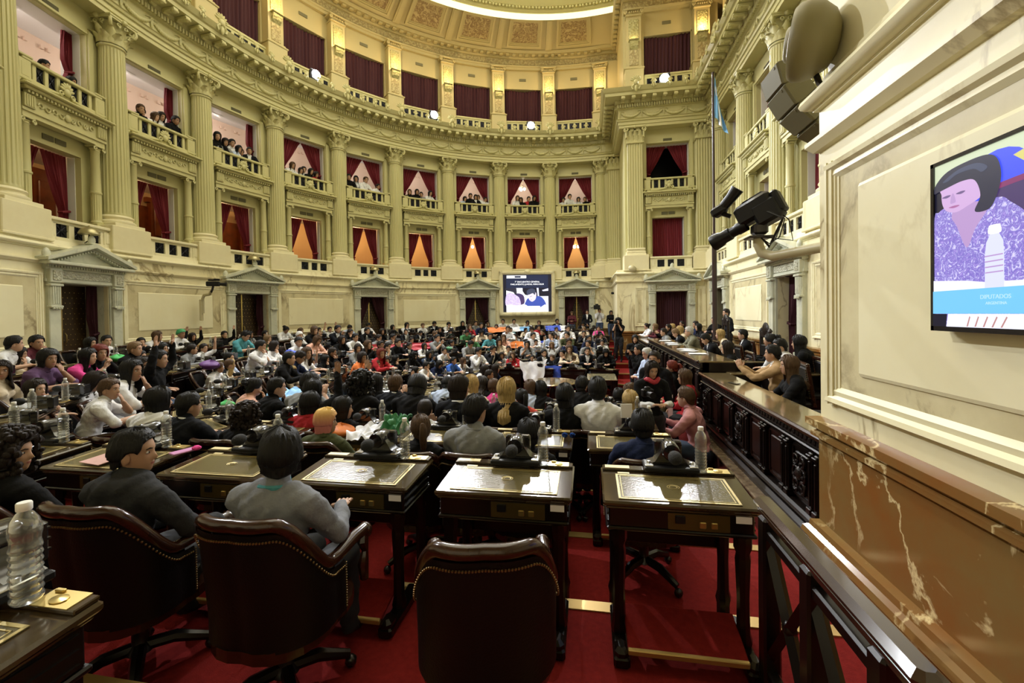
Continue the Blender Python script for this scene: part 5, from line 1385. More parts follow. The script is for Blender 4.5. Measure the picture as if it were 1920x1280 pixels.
# ---- hair, in head coordinates
def hair_mesh(style):
    b = MB(); rnd = random.Random(style)
    def cap(line, off, nu=44, nv=16, rib=.003, bump=0.0, back=None):
        def f(u, v):
            az = -pi + 2 * pi * u; zl = line(abs(az)); z = .113 - (.113 - zl) * v ** .9
            o = off * (1 - .25 * v) + rib * sin(az * 23 + 3 * sin(v * 5)) + bump * (sin(az * 9 + v * 11) * sin(v * 17 + az * 5))
            if v > .97: o *= .35
            if z < -.10:
                k = min(1, (-.10 - z) / .13); bx, by, _ = head_pt(az, -.02, o); return (bx * (1 + .22 * k), by * (1 + (1.1 * k if by < 0 else -.1 * k)), z)
            if z < -.02 and abs(az) > .9: x, y, _ = head_pt(az, -.02, o); return (x, y, z)
            x, y, zz = head_pt(az, z, o + .006); return (x, y, zz + (o * .3 if v < .3 else 0))
        b.grid(f, nu, nv, wrap=False)
    L = lambda pts: (lambda a: float(np.interp(a, [p[0] for p in pts], [p[1] for p in pts])))
    if style == 's': cap(L([(0, .068), (.5, .066), (.85, .05), (1.1, .0), (1.35, .02), (1.6, .01), (1.9, -.05), (2.4, -.075), (3.2, -.08)]), .017, bump=.003)
    elif style == 'z': cap(L([(0, .07), (.6, .065), (.9, .04), (1.2, .0), (1.6, .0), (1.9, -.04), (2.4, -.06), (3.2, -.065)]), .006, rib=.001)
    elif style == 'w': cap(L([(0, .035), (.7, .03), (1.0, .0), (1.3, -.02), (1.7, -.02), (2.0, -.07), (3.2, -.085)]), .026, bump=.004)
    elif style == 'b': cap(L([(0, .058), (.6, .05), (.98, -.0), (1.15, -.10), (3.2, -.115)]), .024, nv=20)
    elif style == 'i': cap(L([(0, .045), (.7, .03), (.95, -.05), (1.2, -.095), (3.2, -.10)]), .028, nv=20)
    elif style == 'l': cap(L([(0, .066), (.55, .06), (.95, .02), (1.12, -.20), (1.5, -.26), (3.2, -.32)]), .022, nv=28, rib=.004)
    elif style == 'h': cap(L([(0, .055), (.8, .05), (1.2, .03), (1.8, .0), (3.2, -.02)]), .022, rib=.001)
    elif style in ('u', 'p'):
        cap(L([(0, .068), (.6, .06), (1.0, .02), (1.25, -.01), (1.7, -.02), (2.0, -.06), (3.2, -.085)]), .013)
        if style == 'u':
            for _ in range(9): b.ell((rnd.uniform(-.025, .025), -.125 + rnd.uniform(-.015, .02), .065 + rnd.uniform(-.025, .025)), .032, 8, 6)
        else:
            b.tube([(0, -.10, .055), (0, -.135, .06), (0, -.155, .03), (0, -.15, -.06), (.005, -.13, -.16), (.01, -.12, -.24)], [.02, .026, .034, .034, .026, .008], 9)
    elif style == 'c':
        cap(L([(0, .06), (.6, .05), (.9, .0), (1.2, -.08), (3.2, -.11)]), .035, bump=.012)
        for _ in range(260):
            az = rnd.uniform(.9, pi) * rnd.choice((-1, 1)) if rnd.random() < .7 else rnd.uniform(-pi, pi); z = rnd.uniform(-.13, .115) if abs(az) > .9 else rnd.uniform(.07, .115); x, y, zz = head_pt(az, max(z, -.03), .045); k = rnd.uniform(.9, 1.15); b.ell((x * k, y * k, (z if z < -.03 else zz)), rnd.uniform(.014, .026), 6, 4)
    return b.mesh('hair')
HAIR = {}
def hair(style):
    if style not in HAIR: HAIR[style] = hair_mesh(style)
    return HAIR[style]
HAIRNAME = {'s': 'short %s hair', 'z': 'cropped %s hair', 'w': 'thick %s hair', 'b': 'bobbed %s hair', 'i': '%s bobbed hair', 'l': 'long %s hair', 'u': '%s hair in bun', 'p': '%s ponytail', 'c': 'curly %s hair', 'h': '%s cap'}
FEM = set('bliucp')
prnd = random.Random(5)
def person(x, y, z, rot, top, hr, key, label, group, scale=1.0, sleeve='long', trousers='trousers_dark', skin=None, hood=False, fem=None, arm=None, inner=None):
    st, hc = hr[0], hr[1]; fem = (st in FEM) if fem is None else fem
    me, HM = body(key, fem, hood, sleeve == 'long'); o = bpy.data.objects.new('person', me)
    if not me.materials:
        for nm in ('skin_md', 'cloth_white_shirt', 'cloth_white_shirt', 'trousers_dark', 'shoe', 'cloth_white_shirt', 'lip', 'eye_white', 'eye_dark'): me.materials.append(M[nm])
    col.objects.link(o); o.location = (x, y, z); o.rotation_euler = (0, 0, rot); o.scale = (scale,) * 3
    sk = M['skin_' + (skin or prnd.choice(['lt', 'md', 'md', 'lt', 'md', 'dk']))]; tm = topmat(top)
    for i, mm in ((0, sk), (1, tm), (2, (topmat(arm) if arm else tm) if sleeve == 'long' else sk), (3, M[trousers]), (5, topmat(inner) if inner else M['shirt_white'] if top in 'SJ' else tm)):
        o.material_slots[i].link = 'OBJECT'; o.material_slots[i].material = mm
    tag(o, label, 'person', group)
    h = bpy.data.objects.new('hair' if st != 'h' else 'cap', hair(st)); hm = HAIR[st]
    if not hm.materials: hm.materials.append(M['hair_black'])
    col.objects.link(h); h.parent = o; h.matrix_local = HM; h.material_slots[0].link = 'OBJECT'; h.material_slots[0].material = M['hair_' + HC[hc][0].replace(' ', '_')]
    return o
PNAME = ['outermost row', 'second row', 'third row', 'fourth row', 'fifth row', 'innermost row']
spots = {r: [] for r in range(6)}; plist = []
for ln in PEOPLE.split('\n'):
    q = ln.split(); r = int(q[0]); a = float(q[1]); h = float(q[2])
    if len(q) > 6: x, y = float(q[6]), float(q[7])
    else: x, y = rpt(ROWS[r] + CH_OFF, a)
    p0, p1 = rpt(ROWS[r] + CH_OFF, a - 1), rpt(ROWS[r] + CH_OFF, a + 1); rot = math.atan2(p1[1] - p0[1], p1[0] - p0[0]) + pi / 2 - pi / 2
    # travelling with growing angle the centre lies to the left: local +y points to it
    plist.append((r, a, h, q[3], q[4], q[5], x, y, rot)); spots[r].append((x, y, rot))
cnt = [0] * 6; prnd = random.Random(5)
for (r, a, h, top, hr, po, x, y, rot) in plist:
    cnt[r] += 1; near = y < 6.5
    if po == '0': key = prnd.choice(['0', '0', '0a', '0b', '1', '7', '2'])
    elif po == '5': key = prnd.choice(['5', '5', '5a', '5b']) if near else prnd.choice(['5', '0a', '0b'])
    elif po == '2': key = prnd.choice(['2', '2b'])
    elif po == '4': key = prnd.choice(['4', '4b'])
    else: key = po
    if near and po in '25' and x < -2.2: key = prnd.choice(['5b', '5b', '2b', '6']) if po == '5' else '2b'
    hz = POSES[key]['hd'][2] + .125; sc = max(.86, min(1.10, h / hz))
    sl = 'long' if top in 'SKNDMVFRAHYJ' or prnd.random() < .35 else 'short'
    hn = HAIRNAME[hr[0]] % HC[hr[1]][0] if hr[0] != 'h' else '%s headscarf' % HC[hr[1]][0]
    lab = 'person in %s, %s, %s from the flagpole in the %s' % (TOPS[top][0], hn, ORD[cnt[r] - 1], PNAME[r])
    person(x, y, FLR[r], rot, top, hr, key, lab, 'people seated in the ' + PNAME[r], sc, sl, prnd.choice(['trousers_dark', 'trousers_dark', 'trousers_jeans']), hood=(top == 'H'), arm='K' if (top, hr) == ('W', 'sr') else None, inner={'A': 'T'}.get(top))
# ---- chairs: one under every person, and an empty one at the other desks
cn = [0] * 6
for r in range(6):
    P, L = rowpath(ROWS[r] + CH_OFF, X0[r]); n = NSEAT[r] - 1; free = []
    for i in range(n + 1):
        x, y, rot = at_len(P, L, L[-1] * i / n)
        if r == 0 and y < 4 and x > -3.2: continue
        if r == 1 and y < 2.6 and x > -2.6: continue
        if all(math.hypot(x - q[0], y - q[1]) > .62 for q in spots[r]): free.append((x, y, rot))
    if r == 1: free.append((-.43, 1.74, R(12)))
    allc = [(x, y, rot, 1) for x, y, rot in spots[r]] + [(x, y, rot, 0) for x, y, rot in free]
    allc.sort(key=lambda c: -math.atan2(c[1] - CYC, -(c[0] - CX - 6)))
    for (x, y, rot, occ) in allc:
        cn[r] += 1
        put(CHR, (x, y, FLR[r]), rot + (0 if occ or (r == 1 and y < 2.5) else prnd.uniform(-.25, .25)), '%s leather swivel chair, %s from the flagpole in the %s' % ('occupied' if occ else 'empty', ORD[cn[r] - 1], PNAME[r]), 'chairs of the ' + PNAME[r])
# ---- spectators in the upper galleries
gn = {}
gtops = 'KWBKWRWKGWKWSWKW'; ghair = ['sk', 'lk', 'ld', 'sd', 'lk', 'bd', 'sk', 'ln', 'sn']
for i, ln in enumerate(GALLERY.split('\n')):
    k, lx, zh = ln.split(); k = int(k); lx = float(lx); zh = float(zh); gn[k] = gn.get(k, 0) + 1
    b_ = [q for q in BAYS if q[0] == k][0]; rz = b_[3]; yy = .36 + .05 * (i % 2); x = b_[1] + lx * cos(rz) - yy * sin(rz); y = b_[2] + lx * sin(rz) + yy * cos(rz)
    tp = gtops[(i * 5) % 16]; hr = ghair[(i * 4) % 9]; sc = max(.86, min(1.12, (zh - 4.185) / 1.70))
    hn = HAIRNAME[hr[0]] % HC[hr[1]][0]
    person(x, y, 4.185, rz + pi + prnd.uniform(-.5, .5), tp, hr, 'b0', ('person in %s, %s, %s at rail, %s' % (TOPS[tp][0], hn, ORD[gn[k] - 1], bn(k))).replace('light blue', 'blue').replace('light brown', 'brown'), 'spectators in the upper galleries', sc)
# ---- people on the dais and in its aisle (x, y, head height, heading, ...)
def at(x, y, zhead, rot, top, hr, key, label, floor=None, **kw):
    hz = POSES[key]['hd'][2] + .125
    if floor is None: sc = kw.pop('sc', .96); z = zhead - hz * sc
    else: z = floor; sc = (zhead - floor) / hz
    return person(x, y, z, rot, top, hr, key, label, 'people on the dais' if x > 1.9 else 'people in the dais aisle', sc, **kw)
W90 = R(90)
at(2.42, 5.85, -.58, R(80), 'K', 'ln', '5', 'person with long brown hair in black top and yellow skirt at the dais', trousers='skirt_yellow', sleeve='short')
at(2.50, 6.55, -.50, R(70), 'J', 'sk', '8', 'person in tan jacket holding up a phone on the dais')
at(3.05, 7.25, -.46, R(80), 'W', 'sk', '2', 'person in white shirt leaning forward, hand at face, on the dais', sleeve='long', trousers='trousers_dark')
at(3.2, 8.0, -.42, R(60), 'K', 'uk', '0', 'person in black with hair tied back, behind the white-shirted man on dais')
at(3.45, 7.55, -.43, R(60), 'K', 'lk', '0', 'person in black with long dark hair by the dais door')
at(2.38, 8.15, -.55, R(75), 'K', 'ld', '5', 'person with long dark hair and black cardigan over pale top at rostrum end')
at(2.62, 9.7, -.49, R(85), 'S', 'sk', '1', 'person in dark suit with short black hair writing at the rostrum')
at(2.55, 11.1, -.40, R(88), 'Y', 'sg', '0', 'elderly person with grey hair in grey-green jacket at the rostrum', skin='lt')
at(2.55, 12.55, -.50, R(85), 'S', 'st', '1', 'person in dark suit with fair hair reading at the rostrum', skin='lt')
at(2.35, 13.5, -.52, R(95), 'G', 'sd', '0', 'person in grey suit at the far end of the rostrum')
at(2.75, 13.2, -.45, R(90), 'C', 'ly', '0', 'person with long blond hair beside the grey-suited man at the rostrum', skin='lt')
at(3.0, 15.9, -.46, R(120), 'K', 'ly', '0', 'person with long blond hair in black at the far dais desk', skin='lt')
at(2.65, 15.4, -.46, R(100), 'K', 'sd', '8', 'person in black raising a pink phone at the far dais desk')
at(3.4, 16.2, -.36, R(110), 'K', 'zd', '0', 'person in black with cropped hair at the far dais desk')
at(3.5, 15.3, -.36, R(100), 'N', 'sd', '5', 'person in navy top at the far dais desk')
at(3.4, 14.5, -.42, R(95), 'K', 'lk', '5', 'person in black with long hair near the flagpole foot')
at(4.0, 15.0, -.22, R(120), 'K', 'zk', '9', 'bearded person in black standing back by the flagpole')
at(4.2, 14.3, .03, R(100), 'S', 'sd', 't0', 'person in dark suit standing beside the presidential chair', floor=-1.74)
at(3.25, 11.05, -.47, R(80), 'C', 'ly', '0', 'person with long blond hair seated behind the rostrum', skin='lt')
at(3.35, 10.35, -.44, R(80), 'S', 'sk', '9', 'bearded person in dark suit with folded arms behind the rostrum')
at(2.3, 17.0, -.46, R(100), 'W', 'ud', '0', 'person with hair in bun at the dais desk by the end wall')
at(2.55, 16.6, -.47, R(100), 'M', 'lt', '0', 'person in maroon leaning at the dais desk by the end wall')
# aisle
X_ = 1.25
at(1.45, 6.22, -1.06, R(66), 'X', 'sn', 'k0', 'person in pink checked shirt crouching with papers beside the dais', skin='lt', trousers='trousers_jeans', floor=floor_at(1.45, 6.22))
at(.82, 6.1, -.68, R(195), 'K', 'ld', 't2', 'photographer in white sleeves and red scarf holding a camera in the aisle', arm='W', floor=floor_at(.82, 6.1))
at(1.05, 7.3, -.65, R(150), 'K', 'sd', 't1', 'person in charcoal shirt and olive trousers standing behind the photographer', floor=floor_at(1.05, 7.3), trousers='trousers_olive')
at(1.20, 9.2, -.74, R(110), 'B', 'zg', 't2', 'bald person in light blue shirt bending over in the aisle', floor=floor_at(1.2, 9.2), skin='lt')
at(1.15, 10.3, -.76, R(100), 'K', 'sk', 't3', 'bearded photographer in black raising a camera in the aisle', floor=floor_at(1.15, 10.3))
at(1.38, 13.6, -.72, R(170), 'K', 'bk', 't0', 'person in black standing beside the far rostrum corner', floor=floor_at(1.38, 13.6))
at(1.42, 7.75, -.85, R(70), 'K', 'pr', 't1', 'person with red ponytail and black jacket standing against the dais', floor=floor_at(1.42, 7.75))
at(1.42, 6.95, -.90, R(80), 'R', 'ln', '5', 'person with long brown hair in red top seated against the dais')
at(1.15, 17.5, -.27, R(160), 'K', 'ck', 't3', 'photographer in dark shirt at tripod on the far aisle steps', floor=floor_at(1.15, 17.5), sleeve='short')
at(1.02, 20.75, .05, R(185), 'K', 'ld', 't2', 'person in black jacket standing by tripod at top of far aisle', floor=floor_at(1.02, 20.75), trousers='trousers_jeans')
at(.50, 20.95, .16, R(180), 'W', 'sk', 't3', 'camera operator in white shirt with shoulder camera by far wall', floor=floor_at(.5, 20.95), trousers='trousers_jeans')
at(-.08, 20.9, .10, R(180), 'S', 'sd', 't0', 'person in dark suit with clasped hands standing by far door', floor=floor_at(-.08, 20.9))
at(-.80, 20.95, .04, R(180), 'M', 'ln', 't2', 'person in brown sweater standing in far doorway', floor=floor_at(-.8, 20.95), trousers='trousers_jeans')
# =================================================================== dais
DZ = -1.75
tag(MB().b2(1.86, 5.0, 3.2, 18.55, -2.6, DZ).build('floor_dais', 'carpet'), kind='structure')
def cabinet_front(t, x, y0, y1, zt, face=-1):
    """carved wooden front running along y: pilaster strips, plain panels and carved cartouche panels"""
    b = MB(); b.b2(x + .02, x + .12, y0, y1, -2.05, zt - .03); b.b2(x - .03, x + .12, y0, y1, zt - .62 - .22, zt - .62 - .16); b.cbox((x + .0, (y0 + y1) / 2, zt - .70), (.14, y1 - y0, .07), .02); b.cbox((x + .0, (y0 + y1) / 2, zt - .82), (.20, y1 - y0, .16), .03)
    b.cbox((x + .01, (y0 + y1) / 2, zt - .135), (.10, y1 - y0, .03), .01); b.build('carcass', 'wood', t)
    b = MB(); b.b2(x - .015, x + .05, y0, y1, zt - .115, zt - .035); 
    n = int((y1 - y0) / .07)
    for i in range(n): b.ell((x - .015, y0 + (i + .5) * (y1 - y0) / n, zt - .075), (.012, .028, .028), 6, 5)
    b.build('carved_frieze', 'wood_carved', t)
    n = max(1, round((y1 - y0) / .52)); w_ = (y1 - y0) / n
    for i in range(n + 1):
        y = y0 + i * w_
        for s in (-1, 1):
            yy = y + s * .045
            if not (y0 <= yy <= y1): continue
            b = MB(); b.cbox((x - .012, yy, zt - .41), (.06, .055, .50), .008); b.cbox((x - .02, yy, zt - .19), (.08, .07, .03), .006); b.cbox((x - .02, yy, zt - .63), (.08, .07, .05), .006); b.cbox((x - .045, yy, zt - .41), (.012, .025, .36), .004); b.build('pilaster_strip', 'wood', t)
        if i < n:
            yc = y + w_ / 2; hw = w_ / 2 - .09; carved = i % 3 == 1
            b = MB(); b.cbox((x + .015, yc, zt - .40), (.03, hw * 2, .46), .008)
            for (a, c, d, e) in ((yc - hw, yc - hw + .02, zt - .62, zt - .18), (yc + hw - .02, yc + hw, zt - .62, zt - .18), (yc - hw, yc + hw, zt - .62, zt - .60), (yc - hw, yc + hw, zt - .20, zt - .18)): b.b2(x - .015, x + .01, a, c, d, e)
            b.cbox((x - .005, yc, zt - .40), (.025, hw * 1.4, .33), .01); o = b.build('panel', 'wood_panel' if not carved else 'wood', t)
            if carved:
                b = MB(); rn = random.Random(i)
                for s in (-1, 1):
                    for (z_, r_) in ((.0, .06), (-.10, .05), (.11, .045)):
                        pts = [(x - .03, yc + s * (.05 + r_ * cos(a) * (1 - a / 8)), zt - .40 + z_ + r_ * sin(a) * (1 - a / 8)) for a in np.linspace(-1.5, 5.2, 10)]; b.tube(pts, [.014 - .0008 * q for q in range(10)], 6)
                b.ell((x - .03, yc, zt - .40), (.03, .045, .06), 8, 6)
                for _ in range(14): b.ell((x - .028, yc + rn.uniform(-.1, .1), zt - .40 + rn.uniform(-.16, .16)), (.014, .02, .02), 6, 4)
                b.build('carving', 'wood_carved', o)
mat('wood_panel', (0.018, 0.006, 0.004), .28, spec=.3, coat=.15, noise=(8, (.010, .004, .003), .25)); mat('table_top', (0.20, 0.15, 0.07), .06, coat=1.0, noise=(5, (.13, .09, .04), .2))
def dais_desk(nm, lab, x0, x1, y0, y1, zt, front=True, m='table_top'):
    t = thing('dais_desk', lab, 'desk', group='dais desks')
    b = MB(); b.cbox(((x0 + x1) / 2, (y0 + y1) / 2, zt - .015), (x1 - x0, y1 - y0, .03), .008); b.build('desktop', m, t)
    b = MB(); b.cbox((x0 + .015, (y0 + y1) / 2, zt - .012), (.05, y1 - y0 + .01, .05), .015); b.build('edge_rail', 'wood_rail', t)
    if front: cabinet_front(t, x0 + .06, y0, y1, zt)
    for y in (y0 + .02, y1 - .02): 
        b = MB(); b.b2(x0 + .08, x1 - .03, y - .02, y + .02, DZ, zt - .03); b.build('end_panel', 'wood', t)
    return t
dais_desk('a', 'long carved dark dais desk with glass-smooth top running beside the marble pier', 1.70, 2.14, 3.25, 7.25, -.985)
dais_desk('b', 'raised central rostrum desk with papers, in front of the flagpole', 1.72, 2.34, 7.42, 13.5, -.82)
dais_desk('c', 'long carved dark dais desk at the end near the end wall', 1.74, 2.14, 13.65, 17.4, -.985)
t = thing('dais_cross_desk', 'dark desk reaching back from the dais front towards the wall', 'desk', group='dais desks')
for (y, zt, x0, x1) in ((7.30, -.985, 2.15, 4.4), (7.95, -.87, 2.36, 4.3)):
    b = MB(); b.cbox(((x0 + x1) / 2, y, zt - .015), (x1 - x0, .22, .03), .008); b.build('desktop', 'table_top', t); b = MB(); b.b2(x0, x1, y - .06, y - .03, DZ, zt - .03); b.build('front_board', 'wood', t)
t = thing('dais_desk', 'short dark desk under the white-shirted man on the dais', 'desk', group='dais desks')
b = MB(); b.cbox((2.78, 6.95, -1.0), (.42, .9, .03), .008); b.build('desktop', 'table_top', t); b = MB(); b.b2(2.60, 2.63, 6.5, 7.4, DZ, -1.02); b.b2(2.6, 2.97, 6.50, 6.53, DZ, -1.02); b.build('front_board', 'wood', t)
b = MB(); b.b2(1.60, 1.86, 3.2, 17.5, -2.6, -1.83); tag(b.build('trim_50', 'red_granite'), kind='structure'); b = MB(); b.cbox((1.70, 10.35, -1.815), (.30, 14.3, .035), .01); tag(b.build('trim_51', 'ledge_stone'), kind='structure')
# ---- leather chairs without arms on the dais
def make_dchair():
    t = thing('dais_chair', 'x', 'chair'); b = MB(); b.M = Matrix.Translation((0, -.22, .50)) @ Matrix.Rotation(R(-8), 4, 'X')
    b.cbox((-.23, 0, .22), (.045, .045, .56), .01); b.cbox((.23, 0, .22), (.045, .045, .56), .01); b.cbox((0, 0, .50), (.50, .05, .055), .015); b.cbox((0, 0, .0), (.46, .04, .05), .01); b.build('back_frame', 'wood_rail', t)
    b = MB(); b.M = Matrix.Translation((0, -.22, .50)) @ Matrix.Rotation(R(-8), 4, 'X'); b.cbox((0, 0, .25), (.40, .05, .42), .02); b.build('backrest', 'leather', t)
    n = MB(); n.M = Matrix.Translation((0, -.22, .50)) @ Matrix.Rotation(R(-8), 4, 'X')
    for s in (-1, 1):
        for i in range(14): n.ell((s * .19, -.027, .06 + i * .029), .007, 5, 3); n.ell((s * .19, .027, .06 + i * .029), .007, 5, 3)
    for i in range(14): n.ell((-.18 + i * .028, -.027, .06), .007, 5, 3); n.ell((-.18 + i * .028, -.027, .44), .007, 5, 3)
    o = n.build('nailheads', 'nail', t); o['kind'] = 'stuff'
    b = MB(); b.cbox((0, .02, .455), (.48, .46, .08), .02); b.build('seat', 'leather', t)
    for s in (-1, 1):
        for y in (-.2, .22): b = MB(); b.tube([(s * .2, y, 0), (s * .2, y, .2), (s * .2, y, .42)], [.018, .022, .026], 8); b.build('leg', 'wood_rail', t)
    return t
DCH = proto(make_dchair()); j = 0
for (x, y, rz) in ((2.62, 5.0, 95), (2.72, 4.42, 88), (2.70, 5.72, 85), (3.5, 6.2, 100), (2.75, 6.60, 80), (3.25, 7.2, 85), (2.6, 8.15, 85), (2.9, 9.7, 88), (2.85, 11.1, 88), (2.8, 12.55, 88), (2.6, 13.5, 88), (3.6, 11.05, 88)):
    put(DCH, (x, y, DZ), R(rz), 'dark leather dais chair with brass nails, %s from the pier' % ORD[j], 'leather chairs on the dais'); j += 1
drop(DCH)
def throne(lab, x, y, h, rz):
    t = thing('presidential_chair', lab, 'chair', (x, y, DZ), R(rz)); b = MB(); 
    for s in (-1, 1): b.cbox((s * .31, -.25, h / 2), (.07, .07, h), .015); b.lathe([(.001, .10), (.04, .06), (.05, .02), (.03, 0)], 10, (s * .31, -.25, h))
    b.cbox((0, -.25, h - .05), (.62, .06, .14), .02); b.ell((0, -.25, h + .06), (.20, .05, .16)); 
    for q in range(10): b.ell((-.24 + q * .053, -.28, h - .04 + .10 * sin(pi * q / 9)), .035, 7, 5)
    b.build('back_frame', 'wood_carved', t); b = MB(); b.cbox((0, -.25, .85), (.52, .07, h - 1.0), .02); b.build('backrest', 'leather', t); b = MB(); b.cbox((0, .02, .45), (.62, .56, .12), .03); b.build('seat', 'leather', t)
    for s in (-1, 1): b = MB(); b.cbox((s * .31, .02, .70), (.07, .52, .05), .015); b.tube([(s * .31, .24, 0), (s * .31, .24, .35), (s * .31, .26, .68)], [.03, .035, .025], 8); b.build('armrest', 'wood_carved', t)
throne('tall dark carved chair with crested back behind the rostrum, by the flagpole', 3.62, 13.35, 1.42, 85); throne('dark carved chair with crested back under the bearded man', 3.55, 10.3, 1.25, 85)
# ---- hand rail beside the pier
mat('wood_gloss', (.030, .013, .008), .14, coat=.8)
t = thing('stair_rail', 'dark wooden stair rail with crossed braces beside the marble pier', 'railing'); RX = .80
b = MB(); b.cbox((RX, 1.70, -.905), (.085, 1.06, .05), .02); b.cbox((RX, 1.70, -.945), (.05, 1.04, .04), .01); b.build('handrail', 'wood_gloss', t)
for y in (2.14, 1.74, 1.34):
    b = MB(); b.cbox((RX, y, -1.36), (.075, .075, .82), .01); b.build('post', 'wood', t)
for (y0, y1) in ((2.14, 1.74), (1.74, 1.34)):
    b = MB(); b.tube([(RX, y0, -1.04), (RX, y1, -1.60)], .026, 4); b.tube([(RX, y0, -1.60), (RX, y1, -1.04)], .026, 4); b.ell((RX, (y0 + y1) / 2, -1.32), (.03, .035, .035), 8, 6); b.build('cross_brace', 'wood', t)
for z in (-1.02, -1.66): b = MB(); b.cbox((RX, 1.74, z), (.05, .82, .05), .008); b.build('rail_bar', 'wood', t)
# ---- television on the pier
def emat(name, c, e=1.0, noise=None):
    m = bpy.data.materials.new(name); m.use_nodes = True; nt = m.node_tree; b = nt.nodes['Principled BSDF']; b.inputs['Base Color'].default_value = (0, 0, 0, 1); b.inputs['Roughness'].default_value = .3
    b.inputs['Emission Color'].default_value = (*c, 1); b.inputs['Emission Strength'].default_value = e
    if noise:
        tc = nt.nodes.new('ShaderNodeTexCoord'); v = nt.nodes.new('ShaderNodeTexVoronoi'); v.inputs['Scale'].default_value = noise[0]; v.inputs['Randomness'].default_value = 1; r = nt.nodes.new('ShaderNodeValToRGB'); r.color_ramp.interpolation = 'LINEAR'; els = r.color_ramp.elements
        while len(els) < len(noise[1]): els.new(.5)
        for i, cc in enumerate(noise[1]): els[i].position = i / (len(noise[1]) - 1); els[i].color = (*cc, 1)
        d = nt.nodes.new('ShaderNodeTexNoise'); d.inputs['Scale'].default_value = noise[0] * .7; d.inputs['Detail'].default_value = 5; d.inputs['Distortion'].default_value = 3
        nt.links.new(tc.outputs['Object'], d.inputs['Vector']); nt.links.new(d.outputs['Fac'], r.inputs['Fac']); nt.links.new(r.outputs['Color'], b.inputs['Emission Color'])
    MATS[name] = m; return m
emat('px_skin', (.55, .36, .62)); emat('px_skin2', (.42, .27, .52)); emat('px_hair', (.022, .022, .045)); emat('px_hair2', (.05, .06, .11)); emat('px_blue', (.05, .08, .85)); emat('px_pale', (.55, .62, .42)); emat('px_chair', (.06, .035, .12)); emat('px_chair_rim', (.20, .03, .12))
emat('px_banner', (.16, .50, .86)); emat('px_banner_text', (.42, .66, .92)); emat('px_white', (.78, .80, 1.0)); emat('px_black', (.006, .006, .02)); emat('px_cloth', (.3, .3, .7), 1, (42, [(.10, .08, .36), (.62, .60, .92), (.35, .26, .66), (.16, .12, .48), (.66, .62, .95), (.45, .22, .50), (.12, .10, .40)])); emat('px_bottle', (.62, .64, .95)); emat('px_lip', (.35, .12, .30)); emat('px_eye', (.14, .09, .22)); emat('px_yellow', (.60, .55, .16)); emat('px_sky', (.25, .45, .85)); emat('px_orange', (.45, .22, .20)); emat('px_table', (.95, .95, 1.0), 1.3); emat('px_navy', (.012, .02, .06)); emat('px_tee', (.05, .09, .42)); emat('px_face', (.85, .72, .95)); emat('px_glow', (1, 1, 1), 1.4)
def flat(parent, name, m, pts, h, fr):
    """flat shape on a screen: pts in picture units, h its height off the glass"""
    b = MB(); n = len(pts); b.add([fr(a, c, h) for a, c in pts], [tuple(range(n))], 0); return b.build(name, m, parent)
def ellp(cx, cy, rx, ry, n=20, a0=0, a1=2 * pi): return [(cx + rx * cos(a0 + (a1 - a0) * i / n), cy + ry * sin(a0 + (a1 - a0) * i / n)) for i in range(n)]
TVX, TVY1, TVZ0, TVZ1 = 1.615, 2.385, -.112, .672; TVW = 1.36; TVH = TVZ1 - TVZ0
t = thing('television', 'wide wall television showing a woman in floral blouse, on the marble pier', 'television')
b = MB(); b.cbox((TVX + .025, TVY1 - TVW / 2, (TVZ0 + TVZ1) / 2), (.05, TVW, TVH), .006); b.b2(TVX + .04, 1.70, TVY1 - TVW / 2 - .25, TVY1 - TVW / 2 + .25, .1, .45)
for (a, c, d, e) in ((TVY1 - .018, TVY1, TVZ0, TVZ1), (TVY1 - TVW, TVY1 - TVW + .018, TVZ0, TVZ1), (TVY1 - TVW, TVY1, TVZ0, TVZ0 + .022), (TVY1 - TVW, TVY1, TVZ1 - .018, TVZ1)): b.b2(TVX - .008, TVX, a, c, d, e)
b.build('housing', 'black_gloss', t)
SW, SH = TVW - .036, TVH - .04
fr = lambda a, c, h: (TVX - .0005 - h, TVY1 - .018 - a * SW, TVZ0 + .022 + c * SH)
sc_ = flat(t, 'screen', 'px_cloth', [(0, 0), (1, 0), (1, 1), (0, 1)], .0, fr); k = [0]
def curve(pts, n=5):
    out = []; N = len(pts)
    for i in range(N):
        p0, p1, p2, p3 = pts[i - 1], pts[i], pts[(i + 1) % N], pts[(i + 2) % N]
        for j in range(n):
            t_ = j / n; out.append(tuple(.5 * (2 * p1[c] + (p2[c] - p0[c]) * t_ + (2 * p0[c] - 5 * p1[c] + 4 * p2[c] - p3[c]) * t_ ** 2 + (3 * p1[c] - p0[c] - 3 * p2[c] + p3[c]) * t_ ** 3) for c in (0, 1)))
    return out
ROUND = ('blouse', 'face', 'hair', 'shine', 'neck', 'lips', 'eye', 'nose', 'tee', 'cap', 'brow')
def S(nm, m, pts):
    k[0] += 1
    if any(w_ in nm for w_ in ROUND): pts = [(max(0, min(1, x)), max(0, min(1, y))) for x, y in curve(pts)]
    return flat(sc_, nm, m, pts, .0004 * k[0], fr)
S('picture_background', 'px_pale', [(0, .62), (1, .62), (1, 1), (0, 1)]); S('picture_background', 'px_black', [(0, .55), (.10, .55), (.10, .80), (0, .85)]); S('picture_sky', 'px_sky', [(.42, .80), (1, .78), (1, 1), (.50, 1)]); S('picture_shape', 'px_blue', ellp(.24, .80, .115, .16)); S('picture_star', 'px_yellow', [(.36, .98), (.40, .90), (.46, .90), (.42, .84), (.46, .76), (.38, .80), (.33, .74), (.33, .84), (.29, .90), (.34, .92)])
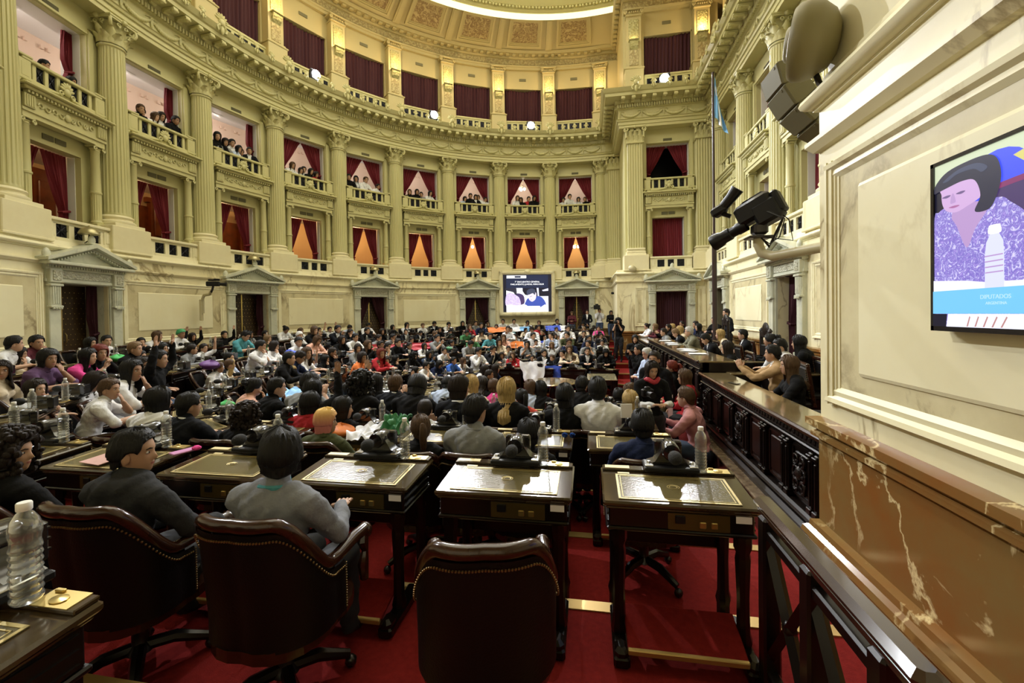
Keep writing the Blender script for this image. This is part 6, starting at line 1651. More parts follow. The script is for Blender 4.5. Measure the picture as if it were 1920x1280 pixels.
S('picture_chair', 'px_chair', [(.20, .66), (.26, .76), (1, .80), (1, .2), (.2, .2)]); S('picture_chair_rim', 'px_chair_rim', [(.22, .755), (.30, .785), (1, .84), (1, .80), (.3, .755), (.24, .73)])
S('picture_blouse', 'px_cloth', [(0, .20), (0, .66), (.02, .71), (.055, .725), (.10, .68), (.24, .705), (.285, .66), (.335, .575), (.375, .42), (.38, .20)])
S('picture_neck', 'px_skin2', [(.075, .66), (.095, .60), (.134, .462), (.165, .56), (.205, .645), (.215, .70), (.10, .72)])
hv = lambda l: [(x, .684 + (y - .575) * .673) for x, y in l]
S('picture_face', 'px_skin', hv([(.033, .76), (.036, .68), (.05, .615), (.075, .583), (.10, .575), (.135, .60), (.18, .64), (.215, .70), (.215, .84), (.04, .84)]))
S('picture_hair', 'px_hair', hv([(.0, .80), (.01, .88), (.06, .96), (.15, .985), (.215, .97), (.245, .90), (.255, .76), (.24, .62), (.215, .53), (.165, .54), (.185, .66), (.165, .80), (.12, .83), (.06, .815), (.02, .80)]))
S('picture_hair_shine', 'px_hair2', hv([(.04, .88), (.10, .94), (.17, .94), (.21, .88), (.19, .85), (.16, .90), (.10, .905), (.06, .87)]))
for x in (.054, .112): S('picture_eye', 'px_eye', hv([(x - .018, .735), (x, .745), (x + .018, .74), (x + .014, .728), (x, .722)]))
S('picture_nose', 'px_skin2', hv([(.078, .74), (.086, .74), (.094, .672), (.085, .660), (.072, .668)])); S('picture_lips', 'px_lip', hv([(.066, .630), (.085, .636), (.108, .630), (.104, .620), (.085, .616)]))
S('picture_table', 'px_white', [(0, .10), (0, .285), (.14, .27), (.20, .255), (.40, .25), (.42, .2), (.4, .1)])
S('picture_bottle', 'px_bottle', [(.203, .17), (.203, .40), (.208, .47), (.222, .515), (.250, .515), (.264, .47), (.267, .40), (.267, .17)]); S('picture_cap', 'px_glow', [(.217, .515), (.217, .55), (.222, .56), (.251, .56), (.256, .55), (.256, .515)])
for z in (.30, .33, .36, .39): S('picture_rib', 'px_skin2', [(.205, z), (.265, z + .004), (.265, z + .011), (.205, z + .007)])
S('picture_banner', 'px_banner', [(0, .078), (1, .085), (1, .235), (0, .217)]); S('picture_black_corner', 'px_black', [(0, 0), (.058, 0), (.062, .077), (0, .077)]); S('picture_paper', 'px_white', [(.060, 0), (1, 0), (1, .083), (.066, .077)])
for q in range(5): S('picture_mark', 'px_orange', [(.14 + q * .03, .005), (.146 + q * .03, .005), (.155 + q * .032, .06), (.151 + q * .032, .065)])
def text(parent, s, size, m, mw, align='CENTER', ext=.0005):
    """lettering as a flat mesh"""
    c = bpy.data.curves.new('lettering', 'FONT'); c.body = s; c.size = size; c.align_x = align; c.align_y = 'CENTER'; c.extrude = ext; f = bpy.data.objects.new('lettering', c); col.objects.link(f)
    me = bpy.data.meshes.new_from_object(f.evaluated_get(bpy.context.evaluated_depsgraph_get())); bpy.data.objects.remove(f); me.materials.clear(); me.materials.append(M[m])
    o = bpy.data.objects.new('lettering', me); col.objects.link(o); o.parent = parent; o.matrix_local = mw; return o
TVM = Matrix(((0, 0, -1, 0), (-1, 0, 0, 0), (0, 1, 0, 0), (0, 0, 0, 1)))
p = fr(.244, .171, .0004 * k[0] + .0015); text(sc_, 'DIPUTADOS', .0245, 'px_banner_text', Matrix.Translation(p) @ TVM); p = fr(.247, .1365, .0004 * k[0] + .0015); text(sc_, 'ARGENTINA', .0165, 'px_banner_text', Matrix.Translation(p) @ TVM)
# ---- big screen on the curved wall (bay 7)
b7 = [q for q in BAYS if q[0] == 7][0]; BM = Matrix.Translation((b7[1], b7[2], 0)) @ Matrix.Rotation(b7[3], 4, 'Z')
t = thing('wall_screen', 'large screen in a marble frame on the curved wall beside the far door', 'screen', (b7[1], b7[2], 0), b7[3])
b = MB(); y0 = -.62; X, Zb, Zt = 1.39, -.14, 2.08
for (x0, x1, z0_, z1) in ((-X, X, Zt - .19, Zt), (-X, X, Zb, Zb + .19), (-X, -X + .19, Zb, Zt), (X - .19, X, Zb, Zt)): b.cbox(((x0 + x1) / 2, y0, (z0_ + z1) / 2), (x1 - x0, .16, z1 - z0_), .03); b.cbox(((x0 + x1) / 2, y0 - .07, (z0_ + z1) / 2), ((x1 - x0) * (.97 if x1 - x0 > 1 else .5), .06, (z1 - z0_) * (.97 if z1 - z0_ > 1 else .5)), .02)
b.b2(-X, X, y0 + .02, -.36, Zb, Zt); b.build('frame', 'marble_plain', t)
b = MB(); b.ell((0, y0 - .12, Zt - .08), (.16, .04, .13)); b.ell((0, y0 - .15, Zt - .08), (.09, .04, .08)); b.build('crest', 'marble_plain', t)
b = MB(); b.b2(-X + .18, X - .18, y0 + .0, y0 + .03, Zb + .18, Zt - .18); sc2 = b.build('screen', 'px_black', t)
W2, H2 = 2 * X - .36, Zt - Zb - .36; f2 = lambda a, c, h: (-X + .18 + a * W2, y0 - .002 - h, Zb + .18 + c * H2); k2 = [0]
def S2(nm, m, pts):
    k2[0] += 1
    if any(w_ in nm for w_ in ROUND): pts = curve(pts)
    return flat(sc2, nm, m, pts, .0012 * k2[0], f2)
S2('picture_title_field', 'px_navy', [(.07, .64), (.93, .64), (.93, .98), (.07, .98)]); S2('picture_photo', 'px_table', [(.07, .0), (.93, .0), (.93, .64), (.07, .64)])
S2('picture_tag', 'px_glow', [(.08, .90), (.48, .90), (.48, .97), (.08, .97)]); S2('picture_tag_gap', 'px_navy', [(.245, .91), (.37, .91), (.37, .96), (.245, .96)])
S2('picture_dark', 'px_black', [(.40, .64), (.93, .64), (.93, .32), (.80, .30), (.66, .40), (.45, .46), (.40, .56)]); S2('picture_pillar', 'px_white', [(.69, .64), (.73, .64), (.74, .42), (.71, .42)]); S2('picture_shelf', 'px_white', [(.80, .58), (.93, .63), (.93, .56), (.82, .55)]); S2('picture_shelf', 'px_white', [(.70, .42), (.93, .42), (.93, .31), (.84, .31)])
S2('picture_chair', 'px_chair', [(.26, .22), (.26, .46), (.32, .50), (.42, .44), (.44, .26), (.38, .20)]); S2('picture_hair', 'px_hair', [(.07, .64), (.07, .58), (.16, .55), (.22, .52), (.25, .44), (.28, .46), (.28, .60), (.26, .64)])
emat('px_print', (.8, .75, 1), 1, (9, [(1, 1, 1), (1, .98, 1), (.55, .40, .95), (1, 1, 1), (.92, .88, 1)]))
S2('picture_blouse', 'px_print', [(.07, .16), (.07, .46), (.16, .52), (.28, .44), (.34, .36), (.34, .16)])
S2('picture_tee', 'px_tee', [(.46, .16), (.47, .30), (.53, .38), (.62, .33), (.70, .42), (.80, .38), (.88, .20), (.76, .12), (.74, .16)]); S2('picture_face', 'px_face', [(.51, .48), (.53, .34), (.58, .28), (.62, .29), (.67, .36), (.67, .52), (.52, .54)]); S2('picture_hair', 'px_hair2', [(.49, .47), (.49, .56), (.54, .61), (.61, .625), (.66, .58), (.66, .48), (.64, .46), (.61, .50), (.55, .47), (.51, .46)])
S2('picture_brow', 'px_eye', [(.55, .41), (.59, .43), (.59, .42), (.55, .40)]); S2('picture_lips', 'px_lip', [(.555, .325), (.585, .33), (.58, .318)]); S2('picture_table', 'px_glow', [(.07, .02), (.07, .20), (.30, .18), (.46, .20), (.50, .16), (.72, .16), (.76, .12), (.86, .20), (.92, .02)])
T2 = Matrix(((1, 0, 0, 0), (0, 0, -1, 0), (0, 1, 0, 0), (0, 0, 0, 1))); hh = .0012 * k2[0] + .004
for (s, a, c, z_) in (('7° ENCUENTRO GENERAL', .50, .80, .105), ('PARLAMENTO JUVENIL MERCOSUR', .50, .735, .105)): text(sc2, s, z_, 'px_glow', Matrix.Translation(f2(a, c, hh)) @ T2)
for (s, a) in (('DIPUTADOS', .162), ('15:16', .425)): text(sc2, s, .075, 'px_navy', Matrix.Translation(f2(a, .935, hh)) @ T2)
# ---- speakers, broadcast camera on its arm
t = thing('dome_speaker', 'large round beige speaker dome on the ledge of the pier', 'speaker', (1.555, 3.44, 1.90)); rm = Matrix.Rotation(R(-20), 3, 'Z') @ Matrix.Rotation(R(0), 3, 'Y')
b = MB(); b.M = Matrix.Rotation(R(-115), 4, 'Z') @ Matrix.Rotation(R(80), 4, 'X')
b.lathe([(.001, -.20), (.10, -.19), (.18, -.15), (.235, -.08), (.255, 0), (.25, .06), (.225, .09), (.15, .10), (.12, .105), (.11, .125), (.10, .13), (.001, .132)], 36); b.build('dome', 'speaker_beige', t); b = MB(); b.tube([(.06, .02, -.20), (.08, 0, -.30), (.10, -.05, -.36)], .02, 8); b.build('bracket', 'dark_metal', t)
t = thing('line_array_speaker', 'curved column of beige speaker boxes hanging behind the pier corner', 'speaker', (1.86, 4.25, 1.86)); pz = Vector((-.24, 0, .26))
for i in range(4):
    a = R(14 + 15 * i); b = MB(); dn = Vector((sin(a), 0, -cos(a))); c_ = pz + dn * .10; pz = pz + dn * .205; b.M = Matrix.Translation(c_) @ Matrix.Rotation(-a, 4, 'Y'); b.cbox((.09, 0, 0), (.20, .36, .198), .008); b.cbox((-.012, 0, 0), (.012, .34, .185), .004); b.cbox((-.02, -.12, .07), (.006, .02, .02), .002); b.build('speaker_box', 'speaker_grey', t)
mat('speaker_arm', (.50, .45, .28), .4); mat('tally', (.8, .5, .1), .4, emit=((1, .6, .1), 3)); mat('pole_brown', (.035, .018, .018), .35); mat('glass_top', (.30, .27, .16), .05, coat=1.0); mat('phone_case', (.55, .25, .5), .3)
t = thing('broadcast_camera', 'black broadcast camera on a curved beige arm from the pier', 'camera', (1.50, 4.20, .84), R(0))
BMx = Matrix.Rotation(R(52), 4, 'Z') @ Matrix.Rotation(R(-24), 4, 'X')
b = MB(); b.M = BMx; b.cbox((0, 0, .06), (.15, .32, .19), .03); b.cbox((.0, -.08, -.02), (.16, .22, .20), .025); b.cbox((0, -.19, .02), (.13, .06, .20), .015); b.cbox((.062, 0, .06), (.02, .22, .10), .008); b.tube([(0, .12, .15), (0, .06, .17), (0, -.10, .17), (0, -.14, .14)], .014, 8); b.build('body', 'black_plastic', t)
b = MB(); b.M = BMx @ Matrix.Rotation(R(-90), 4, 'X'); b.lathe([(.055, .12), (.055, .20), (.048, .21), (.048, .26), (.058, .27), (.058, .34), (.07, .37), (.078, .44), (.074, .45), (.06, .445), (.001, .40)], 24, (0, .02, 0)); b.build('lens', 'black_plastic', t)
b = MB(); b.M = BMx @ Matrix.Translation((-.03, .20, .22)) @ Matrix.Rotation(R(0), 4, 'Z'); b.cbox((0, .06, 0), (.10, .14, .09), .02); b.tube([(0, .02, .01), (0, -.08, .05), (0, -.16, .09)], [.045, .05, .06], 14); b.tube([(0, .05, -.04), (.02, .0, -.10)], .02, 6); b.build('viewfinder', 'black_plastic', t)
b = MB(); b.M = BMx; b.cbox((.03, -.15, .03), (.02, .012, .01), .002); b.build('tally_light', 'tally', t)
b = MB(); b.cbox((0, -.02, -.13), (.12, .12, .10), .02); b.cbox((.0, .0, -.20), (.20, .16, .02), .005); b.build('head_mount', 'dark_metal', t)
b = MB(); rn = random.Random(4)
for q in range(7):
    a = rn.uniform(-.05, .05); b.tube([(.06 + a, -.14, -.0), (.14 + a, -.20 + a, -.08), (.12 + a * 2, -.18, -.22 - abs(a)), (.05, -.10, -.26 + a), (.0, -.04, -.20)], .005, 5)
b.build('cable', 'black_plastic', t)
b = MB(); b.tube([(0, 0, -.21), (0, -.0, -.27), (.02, -.02, -.34), (.08, -.10, -.38), (.20, -.30, -.37), (.34, -.54, -.36), (.40, -.64, -.40), (.415, -.66, -.50), (.415, -.66, -.90)], .042, 14); b.build('arm', 'speaker_arm', t)
# ---- clock, flagpole, wall lamps and small wall cameras
t = thing('wall_clock', 'round white clock with roman numerals hung on the door frame of the dais wall', 'clock', (4.64, 11.15, 1.03), R(-70))
b = MB(); b.M = Matrix.Rotation(R(90), 4, 'X'); b.lathe([(.001, -.05), (.25, -.05), (.28, -.03), (.285, .01), (.26, .04), (.245, .04), (.24, .03), (.001, .03)], 36); b.build('case', 'dark_metal', t)
b = MB(); b.M = Matrix.Rotation(R(90), 4, 'X'); b.lathe([(.001, .031), (.24, .0315)], 36, sm=False); b.build('dial', 'clock_face', t)
b = MB(); b.M = Matrix.Rotation(R(90), 4, 'X')
for (a, L_, w_) in ((R(-118), .13, .014), (R(140), .19, .009)): b.tube([(0, 0, .038), (L_ * cos(a), L_ * sin(a), .038)], w_, 4)
b.build('hand', 'black_plastic', t)
TC = Matrix(((1, 0, 0, 0), (0, 0, -1, 0), (0, 1, 0, 0), (0, 0, 0, 1)))
for i, s in enumerate(('XII', 'I', 'II', 'III', 'IIII', 'V', 'VI', 'VII', 'VIII', 'IX', 'X', 'XI')):
    a = pi / 2 - i * pi / 6; text(t, s, .06, 'black_plastic', Matrix.Translation((.195 * cos(a), -.036, .195 * sin(a))) @ TC)
b = MB(); b.tube([(0, .02, .28), (.0, .10, .34), (.0, .2, .30)], .015, 6); b.build('bracket', 'dark_metal', t)
t = thing('flagpole', 'tall dark flagpole behind the rostrum carrying a light blue and white flag', 'flagpole', (3.05, 11.35, DZ))
b = MB(); b.lathe([(.16, 0), (.16, .05), (.08, .10), (.058, .2), (.055, 3.55), (.06, 3.57), (.06, 3.62), (.032, 3.64), (.026, 7.55), (.001, 7.56)], 14); b.build('pole', 'pole_brown', t)
def flag_mat():
    m = bpy.data.materials.new('flag_cloth'); m.use_nodes = True; nt = m.node_tree; b = nt.nodes['Principled BSDF']; tc = nt.nodes.new('ShaderNodeTexCoord'); s = nt.nodes.new('ShaderNodeSeparateXYZ'); r = nt.nodes.new('ShaderNodeValToRGB'); r.color_ramp.interpolation = 'CONSTANT'; e = r.color_ramp.elements
    nt.links.new(tc.outputs['UV'], s.inputs[0]); e[0].color = (.18, .42, .72, 1); e[1].position = .36; e[1].color = (.8, .8, .82, 1); k = e.new(.66); k.color = (.18, .42, .72, 1); nt.links.new(s.outputs['X'], r.inputs['Fac']); nt.links.new(r.outputs['Color'], b.inputs['Base Color']); b.inputs['Roughness'].default_value = .8; MATS['flag_cloth'] = m
flag_mat()
b = MB(); b.grid(lambda u, v: (.035 + (.06 + .24 * v) * u + .02 * sin(9 * u), .03 * sin(u * 15 + v * 3) * (.4 + v), 7.45 - 1.0 * v - .62 * u * (1 - v * .25)), 24, 20); fo = b.build('flag', 'flag_cloth', t)
uv = fo.data.uv_layers.new(name='UVMap')
for l in fo.data.loops: vi = l.vertex_index; uv.data[l.index].uv = ((vi % 25) / 24, (vi // 25) / 20)
def make_dome_lamp():
    t = thing('dome_lamp', 'x', 'lamp'); b = MB(); b.lathe([(.001, .16), (.08, .15), (.15, .10), (.185, .03), (.19, 0), (.17, .0), (.001, .02)], 22, (0, 0, 0)); b.lathe([(.02, .16), (.02, .19), (.001, .20)], 8); b.build('shade', 'brass_dull', t); b = MB(); b.tube([(0, 0, .0), (0, .02, -.14), (.0, .10, -.20)], .014, 6); b.build('stem', 'dark_metal', t); return t
mat('brass_dull', (.40, .36, .20), .35, .7)
DL = proto(make_dome_lamp())
for q in DOORBAYS:
    if q[0] in (0, 2, 4, 6, 8): put(DL, loc(q[1], q[2], q[3], 0, -.55) + (1.92,), q[3], 'dull brass dome lamp above the door pediment, %s' % bn(q[0]), 'dome lamps over the doors')
drop(DL)
def wall_cam(lab, x, y, z, rz):
    t = thing('wall_camera', lab, 'camera', (x, y, z), rz); b = MB(); b.cbox((0, 0, 0), (.12, .34, .14), .02); b.tube([(0, .15, 0), (0, .26, -.01), (0, .34, -.01)], [.04, .05, .06], 12); b.cbox((0, -.02, .11), (.05, .2, .05), .01); b.cbox((.02, .10, .12), (.08, .14, .06), .01); b.build('body', 'black_plastic', t)
    b = MB(); b.tube([(0, 0, -.06), (0, -.02, -.16), (-.02, -.06, -.24)], .03, 8); b.build('head_mount', 'dark_metal', t); b = MB(); b.tube([(-.02, -.06, -.22), (-.10, -.12, -.30), (-.25, -.30, -.32), (-.27, -.34, -.42), (-.27, -.34, -.85)], .04, 10); b.cbox((-.27, -.38, -.75), (.16, .06, .62), .01); b.build('arm', 'speaker_arm', t)
wall_cam('small black camera on a beige arm on the curved wall between two doors', -10.75, 10.9, .98, R(-60)); wall_cam('small black camera on an arm beside the far corner pilaster', 1.32, 20.6, .86, R(130))
t = thing('wall_monitor', 'thin black monitor seen edge-on hung by the far corner pilaster', 'monitor', (1.42, 20.3, .0), R(75)); b = MB(); b.cbox((0, 0, .0), (.75, .07, .55), .015); b.build('housing', 'black_gloss', t); b = MB(); b.tube([(0, .03, 0), (0, .14, 0), (.02, .2, .05)], .025, 6); b.build('bracket', 'speaker_arm', t)
t = thing('corner_speaker', 'small beige ball speaker on the podium ledge by the corner pilaster', 'speaker', (1.75, 18.05, 1.72)); b = MB(); b.ell((0, 0, 0), (.17, .12, .13), rot=Matrix.Rotation(R(25), 3, 'Y')); b.build('dome', 'speaker_arm', t)
# globe lamps and projectors in the galleries
mat('globe_glass', (1, .95, .85), .4, emit=((1, .86, .62), 9))
def globe(k, z, n):
    q = [b_ for b_ in BAYS if b_[0] == k][0]; x, y = loc(q[1], q[2], q[3], .0, 1.1); t = thing('globe_lamp', 'small pendant of glowing glass globes in the %s gallery, %s' % ('upper' if z > 5 else 'lower', bn(k)), 'lamp', (x, y, z)); b = MB(); b.tube([(0, 0, .25), (0, 0, .55)], .012, 6); b.lathe([(.001, .27), (.05, .25), (.001, .2)], 10); b.build('stem', 'brass', t)
    for i in range(n): b = MB(); b.ell((.13 * cos(i * 2 * pi / n), .13 * sin(i * 2 * pi / n), .12), .075, 12, 8); b.build('globe', 'globe_glass', t)
globe(7, 6.45, 3); globe(6, 3.35, 2); globe(8, 3.35, 3)
for k in (0, 1, 2):
    q = [b_ for b_ in BAYS if b_[0] == k][0]; x, y = loc(q[1], q[2], q[3], -.35, .75); t = thing('ceiling_projector', 'grey ceiling unit in the upper gallery, %s' % bn(k), 'projector', (x, y, 6.95), q[3]); b = MB(); b.cbox((0, 0, 0), (.55, .20, .14), .02); b.tube([(0, 0, .05), (0, 0, .42)], .03, 8); b.build('housing', 'white_plastic', t)
# ---- tables in the middle of the floor
t = thing('round_table', 'round polished table in the middle of the innermost ring', 'table', (-.95, 11.25, -2.56)); b = MB(); b.lathe([(.001, .78), (.62, .78), (.66, .765), (.66, .745), (.6, .735), (.001, .735)], 40, sm=False); b.build('tabletop', 'table_top', t); b = MB(); b.lathe([(.30, 0), (.30, .05), (.08, .12), (.10, .4), (.07, .6), (.16, .73)], 20); b.build('pedestal', 'wood', t)
t = thing('glass_table', 'small table with shiny pale glass top beside the round table', 'table', (.32, 12.0, -2.56)); b = MB(); b.cbox((0, 0, .79), (.78, 1.1, .025), .006); b.build('tabletop', 'glass_top', t)
for s in (-1, 1):
    for y in (-.45, .45): b = MB(); b.tube([(s * .32, y, 0), (s * .32, y, .4), (s * .32, y, .77)], [.025, .035, .03], 8); b.build('leg', 'wood', t)
# ---- cloths, bags and papers
def cloth(name, lab, cat, quad, mats_, hang=0.0, amp=.03, seed=1, nu=30, nv=20, grp=None):
    """draped cloth over a four-cornered patch (a, b, c, d corners); edges v<.2 hang down"""
    rn = random.Random(seed); A, B_, C_, D_ = [Vector(q) for q in quad]; ph = [rn.uniform(0, 6) for _ in range(6)]; b = MB()
    def f(u, v):
        p = (A.lerp(B_, u)).lerp(D_.lerp(C_, u), v); z = amp * (.6 * sin(u * 9 + ph[0] + 3 * v) + .5 * sin(v * 11 + ph[1] - 4 * u) + .3 * sin(u * 23 + v * 7 + ph[2])); h = 0
        if hang: e = max(0, .25 - v) / .25; h = hang * e ** 1.3
        return (p.x + .02 * sin(v * 13 + ph[3]), p.y + .02 * sin(u * 12 + ph[4]), p.z + abs(z) - h)
    b.grid(f, nu, nv)
    if len(mats_) > 1:
        for i in range(len(b.m)): b.m[i] = min(len(mats_) - 1, int((i % nu) / nu * len(mats_)))
    return tag(b.build(name, mats_), lab, cat, grp)
for (n, c) in (('cloth_light_blue_banner', (.20, .46, .80)), ('cloth_flag_red', (.42, .02, .04)), ('cloth_flag_blue', (.03, .08, .55)), ('cloth_flag_orange', (.72, .20, .03)), ('cloth_flag_white', (.74, .76, .82)), ('cloth_bag_green', (.03, .20, .07)), ('cloth_bag_purple', (.13, .04, .22)), ('paper_pink', (.62, .36, .32)), ('cloth_lime', (.06, .50, .12))): mat(n, c, .55, bump=(10, .4), noise=(4, tuple(v * .75 for v in c), .25))
cloth('banner', 'light blue banner spread over desks of the fourth row', 'banner', [(-4.35, 5.0, -1.30), (-3.15, 4.95, -1.30), (-3.5, 5.75, -1.28), (-4.7, 6.0, -1.28)], ['cloth_light_blue_banner', 'cloth_flag_white', 'cloth_light_blue_banner'], .42, .05, 1)
cloth('banner', 'light blue banner heaped beside the ombre-haired girl', 'banner', [(-5.0, 5.9, -1.28), (-4.2, 5.9, -1.28), (-4.3, 6.6, -1.26), (-5.1, 6.6, -1.26)], ['cloth_light_blue_banner'], .25, .08, 2)
cloth('banner', 'light blue banner across desks beyond the ombre-haired girl', 'banner', [(-4.0, 6.5, -1.42), (-3.2, 6.3, -1.42), (-3.4, 7.2, -1.40), (-4.3, 7.3, -1.40)], ['cloth_light_blue_banner', 'cloth_flag_white'], .3, .06, 3)
cloth('flag', 'red flag with a blue band draped along desks of the far rows', 'flag', [(-6.9, 12.8, -1.22), (-5.4, 14.5, -1.22), (-5.5, 14.65, -.98), (-7.0, 12.95, -.98)], ['cloth_flag_red', 'cloth_flag_red', 'cloth_flag_red'], 0, .03, 4)
cloth('flag', 'orange, white and blue flag draped over a far desk', 'flag', [(-2.9, 15.9, -1.36), (-1.1, 16.9, -1.32), (-1.15, 17.15, -1.10), (-2.95, 16.1, -1.12)], ['cloth_flag_orange', 'cloth_flag_white', 'cloth_flag_blue', 'cloth_flag_blue'], 0, .05, 5)
cloth('flag', 'orange and blue flag hanging over the innermost desk front', 'flag', [(-1.60, 12.95, -2.25), (-.85, 13.0, -2.25), (-.85, 13.12, -1.62), (-1.6, 13.1, -1.62)], ['cloth_flag_orange', 'cloth_flag_blue', 'cloth_flag_blue'], 0, .02, 6)
cloth('flag', 'white flag held up beside the innermost desks', 'flag', [(-1.85, 12.7, -2.2), (-1.45, 12.6, -2.35), (-1.25, 12.9, -1.45), (-2.1, 12.95, -1.50)], ['cloth_flag_white'], 0, .05, 7)
cloth('flag', 'orange and pale blue flag along the outermost far desks', 'flag', [(-4.3, 18.4, -.86), (-2.6, 19.1, -.82), (-2.65, 19.3, -.62), (-4.4, 18.6, -.66)], ['cloth_flag_orange', 'cloth_flag_orange', 'cloth_flag_white', 'cloth_light_blue_banner'], 0, .05, 8)
cloth('flag', 'blue and white flag on the outermost far desks below the screen', 'flag', [(-1.9, 19.3, -.82), (-.9, 19.5, -.82), (-.95, 19.65, -.60), (-1.95, 19.5, -.60)], ['cloth_flag_blue', 'cloth_flag_blue', 'cloth_flag_white'], 0, .03, 9)
cloth('shirt', 'folded white printed t-shirt lying on a third row desk', 't-shirt', [(-2.28, 3.72, -1.16), (-1.92, 3.72, -1.16), (-1.92, 4.08, -1.13), (-2.28, 4.08, -1.13)], ['cloth_flag_white'], .02, .05, 10)
cloth('cap', 'green cloth cap lying on a desk microphone, third row', 'cap', [(-1.98, 3.86, -1.10), (-1.74, 3.86, -1.10), (-1.74, 4.02, -1.02), (-1.98, 4.02, -1.02)], ['cloth_bag_green'], .05, .05, 11)
def bag(lab, m, x, y, z, s, seed):
    b = MB(); rn = random.Random(seed); ph = [rn.uniform(0, 6) for _ in range(4)]
    b.grid(lambda u, v: (x + s * sin(pi * v) ** .7 * cos(2 * pi * u) * (1 + .18 * sin(6 * pi * u + ph[0] + 5 * v)), y + s * .7 * sin(pi * v) ** .7 * sin(2 * pi * u) * (1 + .18 * sin(8 * pi * u + ph[1])), z + s * .9 * (1 - v) * (1 + .1 * sin(10 * u + ph[2]))), 20, 12, wrap=True); tag(b.build('plastic_bag', m), lab, 'bag', 'bags on the desks')
bag('bright green plastic bag standing on a desk of the third row', 'cloth_lime', -4.72, 4.95, -1.20, .12, 1); bag('green bag on the outermost row beside the man in white', 'cloth_lime', -8.6, 6.6, -.80, .16, 2); bag('purple printed bag on a second row desk', 'cloth_bag_purple', -7.0, 7.0, -.98, .2, 3); bag('orange cloth bag behind the pink-haired person', 'cloth_flag_orange', -2.45, 3.95, -1.22, .16, 4); bag('blue bag on a far desk of the outermost row', 'cloth_flag_blue', -9.0, 10.9, -.82, .14, 5); bag('small blue bag on the second row by the side door', 'cloth_flag_blue', -7.6, 10.0, -1.0, .16, 6); bag('lime green bag on the second row, far side', 'cloth_lime', -6.6, 12.2, -1.02, .14, 7); bag('green bag on the third row, far side', 'cloth_bag_green', -4.6, 13.8, -1.2, .13, 8)
pr = random.Random(9); pc = 0
for (r, i, x, y, rot) in SEATS:
    if r in (1, 2, 3) and pr.random() < .22 and not (r == 1 and i < 4):
        m = pr.choice(['paper', 'paper', 'paper_pink']); px, py = loc(x, y, rot, pr.uniform(-.12, .12), pr.uniform(-.1, .05)); b = MB(); b.M = Matrix.Translation((px, py, FLR[r] + .806)) @ Matrix.Rotation(rot + pr.uniform(-.5, .5), 4, 'Z') @ Matrix.Rotation(R(4.5), 4, 'X'); b.b2(-.105, .105, -.148, .148, 0, .004); pc += 1
        tag(b.build('paper_sheet', m), '%s paper sheet on the leather, %s' % ('pink' if 'pink' in m else 'white', seatname(r, i)), 'paper', 'papers on the desks')
for q, (x, y) in enumerate(((2.0, 11.0), (2.05, 11.5), (2.0, 9.6), (1.98, 9.2), (2.05, 12.4), (2.0, 8.6))):
    b = MB(); b.M = Matrix.Translation((x, y, -.812)) @ Matrix.Rotation(.3 * q, 4, 'Z'); b.b2(-.11, .11, -.15, .15, 0, .006); tag(b.build('paper_sheet', 'paper'), 'white papers on the rostrum top, %s from the pier end' % ORD[q], 'paper', 'papers on the rostrum')
mat('blue_mirror', (.03, .09, .45), .08, .9)
t = thing('sunglasses', 'blue mirrored sunglasses lying on a third row desk', 'sunglasses', (-.20, 4.05, -1.145))
for s in (-1, 1): b = MB(); b.ell((s * .035, 0, 0), (.028, .008, .026), 14, 8); b.build('lens', 'blue_mirror', t) if s == 1 else b.build('lens', 'blue_mirror', t)
b = MB(); b.tube([(-.01, 0, .008), (0, 0, .012), (.01, 0, .008)], .004, 6)
for s in (-1, 1): b.tube([(s * .062, 0, .005), (s * .064, .05, .0), (s * .05, .09, -.02)], .003, 5)
b.build('frame', 'black_plastic', t)
t = thing('phone', 'phone in a pink and lilac case on a desk of the second row', 'phone', (-2.86, 2.62, -.955), R(-20)); b = MB(); b.cbox((0, 0, .005), (.08, .155, .012), .004); b.build('case', 'phone_case', t)
b = MB(); b.cbox((.05, .06, .02), (.05, .05, .03), .01); b.build('charm', 'cloth_pink_top', t)
t = thing('smartphone', 'black smartphone lying on the near dais desk top', 'phone', (1.9, 6.2, -.983), R(30)); b = MB(); b.cbox((0, 0, .006), (.075, .15, .01), .003); b.build('case', 'black_gloss', t)
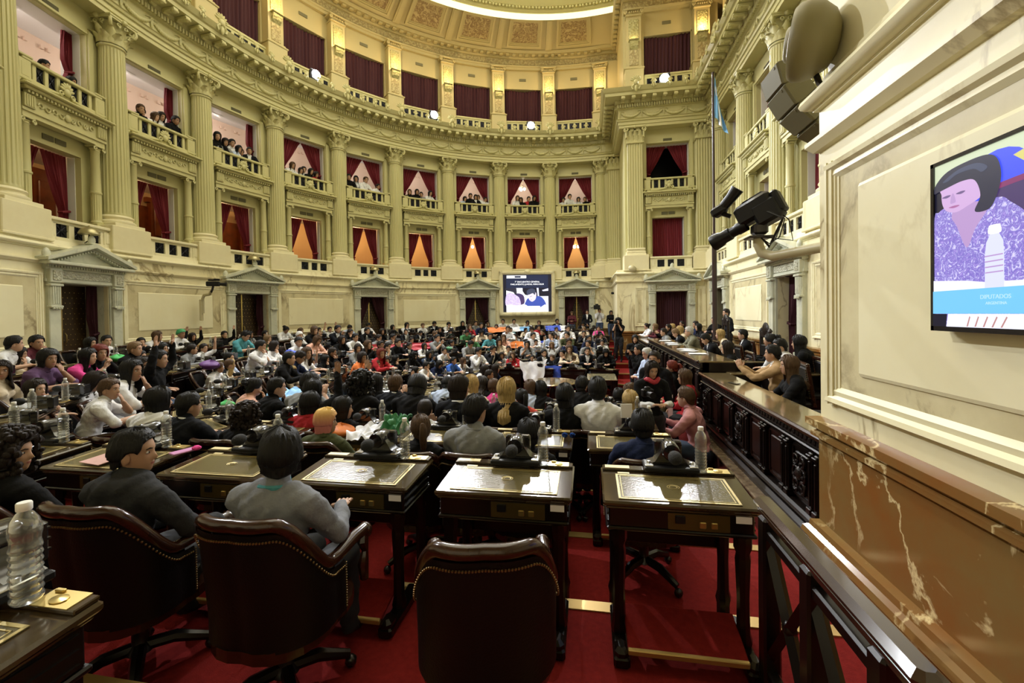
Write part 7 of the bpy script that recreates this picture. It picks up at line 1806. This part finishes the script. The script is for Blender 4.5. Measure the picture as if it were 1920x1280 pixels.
def handcam(lab, x, y, z, rz, k=1.0):
    t = thing('photo_camera', lab, 'camera', (x, y, z), rz); b = MB(); b.cbox((0, 0, 0), (.15 * k, .07 * k, .10 * k), .012); b.cbox((0, 0, .06 * k), (.07 * k, .06 * k, .04 * k), .01); b.build('body', 'black_plastic', t); b = MB(); b.tube([(0, .03 * k, -.005), (0, .10 * k, -.005), (0, .18 * k, -.005)], [.038 * k, .036 * k, .042 * k], 14); b.build('lens', 'black_plastic', t)
handcam('black photo camera held by the photographer with red scarf', .73, 5.78, -1.05, R(195)); handcam('black photo camera raised by the bearded photographer', 1.1, 10.52, -.93, R(100)); handcam('black photo camera on the tripod at the far aisle', 1.02, 17.2, -.42, R(160)); handcam('shoulder video camera of the operator by the far wall', .38, 20.8, .22, R(180), 2.0)
t = thing('tripod', 'black tripod on the far aisle steps', 'tripod', (1.02, 17.25, floor_at(1.02, 17.25))); b = MB(); b.tube([(0, 0, .6), (0, 0, 1.45)], .02, 8); b.build('column', 'dark_metal', t)
for i in range(3): a = i * 2.1; b = MB(); b.tube([(0, 0, 1.0), (.22 * cos(a), .22 * sin(a), .02)], .016, 6); b.build('leg', 'dark_metal', t)
t = thing('scarf', 'red scarf round the neck of the photographer in the aisle', 'scarf', (.82, 6.1, floor_at(.82, 6.1) + 1.40), R(195)); b = MB(); b.tube([(.085 * cos(a), .085 * sin(a) + .02, .02 * sin(3 * a)) for a in np.linspace(0, 2 * pi, 18)], .032, 8); b.build('wrap', 'cloth_flag_red', t)
t = thing('tablet', 'white tablet held up beside the suited man in the third row', 'tablet', (.30, 3.72, -.83), R(10)); b = MB(); b.cbox((0, 0, 0), (.095, .01, .12), .004); b.build('case', 'white_plastic', t)
t = thing('paper_sheets', 'white sheets held by the crouching man in pink shirt', 'paper', (1.16, 6.62, -1.42), R(60)); b = MB(); b.grid(lambda u, v: (-.1 + .2 * u, .02 * sin(u * 3), -.15 + .3 * v + .03 * u), 6, 6); b.build('sheet', 'paper', t)
for p in PROTOS:
    try: drop(p)
    except ReferenceError: pass
for o in list(scene.objects):
    if o.parent is None and o.type == 'EMPTY' and o.get('label') == 'x': drop(o)
